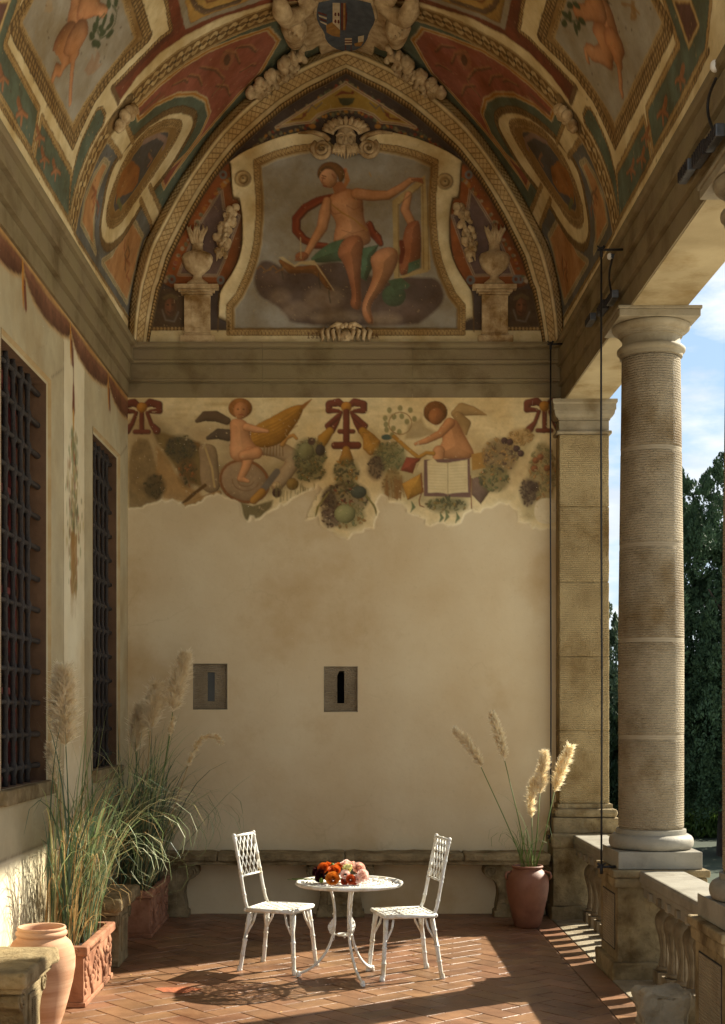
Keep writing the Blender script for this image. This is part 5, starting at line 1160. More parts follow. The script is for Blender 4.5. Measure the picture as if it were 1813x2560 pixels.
# ------------------------------------------------------------------ columns on pedestals
zc = [.791, .917]
def make_column(cy, label, drums=True):
    t = thing('stone_column', label, 'column', (PX, cy, 0), 'tooled sandstone columns of the colonnade')
    h = .3035
    def blk(name, hx, z0, z1, mat, bev=.008, rgh=0, hy=None, cut=0):
        mb = MB(); hy = hy or hx; mb.box(PX - hx, PX + hx, cy - hy, cy + hy, z0, z1); o = put(name, mb, mat, t, bevel=bev)
        if rgh: roughen(o, rgh, 9, cy, cuts=cut or 5)
        return o
    blk('pedestal_base', .352, -.02, .125, m_old, .012, .010); blk('pedestal_die', .312, .123, .665, m_old, .006, .003)
    blk('pedestal_cap', .335, .66, .735, m_old, .014, .007); blk('pedestal_cap', .350, .737, .79, m_old, .01, .006)
    mb = MB(); x = PX - .314
    for (y0, y1, z0, z1) in ((cy - .22, cy + .22, .20, .208), (cy - .22, cy + .22, .60, .608), (cy - .228, cy - .22, .20, .608), (cy + .22, cy + .228, .20, .608)): mb.box(x - .001, x + .006, y0, y1, z0, z1)
    put('panel_groove', mb, m_dark, t)
    mb = MB(); mb.box(PX - .3165, PX - .313, cy - .219, cy + .219, .209, .599); put('pedestal_panel', mb, m_tool, t)
    blk('plinth', h, .7915, .917, m_rail, .005)
    mb = MB(); mb.lathe([(.0, .917), (.27, .917), (.293, .925), (.306, .945), (.310, .968), (.306, .992), (.293, 1.012), (.27, 1.026), (.255, 1.028), (.255, 1.062), (.245, 1.064), (0, 1.064)], c=(PX, cy, 0), n=64, cap=False); put('torus', mb, m_rail, t, smooth=True, auto=40)
    zs = [1.062, 1.743, 2.453, 3.151, 3.859, 4.556]; rad = lambda z: .2375 + .004 * math.sin((z - 1.06) / 1.6) if z < 2.4 else .2415 - (z - 2.4) * .0128
    for z0, z1 in zip(zs[:-1], zs[1:]):
        mb = MB(); n = 40; pr = [(rad(z0) - .006, z0 + .001), (rad(z0) - .003, z0 + .003)] + [(rad(z0) - .003, z0 + .018), (rad(z0), z0 + .022)] + [(rad(z0 + (z1 - z0) * j / 20), z0 + (z1 - z0) * j / 20) for j in range(1, 20)] + [(rad(z1), z1 - .022), (rad(z1) - .003, z1 - .018), (rad(z1) - .003, z1 - .003), (rad(z1) - .006, z1 - .001)]
        mb.lathe(pr, c=(PX, cy, 0), n=72, cap=False)
        # band strips at the joints stay smooth, so they are slim rings of plain stone
        put('shaft_drum', mb, m_tool, t, smooth=True, auto=60)
        mb = MB(); mb.lathe([(rad(z1) - .004, z1 - .016), (rad(z1) - .0015, z1 - .015), (rad(z1) - .0015, z1 - .0015), (rad(z1) - .0045, z1), (rad(z1) - .0015, z1 + .0015), (rad(z1) - .0015, z1 + .015), (rad(z1) - .004, z1 + .016)], c=(PX, cy, 0), n=72, cap=False)
        if z1 < 4.5: put('joint_band', mb, m_soff2, t, smooth=True, auto=50)
    cap = [(.0, 4.552), (.228, 4.552), (.232, 4.578), (.238, 4.582), (.2485, 4.592), (.250, 4.604), (.2485, 4.616), (.236, 4.628), (.216, 4.632), (.211, 4.64), (.211, 4.698), (.214, 4.700), (.228, 4.702), (.228, 4.714), (.236, 4.718), (.240, 4.730), (.262, 4.738), (.279, 4.752), (.286, 4.77), (.284, 4.781), (.276, 4.786), (0, 4.786)]
    mb = MB(); mb.lathe(cap, c=(PX, cy, 0), n=72, cap=False); put('capital', mb, m_capst, t, smooth=True, auto=40)
    blk('abacus', .294, 4.7865, 4.838, m_capst, .004); blk('abacus', .3045, 4.8385, 4.8625, m_capst, .005)
    return t
m_soff2 = M_('smooth_joint_stone', (150, 137, 112), .85, var=(130, 117, 94), scale=6, bump=.15)
m_capst = M_('smooth_ochre_grey_stone', (146, 134, 108), .75, var=(122, 110, 84), scale=4, bump=.22, bscale=40, stain=(206, 192, 164), sstain=2.5, grime=.25)
make_column(10.105, 'round tooled sandstone column on a square pedestal, second bay from the end wall')
make_column(4.45, 'round tooled column nearest the cut-short open end of the loggia')
make_column(7.30, 'nearer column whose pedestal and base ring show at the right edge')
# square pier at the end wall
pr = thing('stone_pier', 'square ochre tooled stone pier against the end wall with a moulded capital', 'pier', (PX, YW, 0))
def pb(name, x0, x1, y0, z0, z1, mat, bev=.006, rg=0, cut=6):
    mb = MB(); mb.box(x0, x1, y0, YW + .3, z0, z1); o = put(name, mb, mat, pr, bevel=bev)
    if rg: roughen(o, rg, 8, z0 * 3 + 1, cuts=cut)
px_ = 2.245
pb('pedestal_base', px_ - .335, px_ + .335, 12.62, -.02, .12, m_old, .012, .012); pb('pedestal_die', px_ - .315, px_ + .315, 12.65, .118, .665, m_old, .01, .006)
pb('pedestal_cap', px_ - .33, px_ + .33, 12.63, .663, .792, m_old, .02, .008)
pb('plinth', px_ - .305, px_ + .315, 12.70, .7925, .935, m_old, .01, .009); pb('base_torus', px_ - .295, px_ + .305, 12.71, .9355, 1.02, m_old, .035, .006); pb('base_fillet', px_ - .252, px_ + .265, 12.77, 1.0205, 1.062, m_old, .006, .005)
zz = [1.0625, 1.75, 2.45, 3.15, 3.86, 4.54]
for z0, z1 in zip(zz[:-1], zz[1:]): pb('shaft_block', px_ - .2325 - .002 * (z0 % .3), px_ + .2375, 12.80, z0, z1 - .0015, m_tool2, .010, .0035, 12)
pb('astragal', px_ - .262, px_ + .262, 12.775, 4.5405, 4.575, m_capst, .012); pb('necking', px_ - .236, px_ + .236, 12.798, 4.5755, 4.672, m_capst); 
mb = MB(); prof = [(.236, 4.673), (.245, 4.674), (.245, 4.69), (.262, 4.70), (.278, 4.722), (.284, 4.75), (.284, 4.762), (.293, 4.764), (.293, 4.815), (.304, 4.83), (.304, 4.861), (.0, 4.861), (0, 4.673)]
def mitre(prof, cx, yf):
    n = len(prof); vs = []
    for (o, z) in prof: vs += [(cx - o, YW + .3, z), (cx - o, yf + .236 - o, z), (cx + o, yf + .236 - o, z), (cx + o, YW + .3, z)]
    fs = []
    for i in range(n):
        j = (i + 1) % n
        for k in range(3): fs.append((i * 4 + k, i * 4 + k + 1, j * 4 + k + 1, j * 4 + k))
    return MB().add(vs, fs)
put('capital', mitre(prof, px_, 12.80), m_capst, pr)

# ------------------------------------------------------------------ balustrades between the pedestals
proto = {}
m_balu = M_('worn_baluster_stone', (128, 112, 86), .85, var=(100, 86, 62), scale=9, bump=.3, bscale=40, stain=(206, 194, 170), sstain=5, grime=.4)
def balustrade(y0, y1, n, label, xin=2.107):
    t = thing('stone_balustrade', label, 'balustrade', (PX, (y0 + y1) / 2, 0), 'stone balustrades between the pedestals')
    mb = MB(); mb.sweep_line([(xin + .03, .60), (xin + .03, .665), (xin + .012, .672), (xin + .012, .70), (xin, .71), (xin, .765), (xin + .01, .784), (xin + .02, .787), (2.42, .787), (2.433, .775), (2.433, .70), (2.40, .66), (2.40, .60)], y0, y1, lambda q, tt: (q[0], tt, q[1]))
    put('handrail', mb, m_rail, t, bevel=.004)
    xb = 2.27; sp = (y1 - y0) / n
    for j in range(n):
        yc = y0 + sp * (j + .5)
        if 'b' not in proto:
            mb = MB(); NS = 40; prof = [(.046, .095), (.066, .10), (.072, .112), (.066, .124), (.052, .13), (.056, .14), (.053, .16), (.046, .19), (.042, .22), (.043, .26), (.050, .31), (.062, .36), (.074, .405), (.081, .44), (.080, .465), (.070, .495), (.054, .515), (.044, .525), (.044, .535), (.056, .54), (.058, .55), (.05, .557)]
            vs = []
            for (r_, z) in prof:
                fl = .16 if .135 < z < .44 else 0
                for k in range(NS): a = 2 * math.pi * k / NS; rr = r_ * (1 - fl * (k % 4 in (0,)) * 1.0); vs.append((rr * math.cos(a), rr * math.sin(a), z))
            fs = [(i * NS + k, i * NS + (k + 1) % NS, (i + 1) * NS + (k + 1) % NS, (i + 1) * NS + k) for i in range(len(prof) - 1) for k in range(NS)]
            mb.add(vs, fs); mb.box(-.078, .078, -.078, .078, 0, .096); mb.box(-.066, .066, -.066, .066, .557, .601)
            o = put('baluster', mb, m_balu, t, smooth=True, auto=35, local=True); proto['b'] = o.data
        else: o = put('baluster', None, None, t, mesh=proto['b'])
        o.location = (xb - PX, yc - (y0 + y1) / 2, 0)
        mb = MB(); mb.box(xin + .005, xin + .032, yc + sp / 2 - .03, yc + sp / 2 + .03, .605, .66)
        if j < n - 1: put('bracket', mb, m_stone, t, bevel=.003)
    return t
balustrade(7.655, 9.752, 8, 'stone balustrade with fluted vase balusters, the near run in front of the round column')
balustrade(10.458, 12.612, 8, 'stone balustrade between the round column and the end pier')

# ------------------------------------------------------------------ floor
fl = bpy.data.objects.new('floor', None); COL.objects.link(fl); tag(fl, kind='structure', label='terracotta herringbone floor of the loggia')
mb = MB(); mb.box(-2.6, 2.55, -3, 13.4, -.4, -.010); put('grout_bed', mb, m_grout, fl)
mb = MB(); mb.box(-2.6, 1.70, -3, 7.85, -.010, -.002); put('near_paving', mb, m_tile, fl)
def clip(poly, a, b, c):                    # keep a*x+b*y <= c
    out = []
    for i in range(len(poly)):
        p, q = poly[i], poly[(i + 1) % len(poly)]; dp, dq = a * p[0] + b * p[1] - c, a * q[0] + b * q[1] - c
        if dp <= 0: out.append(p)
        if (dp < 0) != (dq < 0): t = dp / (dp - dq); out.append((p[0] + (q[0] - p[0]) * t, p[1] + (q[1] - p[1]) * t))
    return out
Wt = .169; g = .0035; dA = np.array([.772, .636]); dB = np.array([-.636, .772]); tiles = []
for i in range(-40, 60):
    for j in range(-40, 80):
        d = (i - j) % 4
        if d == 0: r_ = (i, j, 2, 1)
        elif d == 3: r_ = (i, j, 1, 2)
        else: continue
        q = [(r_[0] * Wt + g, r_[1] * Wt + g), ((r_[0] + r_[2]) * Wt - g, r_[1] * Wt + g), ((r_[0] + r_[2]) * Wt - g, (r_[1] + r_[3]) * Wt - g), (r_[0] * Wt + g, (r_[1] + r_[3]) * Wt - g)]
        pl = [(.10 + a * dA[0] + b * dB[0], 8.05 + a * dA[1] + b * dB[1]) for a, b in q]
        if d == 3 and i % 3 == 0 and rng.random() < 0: continue
        for c_ in ((1, 0, 1.699), (-1, 0, 2.12), (0, 1, 12.99), (0, -1, -7.85)): pl = clip(pl, *c_) if len(pl) > 2 else []
        if len(pl) > 2 and abs(sum(pl[k][0] * pl[(k + 1) % len(pl)][1] - pl[(k + 1) % len(pl)][0] * pl[k][1] for k in range(len(pl)))) > .004: tiles.append(pl)
for k in range(18):
    y0 = 7.75 + k * .30; q = [(1.711, y0 + .004), (1.911, y0 + .004), (1.911, min(y0 + .296, 12.62)), (1.711, min(y0 + .296, 12.62))]
    if q[2][1] > y0 + .03: tiles.append(q)
def vis(p):
    cx_ = sum(q[0] for q in p) / len(p); cy_ = sum(q[1] for q in p) / len(p); y = CY + EYE * F / cy_; x = CX + F * cx_ / cy_
    return cy_ if (y < 2640 and -40 < x < 1860) else 99
tiles.sort(key=vis)
def tile_geo(mb, p, dz, n_):
    cx_ = sum(q[0] for q in p) / len(p); cy_ = sum(q[1] for q in p) / len(p); n = len(p); sx, sy = n_
    def zz(x, y): return dz + (x - cx_) * sx + (y - cy_) * sy
    lo = [(x, y, -.012) for x, y in p]; e = .0030
    md = [(x, y, zz(x, y) - .0025) for x, y in p]
    tp = []
    for x, y in p:
        L = math.hypot(cx_ - x, cy_ - y) + 1e-6; tp.append((x + (cx_ - x) / L * e * 1.4, y + (cy_ - y) / L * e * 1.4, zz(x, y)))
    mb.add(lo + md + tp, [(i, (i + 1) % n, (i + 1) % n + n, i + n) for i in range(n)] + [(i + n, (i + 1) % n + n, (i + 1) % n + 2 * n, i + 2 * n) for i in range(n)] + [tuple(range(2 * n, 3 * n))])
rest = MB()
for k, p in enumerate(tiles):
    dz = rng.uniform(-.0012, .0016); n_ = rng.uniform(-.006, .006, 2)
    if k < 300:
        mb = MB(); tile_geo(mb, p, dz, n_); put('tile', mb, m_tile, fl)
    else: tile_geo(rest, p, dz, n_)
tag(put('tile', rest, m_tile, fl), kind='stuff')
kb = bpy.data.objects.new('kerb', None); COL.objects.link(kb); tag(kb, kind='structure', label='pale stone strip under the balusters')
for a, b in ((3, 5.4), (5.405, 7.9), (7.905, 9.35), (9.355, 11.1), (11.105, 12.99)):
    mb = MB(); mb.box(1.92, 2.55, a, b, -.3, .001 + rng.uniform(0, .003)); put('kerb_stone', mb, m_stone, kb, bevel=.004)
# ------------------------------------------------------------------ stone benches
def support_outline():
    L = [(.225, 0), (.225, .055), (.205, .065), (.205, .10), (.20, .13), (.192, .17), (.186, .22), (.19, .27), (.21, .32), (.245, .355), (.285, .375), (.318, .40), (.325, .435), (.315, .47), (.29, .492), (.25, .50)]
    return [(x, z) for x, z in L] + [(-x, z) for x, z in L[::-1]]
def support(parent, M, ztop, mat, dep=.20):
    sc = ztop / .50; o = [(x, z * sc) for x, z in support_outline()]
    mb = MB(); mb.prism(o, lambda x, z: M @ Vector((x, 0, z)), lambda x, z: M @ Vector((x, dep, z))); put('bench_support', mb, mat, parent, bevel=.008)
    mb = MB(); mb.box(-.12, .12, -.012, .002, .12 * sc, .44 * sc, M); put('support_panel', mb, mat, parent, bevel=.004)
    mb = MB()
    for k in range(14): z = (.20 + k * .0145) * sc; mb.box(-.075, .075, -.018, -.010, z, z + .007, M)
    put('ribbed_tablet', mb, mat, parent)
    for s_ in (1, -1):
        mb = MB(); pts = []
        for k in range(22): a = k / 21 * 3.4 * math.pi; r_ = .055 * (1 - .75 * k / 21); pts.append(M @ Vector((s_ * (.255 + r_ * math.cos(a)), -.004, .43 * sc + r_ * math.sin(a))))
        mb.tube(pts, .008, 6); put('volute', mb, mat, parent, smooth=True)
SLABP = [(0, 0), (.0, .012), (.045, .018), (.055, .030), (.085, .045), (.085, .085), (.075, .10), (.06, .108)]
bb = thing('long_stone_bench', 'long chipped sandstone bench along the foot of the end wall behind the table', 'bench', (0, 12.8, 0))
for a, b in ((-2.10, -1.20), (-1.197, -.012), (-.008, 1.10), (1.104, 1.905)):
    mb = MB(); mb.box(a, b, 12.62, YW - .002, .535, .608); o = put('seat_slab', mb, m_old, bb, bevel=.018); roughen(o, .013, 7, a * 3, cuts=14)
mb = MB(); mb.box(-2.10, 1.90, 12.66, YW - .003, .500, .540); o = put('seat_moulding', mb, m_old, bb, bevel=.008)
for xc in (-1.70, -.048, 1.62): support(bb, Matrix.Translation((xc, 12.74, 0)), .50, m_old, .22)
for nm, (y0, y1), lab in (('near', (7.20, 8.02), 'mossy stone bench end in the bottom left corner beside the tall jar'), ('mid', (10.0, 10.92), 'sandstone bench half hidden by grass between the two planters')):
    t = thing('stone_bench', lab, 'bench', (-1.9, (y0 + y1) / 2, 0), 'short stone benches by the left wall')
    xr = -1.69 if nm == 'near' else -1.645
    mb = MB(); mb.box(XL(y0) + .004, xr, y0, y1, .455, .548); o = put('seat_slab', mb, m_benchst if 'm_benchst' in globals() else m_old, t, bevel=.022); roughen(o, .012, 6, y0, cuts=12)
    mb = MB(); mb.box(XL(y0) + .005, xr - .035, y0 + .05, y1 - .03, .42, .458); put('seat_moulding', mb, m_old, t, bevel=.008)
    yc = (y0 + y1) / 2 + .02
    M = Matrix.Translation((xr - .065, yc, 0)) @ Matrix.Rotation(R(90), 4, 'Z'); support(t, M, .42, m_old, .26)

# ------------------------------------------------------------------ pots and planters
jar = thing('tall_terracotta_jar', 'tall pale terracotta jar with a double rolled rim behind the bench end', 'jar', (-1.866, 8.35, 0))
mb = MB(); pf = [(.0, .0), (.108, .0), (.118, .02), (.138, .08), (.165, .18), (.190, .28), (.204, .36), (.206, .42), (.198, .47), (.178, .515), (.152, .54), (.142, .552), (.150, .556), (.157, .566), (.156, .580), (.146, .588), (.142, .590), (.148, .594), (.149, .604), (.144, .612), (.134, .610), (.130, .595), (.132, .56), (.16, .50), (.17, .40), (.0, .32)]
mb.lathe(pf, c=(-1.866, 8.35, 0), n=64, cap=False, wob=.006); put('jar_body', mb, m_jar, jar, smooth=True)
pot = thing('round_terracotta_pot', 'rounded red terracotta pot with small handles at the right end of the wall bench', 'pot', (1.631, 12.2, 0))
pf = [(.0, .0), (.106, .0), (.116, .012), (.130, .06), (.152, .15), (.175, .25), (.190, .34), (.193, .395), (.186, .445), (.165, .485), (.140, .508), (.128, .518), (.126, .526), (.138, .532), (.143, .541), (.138, .55), (.126, .551), (.118, .54), (.118, .51), (.12, .50), (.0, .50)]
mb = MB(); mb.lathe(pf, c=(1.631, 12.2, 0), n=64, cap=False, wob=.004); put('pot_body', mb, m_terra_red, pot, smooth=True)
mb = MB(); mb.lathe([(0, .497), (.119, .50)], c=(1.631, 12.2, 0), n=24, cap=False); put('soil', mb, m_soil, pot)
for s_ in (1, -1):
    mb = MB(); mb.tube([(1.631 + s_ * .150, 12.16, .50), (1.631 + s_ * .195, 12.14, .49), (1.631 + s_ * .205, 12.13, .46), (1.631 + s_ * .188, 12.14, .435)], .011, 8); put('handle', mb, m_terra_red, pot, smooth=True)
def planter(y0, y1, x1, label):
    t = thing('terracotta_planter', label, 'planter', ((XL(y0) + x1) / 2, (y0 + y1) / 2, 0), 'long terracotta planters')
    x0 = XL(y0) + .02; H = .405
    def ringbox(o, z0, z1, th=.03):
        mb = MB(); A = [(x0 - o, y0 - o), (x1 + o, y0 - o), (x1 + o, y1 + o), (x0 - o, y1 + o)]; I = [(x0 - o + th, y0 - o + th), (x1 + o - th, y0 - o + th), (x1 + o - th, y1 + o - th), (x0 - o + th, y1 + o - th)]
        vs = [(x, y, z) for z in (z0, z1) for x, y in A] + [(x, y, z) for z in (z0, z1) for x, y in I]
        fs = []
        for i in range(4): j = (i + 1) % 4; fs += [(i, j, j + 4, i + 4), (i + 8, i + 12, j + 12, j + 8), (i + 4, j + 4, j + 12, i + 12), (i, i + 8, j + 8, j)]
        return mb.add(vs, fs)
    o = put('box', ringbox(0, .03, .335), m_terra, t, bevel=.006)
    o = put('foot', ringbox(.014, .0, .032, .05), m_terra, t, bevel=.006); roughen(o, .004, 14, y0, cuts=6)
    o = put('rim', ringbox(.030, .335, .40, .06), m_terra, t, bevel=.012); roughen(o, .003, 12, y0, cuts=8)
    mb = MB(); mb.box(x0 + .02, x1 - .02, y0 + .02, y1 - .02, .02, .35); o = put('soil', mb, m_soil, t); roughen(o, .02, 12, 3, cuts=10)
    # rough festoon relief on the long face
    r2 = random.Random(int(y0 * 10)); mb = MB(); Ln = y1 - y0
    for k in range(90):
        f_ = k / 89; y = y0 + .05 + f_ * (Ln - .10); z = .29 - .20 * (1 - abs(math.cos(f_ * math.pi * 2))) 
        mb.ball((x1 + .002, y + r2.uniform(-.012, .012), z + r2.uniform(-.03, .03)), r2.uniform(.016, .032), 8, 5, (.55, 1, r2.uniform(.8, 1.3)))
    for e in (y0 + .06, y0 + Ln / 2, y1 - .06):
        for k in range(16): mb.ball((x1 + .002, e + r2.uniform(-.022, .022), .29 - k * .013), r2.uniform(.014, .024), 8, 5, (.55, 1, 1))
    put('festoon', mb, m_terra, t, smooth=True)
    for e in (y0 - .03,):
        mb = MB(); xc = x1 - .05
        mb.tube([(xc + .022 * math.cos(a), e - .002, .367 + .018 * math.sin(a)) for a in np.linspace(0, 5.2, 12)], .0045, 6); mb.tube([(xc - .055 + .016 * math.cos(a), e - .002, .367 + .014 * math.sin(a)) for a in np.linspace(.5, 4.2, 9)], .004, 6); put('rim_scroll', mb, m_terra, t, smooth=True)
    mb = MB()
    for k in range(16): yc = y0 + .08 + k * (.34 / 15); mb.tube([(x1 + .0305, yc + .010 * math.cos(a), .367 + .012 * math.sin(a)) for a in np.linspace(0, 4.6, 8)], .0032, 5)
    put('rim_scroll', mb, m_terra, t, smooth=True)
    return t
planter(8.87, 9.90, -1.708, 'near terracotta planter with festoon relief, holding the brownish-topped grass')
planter(11.61, 12.75, -1.668, 'far terracotta planter behind the middle bench, holding the dark green grass')

# ------------------------------------------------------------------ pampas grass
BLC = [(84, 104, 70), (112, 128, 84), (66, 86, 62), (136, 146, 100), (74, 94, 74), (170, 162, 116)]
def blade(mb, base, az, ln, lean, droop, w, seg=9, twist=0, col=None):
    """a grass blade: rises, then bends over under its own weight"""
    p = Vector(base); el = R(90 - lean); pts = [p.copy()]; st = ln / seg; d = Vector((math.cos(az), math.sin(az), 0))
    for k in range(seg):
        p = p + (d * math.cos(el) + Vector((0, 0, 1)) * math.sin(el)) * st; pts.append(p.copy()); el -= R(droop) * ((k + 1) / seg) ** 2 * 2.2
    sd = Vector((-math.sin(az + twist), math.cos(az + twist), 0)); vs = []
    for k, q in enumerate(pts):
        t = k / seg; ww = w * (1 - t ** 2.2) * (.6 + .4 * min(1, t * 4)) + .0006
        if q.z < .012: q.z = .012
        vs += [q - sd * ww, q + sd * ww]
    fs = [(2 * k, 2 * k + 1, 2 * k + 3, 2 * k + 2) for k in range(seg)]
    mb.add(vs, fs)
    if col is not None: mb.c.extend([lin(tuple(q * (.8 + .4 * (k // 2) / seg) for q in col)) for k in range(len(vs))])
def plume(parent, path, wid, mat, n=2400, seed=1, name='plume', lift=.9):
    """path: world points from the foot of the flower head to its tip; a cloud of fine hairs"""
    r2 = np.random.default_rng(seed); Pp = np.array([tuple(p) for p in path]); L = np.concatenate([[0], np.cumsum(np.linalg.norm(np.diff(Pp, axis=0), axis=1))]); tot = L[-1]
    mb = MB(); core = MB(); core.tube([tuple(p) for p in path], [.004] * (len(path) - 1) + [.001], 5); put('plume_core', core, mat, parent)
    nt = int(n / 9)
    def axis(t):
        s_ = t * tot; p = np.array([np.interp(s_, L, Pp[:, c]) for c in range(3)]); q = np.array([np.interp(min(s_ + .03, tot), L, Pp[:, c]) for c in range(3)]) - np.array([np.interp(max(s_ - .03, 0), L, Pp[:, c]) for c in range(3)])
        return p, q / (np.linalg.norm(q) + 1e-9)
    for k in range(nt):
        t = r2.uniform(0, .97); p, q = axis(t); env = (.25 + .75 * math.sin(math.pi * min(1, t * .86 + .14)) ** .7) * wid / 2
        a = r2.uniform(0, 2 * math.pi); u_ = np.cross(q, [.3, .9, .1]); u_ /= np.linalg.norm(u_); v_ = np.cross(q, u_); dr = u_ * math.cos(a) + v_ * math.sin(a)
        out = env * r2.uniform(.35, 1.1); ln = r2.uniform(.04, .11) * (wid / .14) ** .6; bend = r2.uniform(-.3, .3)
        for h in range(11):
            f = h / 10; st = p + dr * out * .55 * f + q * ln * .5 * f; jit = r2.normal(size=3) * .55; d2_ = dr * (.55 + bend) + q * lift + jit * .6; d2_ /= np.linalg.norm(d2_)
            hl = r2.uniform(.030, .068) * (wid / .14) ** .5 * (1.15 - .4 * f); e = st + dr * out * .45 * f + d2_ * hl; sdv = np.cross(d2_, r2.normal(size=3)); sdv /= np.linalg.norm(sdv) + 1e-9; w = r2.uniform(.0015, .0028)
            m_ = (st + e) / 2 + dr * .003; mb.add([st - sdv * w * .5, st + sdv * w * .5, m_ + sdv * w, m_ - sdv * w, e], [(0, 1, 2, 3), (3, 2, 4)])
    return put(name, mb, mat, parent, fix=False)
def grass_plant(name, label, x0, x1, y0, y1, n, ztop, seed, plumes, dryfrac=.25):
    t = thing(name, label, 'plant', ((x0 + x1) / 2, (y0 + y1) / 2, .35)); r2 = random.Random(seed)
    gmb, dmb, d2 = MB(), MB(), MB()
    cl = [(r2.uniform(x0, x1), r2.uniform(y0, y1)) for _ in range(16)]
    for k in range(n):
        c_ = r2.choice(cl); b = (min(max(c_[0] + r2.gauss(0, .03), x0), x1), min(max(c_[1] + r2.gauss(0, .05), y0), y1), .34)
        az = r2.uniform(-1.9, 1.9) if b[0] < -1.8 else r2.uniform(-math.pi, math.pi); f = r2.random()
        ln = ztop * r2.uniform(.55, 1.18); lean = abs(r2.gauss(0, 9)) + 2; droop = r2.choice([4, 8, 14, 22, 30]) * r2.uniform(.6, 1.2)
        if f < dryfrac: blade(dmb, b, az, ln * r2.uniform(.5, 1.0), lean, droop * 1.2, r2.uniform(.0026, .0048), twist=r2.uniform(-1, 1))
        else: blade(gmb, b, az, ln, lean, droop, r2.uniform(.0038, .0075), twist=r2.uniform(-1, 1), col=r2.choice(BLC))
    for k in range(int(n * .075)):      # long arching outer blades
        b = (r2.uniform((x0 + x1) / 2, x1), r2.uniform(y0, y1), .36); az = r2.uniform(-1.35, .9); blade(d2 if k % 3 else gmb, b, az, r2.uniform(1.3, 2.0), r2.uniform(10, 26), r2.uniform(22, 36), r2.uniform(.003, .005), seg=16, twist=r2.uniform(-.6, .6), col=None if k % 3 else (110, 128, 80))
    for k in range(int(n * .12)):        # broken dry leaf sheaths low down
        b = (r2.uniform(x0, x1), r2.uniform(y0, y1), .34); blade(dmb, b, r2.uniform(-2, 2), r2.uniform(.15, .45), r2.uniform(5, 50), r2.uniform(10, 60), r2.uniform(.005, .011), seg=6, twist=r2.uniform(-2, 2))
    tag(put('green_blades', gmb, m_grass, t, fix=False), kind='stuff'); tag(put('dry_blades', dmb, m_dry, t, fix=False), kind='stuff'); tag(put('arching_blades', d2, m_paleblade, t, fix=False), kind='stuff')
    for i, (head, foot, wid, mat, nn) in enumerate(plumes):
        mb = MB(); mb.tube([foot] + [tuple(Vector(foot).lerp(Vector(head[0]), .5) + Vector((.01, 0, 0)))] + [head[0]], [.0055, .0045, .0035], 6); put('plume_stem', mb, m_dry if i % 2 else m_stem, t, smooth=True)
        o = plume(t, head, wid, mat, nn, seed * 10 + i)
    return t
m_paleblade = M_('pale_arching_blades', (184, 186, 146), .6, var=(110, 126, 84), scale=9, tr_w=.3)
def hp(pts, Y): return [at(x, y, Y + (i * .0)) for i, (x, y) in enumerate(pts)]
grass_plant('pampas_grass', 'tall pampas grass with many straw blades and one big upright plume by the near window', -2.02, -1.76, 8.95, 9.8, 260, 1.42, 3, [
    (hp([(165, 1866), (163, 1820), (160, 1760), (159, 1680)], 9.3), (-1.88, 9.35, .34), .24, m_plume, 4600),
    (hp([(141, 1960), (137, 1930), (130, 1895), (126, 1868)], 9.5), (-1.90, 9.5, .34), .10, m_plume, 1200)], .34)
grass_plant('pampas_grass', 'dark green pampas grass with three beige plumes and one bent white plume beside the slit window', -1.98, -1.72, 11.7, 12.6, 320, 1.42, 5, [
    (hp([(432, 1780), (440, 1740), (450, 1695), (463, 1640)], 12.0), (-1.80, 12.1, .34), .21, m_plume, 3400),
    (hp([(376, 1826), (378, 1800), (384, 1765), (391, 1720)], 12.0), (-1.84, 12.0, .34), .24, m_plume, 3400),
    (hp([(341, 1878), (342, 1850), (346, 1815), (351, 1775)], 12.2), (-1.88, 12.2, .34), .22, m_plume, 3000),
    (hp([(470, 1915), (482, 1882), (497, 1858), (514, 1840), (535, 1840), (556, 1857)], 11.9), (-1.78, 12.0, .34), .06, m_plume_w, 1300),
    (hp([(425, 1840), (429, 1818), (435, 1797)], 12.0), (-1.80, 12.0, .34), .05, m_plume_w, 500)], .16)
# stems in the round pot
t = thing('cut_pampas_stems', 'five cut golden pampas plumes on long stems standing in the round pot', 'plant', (1.631, 12.2, .5))
for i, (pth, foot, wid, mat, nn) in enumerate([([(1203, 1918), (1188, 1885), (1165, 1853), (1139, 1826)], (1318, 2165), .105, m_plume_g0 if 'm_plume_g0' in globals() else m_plume, 2200), ([(1262, 1902), (1256, 1870), (1245, 1830), (1231, 1788)], (1324, 2165), .105, m_plume, 2200),
        ([(1350, 1984), (1353, 1955), (1358, 1920), (1362, 1884)], (1332, 2165), .125, m_plume, 2300), ([(1386, 1980), (1396, 1948), (1410, 1908), (1426, 1867)], (1338, 2165), .125, m_plume_w, 2300), ([(1330, 2045), (1328, 2015), (1330, 1980), (1336, 1950)], (1327, 2165), .10, m_plume_w, 1400)]):
    h_ = hp(pth, 12.15); f_ = at(foot[0], foot[1], 12.2); f_.z = .50
    mb = MB(); mid_ = (f_ + h_[0]) / 2 + Vector((.008, 0, 0)); mb.tube([f_, mid_, h_[0]], [.0055, .005, .004], 6); put('plume_stem', mb, m_stem, t, smooth=True); plume(t, h_, wid, mat, nn, 60 + i, lift=.8)
mb = MB(); m2 = MB(); r2 = random.Random(4)
for k in range(30): blade(mb, (1.631 + r2.uniform(-.06, .08), 12.2 + r2.uniform(-.05, .05), .5), r2.uniform(-math.pi, math.pi), r2.uniform(.35, .85), r2.uniform(2, 16), r2.uniform(8, 46), r2.uniform(.0016, .003), twist=r2.uniform(-1, 1))
blade(mb, (1.55, 12.12, .5), R(190), .75, 38, 62, .004, seg=14)
tag(put('thin_blades', mb, m_stem, t, fix=False), kind='stuff')

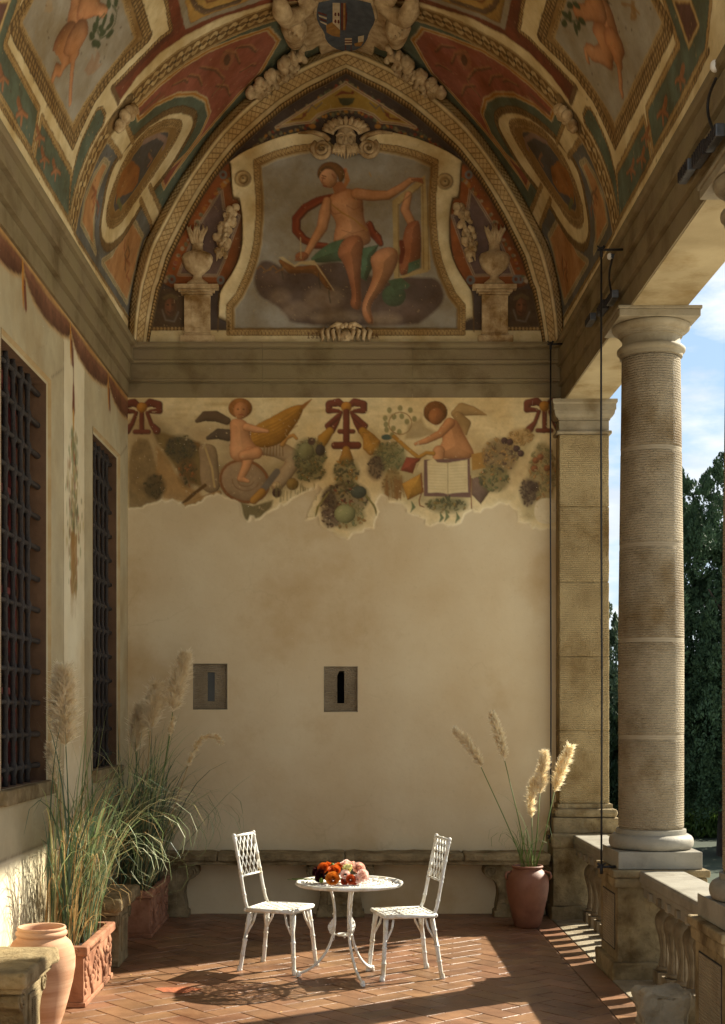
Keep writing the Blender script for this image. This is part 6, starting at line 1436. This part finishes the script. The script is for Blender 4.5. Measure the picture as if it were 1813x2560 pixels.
# ------------------------------------------------------------------ white cast-iron chairs
def bamboo(mb, pts, r, n=8, knots=(.3, .62)):
    pts = [Vector(p) for p in pts]; L = [0]
    for a, b in zip(pts[:-1], pts[1:]): L.append(L[-1] + (b - a).length)
    T = sorted(set([0, 1] + [k + d for k in knots for d in (-.03, -.012, 0, .012, .03)] + [l / L[-1] for l in L])); out, rr = [], []
    for t in T:
        if t < 0 or t > 1: continue
        s = t * L[-1]; i = max(0, min(len(pts) - 2, next((j for j in range(len(pts) - 1) if s <= L[j + 1] + 1e-9), len(pts) - 2))); f = (s - L[i]) / (L[i + 1] - L[i] + 1e-12)
        out.append(pts[i].lerp(pts[i + 1], f)); k = min([abs(t - q) for q in knots] + [9]); rr.append(r * (1.32 if k < .004 else 1.12 if k < .02 else 1.0))
    mb.tube(out, rr, n)
def make_chair(label, loc, rot):
    t = thing('iron_chair', label, 'chair', loc, 'white bistro chairs at the round table', rot)
    w, d, zs = .19, .19, .465                # local +X is the chair's front
    for (sx, sy) in ((1, 1), (1, -1), (-1, 1), (-1, -1)):
        mb = MB(); top = (sx * (d - .02), sy * (w - .03), zs - .02); foot = (sx * (d + .025 if sx > 0 else d + .045), sy * (w + .012), 0)
        mid_ = tuple(top[i] + (foot[i] - top[i]) * .45 + (0, 0, 0)[i] for i in range(3)); bamboo(mb, [foot, (foot[0] - sx * .008, foot[1], .035), mid_, top], .0158, 10, (.28, .52, .78))
        mb.lathe([(.0, 0), (.020, 0), (.021, .012), (.016, .035), (.013, .04)], c=(foot[0], foot[1], 0), n=12, cap=False)
        for (ex, ey) in ((-sx * .055, 0), (0, -sy * .055)):
            a = Vector(top).lerp(Vector(foot), .42); b = Vector(top) + Vector((ex, ey, .005)); m_ = a.lerp(b, .55) + Vector((ex * .25, ey * .25, 0)); mb.tube([a, m_, b], [.0075, .0085, .0095], 7)
        put('leg', mb, m_white, t, smooth=True, local=True)
    mb = MB()
    for q in ([(-d, -w), (d, -w)], [(d, -w), (d, w)], [(d, w), (-d, w)], [(-d, w), (-d, -w)]):
        mb.tube([(q[0][0], q[0][1], zs - .008), (q[1][0], q[1][1], zs - .008)], .0145, 8, flat=(1.1, .9))
    for (sx, sy) in ((1, 1), (1, -1), (-1, 1), (-1, -1)): mb.ball((sx * d, sy * w, zs - .008), .0155, 8, 6)
    put('seat_frame', mb, m_white, t, smooth=True, local=True)
    N = 9
    for ax in (0, 1):
        for k in range(N):
            c_ = -.155 + k * .31 / (N - 1); mb = MB(); pts = []
            for j in range(0, 2 * N + 1):
                s_ = -.185 + j * .37 / (2 * N); ph = math.cos((j) * math.pi / 1.0 + k * math.pi + ax * math.pi); z = zs + .002 + (.0045 * math.cos(math.pi * (s_ + .155) / (.31 / (N - 1)) + (k + ax) * math.pi)); pts.append((s_, c_, z) if ax == 0 else (c_, s_, z))
            vs = []
            for p in pts:
                o = (0, .0128, 0) if ax == 0 else (.0128, 0, 0); vs += [tuple(p[i] - o[i] for i in range(3)), tuple(p[i] + o[i] for i in range(3)), (p[0] + o[0], p[1] + o[1], p[2] - .003), (p[0] - o[0], p[1] - o[1], p[2] - .003)]
            fs = []
            for j in range(len(pts) - 1): fs += [(4 * j + q, 4 * j + (q + 1) % 4, 4 * j + 4 + (q + 1) % 4, 4 * j + 4 + q) for q in range(4)]
            mb.add(vs, fs); put('seat_strap', mb, m_white, t, local=True)
    # backrest: raked posts, rails and a diamond lattice
    zb0, zb1 = .70, 1.0; xb = lambda z: -d - .005 - (z - zs) * .19 - .02 * max(0, (z - .8)) ; wb = .165
    back = bpy.data.objects.new('backrest', None); COL.objects.link(back); back.parent = t
    for s_ in (1, -1):
        mb = MB(); bamboo(mb, [(-d + .01, s_ * (w - .012), zs - .01), (-d - .012, s_ * (w - .018), zs + .05), (xb(.60), s_ * (wb + .004), .60), (xb(.8), s_ * wb, .80), (xb(zb1), s_ * wb, zb1)], .0125, 10, (.2, .44, .5, .72, .96)); mb.ball((xb(zb1), s_ * wb, zb1), .017, 10, 7); put('back_post', mb, m_white, back, smooth=True, local=True)
    for z in (zb0, zb1 - .004):
        mb = MB(); bamboo(mb, [(xb(z), -wb, z), (xb(z), wb, z)], .0105 if z > .9 else .008, 8, (.5,)); put('back_rail', mb, m_white, back, smooth=True, local=True)
    nb = 5; dz = zb1 - zb0
    for s_ in (1, -1):
        for k in range(-2, nb + 2):
            y0 = -wb + (k) * 2 * wb / nb; y1 = y0 + s_ * 2 * wb / nb * 2.6; z0, z1 = zb0, zb1
            if s_ < 0: y0 += 0
            a, b = (y0, z0), (y1, z1); ts_ = [0, 1]
            dy = b[0] - a[0]
            lo_, hi_ = 0.0, 1.0
            for lim, sgn in ((wb, 1), (-wb, -1)):
                if abs(dy) > 1e-9:
                    tt = (lim - a[0]) / dy
                    if sgn * dy > 0: hi_ = min(hi_, tt)
                    else: lo_ = max(lo_, tt)
            if hi_ - lo_ < .08: continue
            q = [(a[0] + dy * f, z0 + dz * f) for f in (lo_, (lo_ + hi_) / 2, hi_)]
            mb = MB(); mb.tube([(xb(z) + s_ * .002, y, z) for y, z in q], .0044, 6); put('lattice_bar', mb, m_white, back, smooth=True, local=True)
    return t
make_chair('left white bamboo-pattern iron chair with lattice back, turned towards the table', (-.495, 10.22, 0), R(-22))
make_chair('right white bamboo-pattern iron chair with lattice back, facing left to the table', (.425, 9.97, 0), R(193))

# ------------------------------------------------------------------ round iron table
tb = thing('round_iron_table', 'round white cast-iron table with pierced top and three curved legs', 'table', (.015, 9.86, 0))
tx, ty, tz = .028, 9.86, .70
mb = MB(); mb.lathe([(.352, tz - .020), (.362, tz - .028), (.382, tz - .026), (.390, tz - .014), (.388, tz - .003), (.378, tz + .001), (.362, tz - .002), (.352, tz - .010), (.352, tz - .020)], c=(tx, ty, 0), n=80, cap=False); put('table_rim', mb, m_white, tb, smooth=True)
for r_ in (.325, .30, .215, .195, .085):
    mb = MB(); mb.tube([(tx + r_ * math.cos(a), ty + r_ * math.sin(a), tz - .008) for a in np.linspace(0, 2 * math.pi, 61)], .0065, 6); put('table_ring', mb, m_white, tb, smooth=True)
for k in range(24):
    a = k * 2 * math.pi / 24; mb = MB()
    for s_ in (1, -1):
        pts = []
        for j in range(12): q = j / 11; r_ = .222 + .070 * q; b = a + s_ * .10 * math.sin(q * math.pi) * 1.1; pts.append((tx + r_ * math.cos(b), ty + r_ * math.sin(b), tz - .009))
        mb.tube(pts, .0055, 5)
    sp_ = MB(); sp_.tube([(tx + r_ * math.cos(a + .13), ty + r_ * math.sin(a + .13), tz - .009) for r_ in (.325, .355)], .008, 5); put('rim_spur', sp_, m_white, tb, smooth=True); mb.ball((tx + .258 * math.cos(a), ty + .258 * math.sin(a), tz - .008), .014, 8, 5, (1, 1, .5)); put('scroll_motif', mb, m_white, tb, smooth=True)
for k in range(12):
    a = k * 2 * math.pi / 12; mb = MB()
    for s_ in (1, -1): mb.tube([(tx + (.09 + .10 * q) * math.cos(a + s_ * .26 * math.sin(q * math.pi)), ty + (.09 + .10 * q) * math.sin(a + s_ * .26 * math.sin(q * math.pi)), tz - .009) for q in np.linspace(0, 1, 8)], .006, 5)
    mb.ball((tx + .145 * math.cos(a), ty + .145 * math.sin(a), tz - .008), .016, 8, 5, (1, 1, .5)); put('leaf_motif', mb, m_white, tb, smooth=True)
mb = MB()
for k in range(6): a = k * math.pi / 3; mb.tube([(tx, ty, tz - .009), (tx + .085 * math.cos(a), ty + .085 * math.sin(a), tz - .009)], .007, 6)
mb.ball((tx, ty, tz - .008), .028, 12, 8, (1, 1, .35)); put('centre_boss', mb, m_white, tb, smooth=True)
fc = Vector((-.006, 9.847, 0)); LG = [(.115, .682), (.10, .64), (.080, .56), (.072, .48), (.072, .41), (.080, .33), (.105, .25), (.145, .17), (.205, .10), (.27, .052), (.315, .034), (.335, .03)]
for ang in (174, 53, -68):
    a = R(ang); dv = Vector((math.cos(a), math.sin(a), 0)); mb = MB()
    pts = [fc + dv * r_ + Vector((0, 0, z)) for r_, z in smooth(LG, 1)]; mb.tube(pts, [.016 if i < 2 else .0135 for i in range(len(pts))], 8, flat=(1.25, .75)); e = fc + dv * .335; mb.ball(e + Vector((0, 0, .024)), .020, 10, 7, (1, 1, 1.1)); mb.ball(e + dv * .006 + Vector((0, 0, .009)), .016, 8, 6, (1.1, 1.1, .55))
    put('leg', mb, m_white, tb, smooth=True)
    mb = MB(); sdv = Vector((-dv.y, dv.x, 0)); n = 18; ol = [(.073 + .044 * math.sin(math.pi * q) ** 1.2 * (1.15 - .5 * abs(q - .45)), .45 - .17 * q) for q in np.linspace(0, 1, n)]; ol = ol + [(.075, .28), (.072, .45)]
    mb.prism(ol, lambda r_, z: fc + dv * r_ + sdv * .006 + Vector((0, 0, z)), lambda r_, z: fc + dv * r_ - sdv * .006 + Vector((0, 0, z)))
    for (r_, z) in ((.10, .395), (.108, .365), (.10, .335), (.088, .36)): mb.ball(fc + dv * r_ + Vector((0, 0, z)), .013, 8, 6)
    mb.ball(fc + dv * .080 + Vector((0, 0, .465)), .010, 8, 6); mb.ball(fc + dv * .090 + Vector((0, 0, .275)), .010, 8, 6); put('leg_ornament', mb, m_white, tb, smooth=True, auto=40)
mb = MB(); mb.tube([fc + Vector((.055 * math.cos(a), .055 * math.sin(a), .315)) for a in np.linspace(0, 2 * math.pi, 25)], .007, 7)
for ang in (174, 53, -68): mb.tube([fc + Vector((.05 * math.cos(R(ang)), .05 * math.sin(R(ang)), .315)), fc + Vector((.08 * math.cos(R(ang)), .08 * math.sin(R(ang)), .315))], .006, 6)
mb.tube([fc + Vector((0, 0, .29)), fc + Vector((0, 0, .32))], .008, 6); put('tie_ring', mb, m_white, tb, smooth=True)
mb = MB(); mb.lathe([(.10, .672), (.125, .674), (.125, .684), (.10, .684)], c=(fc.x, fc.y, 0), n=30, cap=False)
for k in range(6): a = k * math.pi / 3; mb.tube([fc + Vector((.1 * math.cos(a), .1 * math.sin(a), .68)), fc + Vector((.36 * math.cos(a), .36 * math.sin(a), .682))], .006, 6)
put('top_spider', mb, m_white, tb, smooth=True)

# ------------------------------------------------------------------ bouquet
bq = thing('flower_bouquet', 'bouquet of orange, burgundy and pale pink roses lying on the round table', 'flowers', (-.06, 9.80, .702))
def fmat(n, a, b): return M_(n, a, .6, var=b, scale=60, tr_w=.25, spec=.3)
FM = {'orange': fmat('orange_petals', (224, 122, 40), (196, 80, 30)), 'amber': fmat('amber_petals', (226, 150, 50), (204, 104, 34)), 'rust': fmat('rust_petals', (208, 100, 52), (176, 70, 36)), 'burgundy': fmat('burgundy_petals', (70, 14, 22), (44, 10, 16)),
      'blush': fmat('blush_petals', (246, 218, 200), (238, 186, 164)), 'pink': fmat('pale_pink_petals', (250, 232, 220), (244, 212, 198)), 'lemon': fmat('cream_yellow_petals', (240, 236, 176), (222, 218, 130)), 'green': fmat('bud_green', (120, 140, 56), (84, 108, 44)), 'dark': fmat('dark_centre', (60, 36, 20), (40, 24, 14))}
def rose(name, c, r, d, mat, layers=6, seed=0, ruf=.12, label=None):
    r2 = random.Random(seed); q = Vector(d).normalized().to_track_quat('Z', 'Y').to_matrix().to_4x4(); M = Matrix.Translation(c) @ q; mb = MB()
    for L in range(layers):
        f = (L + .6) / layers; n = 3 + (L + 1) // 2 + (1 if L > 3 else 0); open_ = f ** 1.1
        for k in range(n):
            a0 = k * 2 * math.pi / n + L * 1.1 + r2.uniform(-.2, .2); wd = 2 * math.pi / n * .78; hgt = r * (.98 - .42 * f) ; rad = r * (.10 + .90 * f); vs = []
            for i in range(5):
                v = i / 4
                for j in range(5):
                    u_ = (j / 4 - .5) * 2; a = a0 + u_ * wd * (.5 + .5 * math.sin(v * math.pi * .6 + .4)); rr = rad * (.30 + .70 * v ** (.8)) * (1 + .10 * open_ * v * v); z = -r * .45 + (hgt + r * .45) * v * (1 - .12 * abs(u_) ** 2) - open_ * r * .30 * v ** 3 + r * ruf * r2.uniform(-.5, .5) * v
                    rr += r * ruf * r2.uniform(-.4, .4) * v; vs.append(M @ Vector((rr * math.cos(a), rr * math.sin(a), z)))
            mb.add(vs, [(i * 5 + j, i * 5 + j + 1, i * 5 + j + 6, i * 5 + j + 5) for i in range(4) for j in range(4)])
    o = put(name, mb, mat, bq, smooth=True, fix=False)
    if label: o['label'] = label
    return o
# positions read from the close view of the photo: pixel of the flower's centre -> on the table top plane in front of or behind
def fp(px, py, Y): return at(760 + px / 8.12, 2130 + py / 8.12, Y)
for nm, px, py, Y, r_, dr, mt, lay, lab in (
    ('rose', 585, 545, 9.66, .050, (-.1, -1, .45), 'amber', 7, 'large amber rose lowest in front'), ('rose', 395, 330, 9.74, .040, (-.3, -1, .5), 'orange', 6, 'orange rose on the upper left'), ('rose', 480, 285, 9.86, .038, (-.1, -.4, 1), 'orange', 5, None),
    ('rose', 620, 385, 9.76, .046, (0, -.8, .8), 'orange', 6, None), ('rose', 700, 300, 9.88, .038, (0, -.3, 1), 'orange', 5, None), ('rose', 640, 330, 9.84, .036, (0, -.3, 1), 'amber', 5, None),
    ('ranunculus', 255, 395, 9.78, .036, (-.8, -.5, .5), 'burgundy', 6, None), ('ranunculus', 330, 455, 9.72, .038, (-.5, -1, .3), 'burgundy', 6, None), ('ranunculus', 420, 460, 9.74, .034, (-.3, -1, .3), 'burgundy', 5, None), ('ranunculus', 300, 530, 9.76, .030, (-.7, -1, .1), 'burgundy', 5, None),
    ('lisianthus', 835, 460, 9.68, .036, (0, -1, .4), 'pink', 4, 'pale pink open bloom with a dark centre'), ('rose', 1110, 335, 9.76, .046, (.2, -.9, .7), 'blush', 7, None), ('rose', 1190, 480, 9.70, .046, (.6, -1, .3), 'pink', 7, None), ('rose', 860, 260, 9.86, .044, (0, -.2, 1), 'pink', 6, None), ('rose', 990, 285, 9.88, .040, (.1, -.2, 1), 'blush', 6, None), ('rose', 1090, 540, 9.68, .034, (.3, -1, .2), 'pink', 5, None),
    ('hydrangea_cluster', 880, 345, 9.72, .036, (0, -.9, .8), 'lemon', 4, 'cream yellow cluster in the middle'), ('rose', 950, 560, 9.66, .036, (.1, -1, .2), 'rust', 6, None), ('rose', 830, 590, 9.70, .030, (0, -1, .1), 'rust', 5, None), ('rose', 1020, 600, 9.70, .026, (.1, -1, .1), 'rust', 5, None)):
    o = rose(nm, fp(px, py, Y), r_, dr, FM[mt], lay, int(px), .16 if mt in ('pink', 'blush') else .09, lab)
mb = MB(); r2 = random.Random(9)
for k in range(16): mb.ball(fp(880 + r2.uniform(-90, 90), 345 + r2.uniform(-70, 60), 9.70 + r2.uniform(-.01, .02)), .010, 7, 5, (1, .6, 1))
put('floret', mb, FM['lemon'], bq, smooth=True)
mb = MB(); mb.ball(fp(840, 455, 9.645), .009, 8, 6, (1.2, .7, .8)); put('flower_centre', mb, FM['dark'], bq, smooth=True)
for (a, b, Y) in ((355, 580, 9.68), (580, 275, 9.84)): mb = MB(); mb.ball(fp(a, b, Y), .016, 10, 7, (1, 1, 1.15)); put('bud', mb, FM['green'], bq, smooth=True)
for k in range(7):
    mb = MB(); s0 = Vector((-.06 + .02 * k, 9.78 + .015 * k, .725)); e0 = Vector((-.42 + .03 * k, 9.86 + .02 * (k % 3), .712 + .004 * k)) if k < 2 else Vector((-.24 + .03 * k, 9.82 + .03 * (k % 3), .715)); mb.tube([s0, (s0 + e0) / 2, e0], .0028, 6); put('stem', mb, m_stem, bq, smooth=True)

# ------------------------------------------------------------------ cables, lamps on the beam, rough stones
def cable(label, x, Y, z0, z1, xa):
    t = thing('hanging_cable', label, 'cable', (x, Y, z0), 'black cables hanging beside the colonnade')
    mb = MB(); mb.tube([(x, Y, z0), (x + .004, Y, z0 + (z1 - z0) * .3), (x - .002, Y, z0 + (z1 - z0) * .7), (x, Y, z1)], .0075, 7); put('cable', mb, m_cable, t, smooth=True)
    for z, xe in ((z1, xa), (z0 + .03, xa + .0)):
        mb = MB(); mb.tube([(x - .03, Y, z), (xe, Y, z + .004)], .009, 6); 
        for k in range(4): a = k * 1.57 + .5; mb.tube([(x, Y, z), (x + .035 * math.cos(a), Y + .02 * math.sin(a), z + .028)], .006, 5)
        mb.tube([(x, Y, z - .05), (x, Y, z + .02)], .012, 7); put('bracket', mb, m_cable, t, smooth=True)
cable('near black cable hanging in front of the round column, fixed to its pedestal', 1.862, 9.90, .768, 5.29, 2.02)
cable('far black cable hanging down the edge of the square pier', 1.915, 12.70, .72, 5.36, 2.03)
m_lampg = M_('grey_metal_housing', (110, 112, 112), .4, metal=.6, var=(84, 86, 88), scale=30)
def V3(x, y, X): Y = X * F / (x - CX); return Vector((X, Y, EYE + (CY - y) / F * Y))
for lab, pl in (('grey floodlight box fixed to the beam above the column capital', [(1476, 800, .05), (1506, 770, .06), (1530, 745, .05)]), ('grey floodlight box on the beam near the top right corner', [(1716, 428, .06), (1752, 385, .07), (1785, 345, .06)])):
    t = thing('floodlight', lab, 'lamp', tuple(V3(pl[1][0], pl[1][1], 2.0)), 'floodlights on the beam')
    for i, (a, b, s_) in enumerate(pl):
        c = V3(a, b, 1.985); mb = MB(); mb.box(c.x - .02, c.x + .03, c.y - .11, c.y + .11, c.z - s_ * .6, c.z + s_ * .6); put('housing', mb, m_lampg if i % 2 == 0 else m_iron, t, bevel=.006)
        mb = MB()
        for k in range(6): mb.box(c.x - .026, c.x - .019, c.y - .10 + k * .038, c.y - .085 + k * .038, c.z - s_ * .5, c.z + s_ * .5)
        put('cooling_fin', mb, m_iron, t)
m_whitep = M_('white_plastic', (226, 222, 210), .4)
for lab, (a, b), arc in (('small white dome sensor at the top of the near cable', (1525, 641), [(1530, 648), (1523, 680), (1524, 710), (1528, 730)]), ('white dome camera on the beam at the top right edge', (1788, 165), [(1790, 196), (1771, 240), (1768, 285), (1786, 335)])):
    c = V3(a, b, 2.0); t = thing('dome_sensor', lab, 'sensor', tuple(c), 'white sensors on the beam'); r_ = .022 if a < 1600 else .028
    mb = MB(); mb.ball(c, r_, 14, 9, (1, 1, 1.2)); put('dome', mb, m_whitep, t, smooth=True); mb = MB(); mb.box(c.x, c.x + .05, c.y - .02, c.y + .02, c.z - .015, c.z + .015); put('arm', mb, m_lampg, t, bevel=.004)
    mb = MB(); mb.tube([V3(x, y, 1.99) for x, y in smooth(arc, 2)], .008, 6); put('wire', mb, m_cable, t, smooth=True)
for lab, (cx_, cy2, hx, hy, h), sd_ in (('broken block of pale stone standing in the bottom right corner', (1.85, 7.95, .14, .13, .31), 1), ('smaller rough stone behind the broken block, against the near pedestal', (2.06, 8.16, .10, .09, .25), 5)):
    t = thing('rough_stone', lab, 'stone', (cx_, cy2, 0), 'rough stones by the balustrade'); mb = MB(); mb.box(cx_ - hx, cx_ + hx, cy2 - hy, cy2 + hy, -.01, h); o = put('stone', mb, m_stone, t, bevel=.03, smooth=True, auto=50); roughen(o, .035, 6.5, sd_, cuts=12); roughen(o, .010, 22, sd_)
# worn hollows and fallen leaves on the floor
t = thing('dry_leaves', 'a few dry leaves scattered on the tiles', 'leaves', (0, 10, 0)); r2 = random.Random(12)
mb = MB()
for k in range(16):
    x, y, a = r2.uniform(-1.6, 1.5), r2.uniform(8.6, 12.2), r2.uniform(0, 6); s_ = r2.uniform(.008, .02); mb.add([(x + s_ * math.cos(a), y + s_ * math.sin(a), .006), (x + s_ * .5 * math.cos(a + 1.5), y + s_ * .5 * math.sin(a + 1.5), .011), (x - s_ * math.cos(a), y - s_ * math.sin(a), .005), (x + s_ * .5 * math.cos(a - 1.5), y + s_ * .5 * math.sin(a - 1.5), .010)], [(0, 1, 2, 3)])
tag(put('leaf', mb, m_dry, t, fix=False), kind='stuff')
m_hole = M_('bare_orange_clay', (170, 96, 52), .95, var=(130, 70, 40), scale=20, bump=.6)
t = thing('floor_patch', 'worn orange patch in the tiles left of the chairs', 'worn patch', tuple(at(430, 2478, EYE * F / 699)))
mb = MB(); c = (-1.16, 9.42); n = 26; ol = [(c[0] + .15 * math.cos(a) * (1 + .2 * math.sin(3 * a)), c[1] + .10 * math.sin(a) * (1 + .2 * math.cos(5 * a))) for a in np.linspace(0, 2 * math.pi, n, endpoint=False)]
mb.add([(x, y, .0035) for x, y in ol], [tuple(range(n))]); put('clay', mb, m_hole, t)

# ------------------------------------------------------------------ garden beyond
gz0 = -1.2
gm = M_('lawn', (30, 42, 20), .95, var=(40, 52, 24), scale=.6, bump=.6, bscale=8)
g = bpy.data.objects.new('garden_ground', None); COL.objects.link(g); tag(g, kind='structure', label='lawn of the garden below the terrace')
mb = MB(); mb.box(-400, 400, -300, 900, gz0 - .5, gz0); put('lawn', mb, gm, g)
gv = bpy.data.objects.new('bounce_gravel_court', None); COL.objects.link(gv); tag(gv, kind='structure', label='unseen pale gravel court added to bounce sunlight into the loggia')
mb = MB(); mb.box(2.9, 45, -40, 21, gz0 - .4, gz0 + .02); mb.box(-40, 2.9, -40, -3.0, gz0 - .4, gz0 + .02); put('gravel', mb, M_('light_bounce_gravel', (226, 222, 212), .95, var=(208, 204, 192), scale=8, bump=.5, bscale=60), gv)  # unseen pale ground, added to throw sunlight up under the vault
pd = bpy.data.objects.new('terrace', None); COL.objects.link(pd); tag(pd, kind='structure', label='stone terrace wall under the loggia')
mb = MB(); mb.box(-6, 2.9, -3, 14.2, gz0 - .1, -.35); put('terrace_wall', mb, m_stone, pd)
m_cyp = M_('cypress_foliage', (44, 64, 44), .7, var=(66, 88, 60), scale=2.2, tr_w=.15, spec=.2)
m_cyp2 = M_('dark_hedge_foliage', (34, 50, 34), .7, var=(54, 70, 46), scale=1.2, tr_w=.15, spec=.2)
m_ol = M_('grey_green_foliage', (84, 98, 72), .7, var=(60, 76, 54), scale=1.2, tr_w=.2, spec=.2)
m_bark = M_('bark', (70, 58, 46), .95, var=(48, 40, 32), scale=10, bump=.8, bscale=12)
def leaves(name, parent, clumps, per, size, mat, seed):
    """clumps: rows of (x, y, z, rx, rz); many small leaf faces spread through each clump"""
    r2 = np.random.default_rng(seed); cl = np.array(clumps); n = len(cl) * per; k = np.repeat(np.arange(len(cl)), per)
    d = r2.normal(size=(n, 3)); d /= np.linalg.norm(d, axis=1)[:, None]; rr = r2.uniform(.45, 1, n) ** .6
    c = cl[k, :3] + d * rr[:, None] * np.stack([cl[k, 3], cl[k, 3], cl[k, 4]], 1)
    ax = r2.normal(size=(n, 3)) * .5 + d * .5 + np.array([0, 0, .9]); ax /= np.linalg.norm(ax, axis=1)[:, None]; sd_ = np.cross(ax, r2.normal(size=(n, 3))); sd_ /= np.linalg.norm(sd_, axis=1)[:, None]; s = size * r2.uniform(.5, 1.3, n)[:, None]
    V = np.stack([c - ax * s * .9, c + sd_ * s * .42, c + ax * s, c - sd_ * s * .42], 1).reshape(-1, 3) - np.array(wloc(parent)); Q = np.arange(4 * n, dtype=np.int32)
    me = bpy.data.meshes.new(name); me.vertices.add(4 * n); me.vertices.foreach_set('co', V.astype(np.float32).ravel()); me.loops.add(4 * n); me.loops.foreach_set('vertex_index', Q); me.polygons.add(n); me.polygons.foreach_set('loop_start', np.arange(0, 4 * n, 4, dtype=np.int32)); me.polygons.foreach_set('loop_total', np.full(n, 4, dtype=np.int32)); me.update(calc_edges=True); me.materials.append(mat)
    o = bpy.data.objects.new(name, me); COL.objects.link(o); o.parent = parent; return o
def cypress(label, x, y, h, w, seed, mat, tips=5, per=70, n=420, size=.10, group='trees of the garden', base=.06, kind='cypress_tree'):
    t = thing(kind, label, 'tree', (x, y, gz0), group); r2 = random.Random(seed); cl = []
    tp = [(r2.uniform(-.42, .42) * w, r2.uniform(-.3, .3) * w, h * r2.uniform(.80, .97)) for _ in range(tips)] + [(0, 0, h)]
    for k in range(n):
        ti = r2.choice(tp); f = r2.uniform(base, 1) ; z = ti[2] * f; env = w * .5 * (min(1, (f + .12) * 3.0)) * (1 - f ** 3.0) ** .8 + .05
        a = r2.uniform(0, 6.28); q = math.sqrt(r2.random()); c = (x + ti[0] * f + env * q * math.cos(a), y + ti[1] * f + env * q * math.sin(a), gz0 + z); s = r2.uniform(.10, .24) * (w / 2.2) * (1.15 - .7 * f); cl.append((*c, s, s * 2.0))
    for ti in tp: cl.append((x + ti[0], y + ti[1], gz0 + ti[2] + .08, .07, .26))
    leaves('crown', t, cl, per, size, mat, seed); mb = MB(); mb.tube([(x, y, gz0 - .1), (x + .05, y, gz0 + h * .3), (x, y, gz0 + h * .85)], [.20 * w / 2.2, .15 * w / 2.2, .03], 10); put('trunk', mb, m_bark, t, smooth=True)
    for k in range(9):
        a = r2.uniform(0, 6.28); z = gz0 + h * r2.uniform(.1, .6); mb = MB(); mb.tube([(x, y, z), (x + .3 * w * math.cos(a), y + .3 * w * math.sin(a), z + .7)], [.05, .015], 6); put('limb', mb, m_bark, t, smooth=True)
    return t
cypress('tall dark many-tipped cypress standing between the column and the right edge', 8.35, 29.5, 8.6, 3.4, 3, m_cyp, 9, 190, 760, .05, base=.16)
cypress('second dark cypress beyond the right edge of the picture', 10.9, 31.5, 10.2, 3.0, 8, m_cyp, 5, 130, 380, .06, base=.05)
cypress('grey-green tree seen in the gap between pier and column', 8.0, 42, 6.4, 4.2, 12, m_ol, 6, 110, 420, .08, base=.05, kind='broadleaf_tree')
cypress('low dark tree behind the balustrade gap', 6.2, 34, 3.6, 3.0, 15, m_cyp2, 5, 110, 260, .08, base=.02, kind='broadleaf_tree')
cypress('round dark bush behind the trunk of the cypress', 10.0, 37, 4.6, 5.0, 17, m_cyp2, 6, 110, 420, .09, base=.02, kind='broadleaf_tree')
hd = thing('clipped_hedge', 'dark clipped hedge across the garden behind the trees', 'hedge', (12, 52, gz0)); r2 = random.Random(2)
leaves('hedge_leaves', hd, [(r2.uniform(4, 30), 52 + r2.uniform(-.7, .7), gz0 + r2.uniform(.2, 4.4), .6, .5) for _ in range(700)], 50, .20, m_cyp2, 9); mb = MB(); mb.box(4, 30, 51.6, 52.4, gz0, gz0 + 4.2); put('hedge_core', mb, m_cyp2, hd)
h2 = thing('low_hedge', 'low sunlit green hedge beyond the balustrade', 'hedge', (9, 33, gz0)); leaves('hedge_leaves', h2, [(r2.uniform(6.5, 14), 34 + r2.uniform(-.4, .4), gz0 + r2.uniform(.1, .75), .3, .2) for _ in range(240)], 60, .08, M_('fresh_green_foliage', (92, 116, 48), .7, var=(64, 90, 40), scale=3, tr_w=.3), 19)
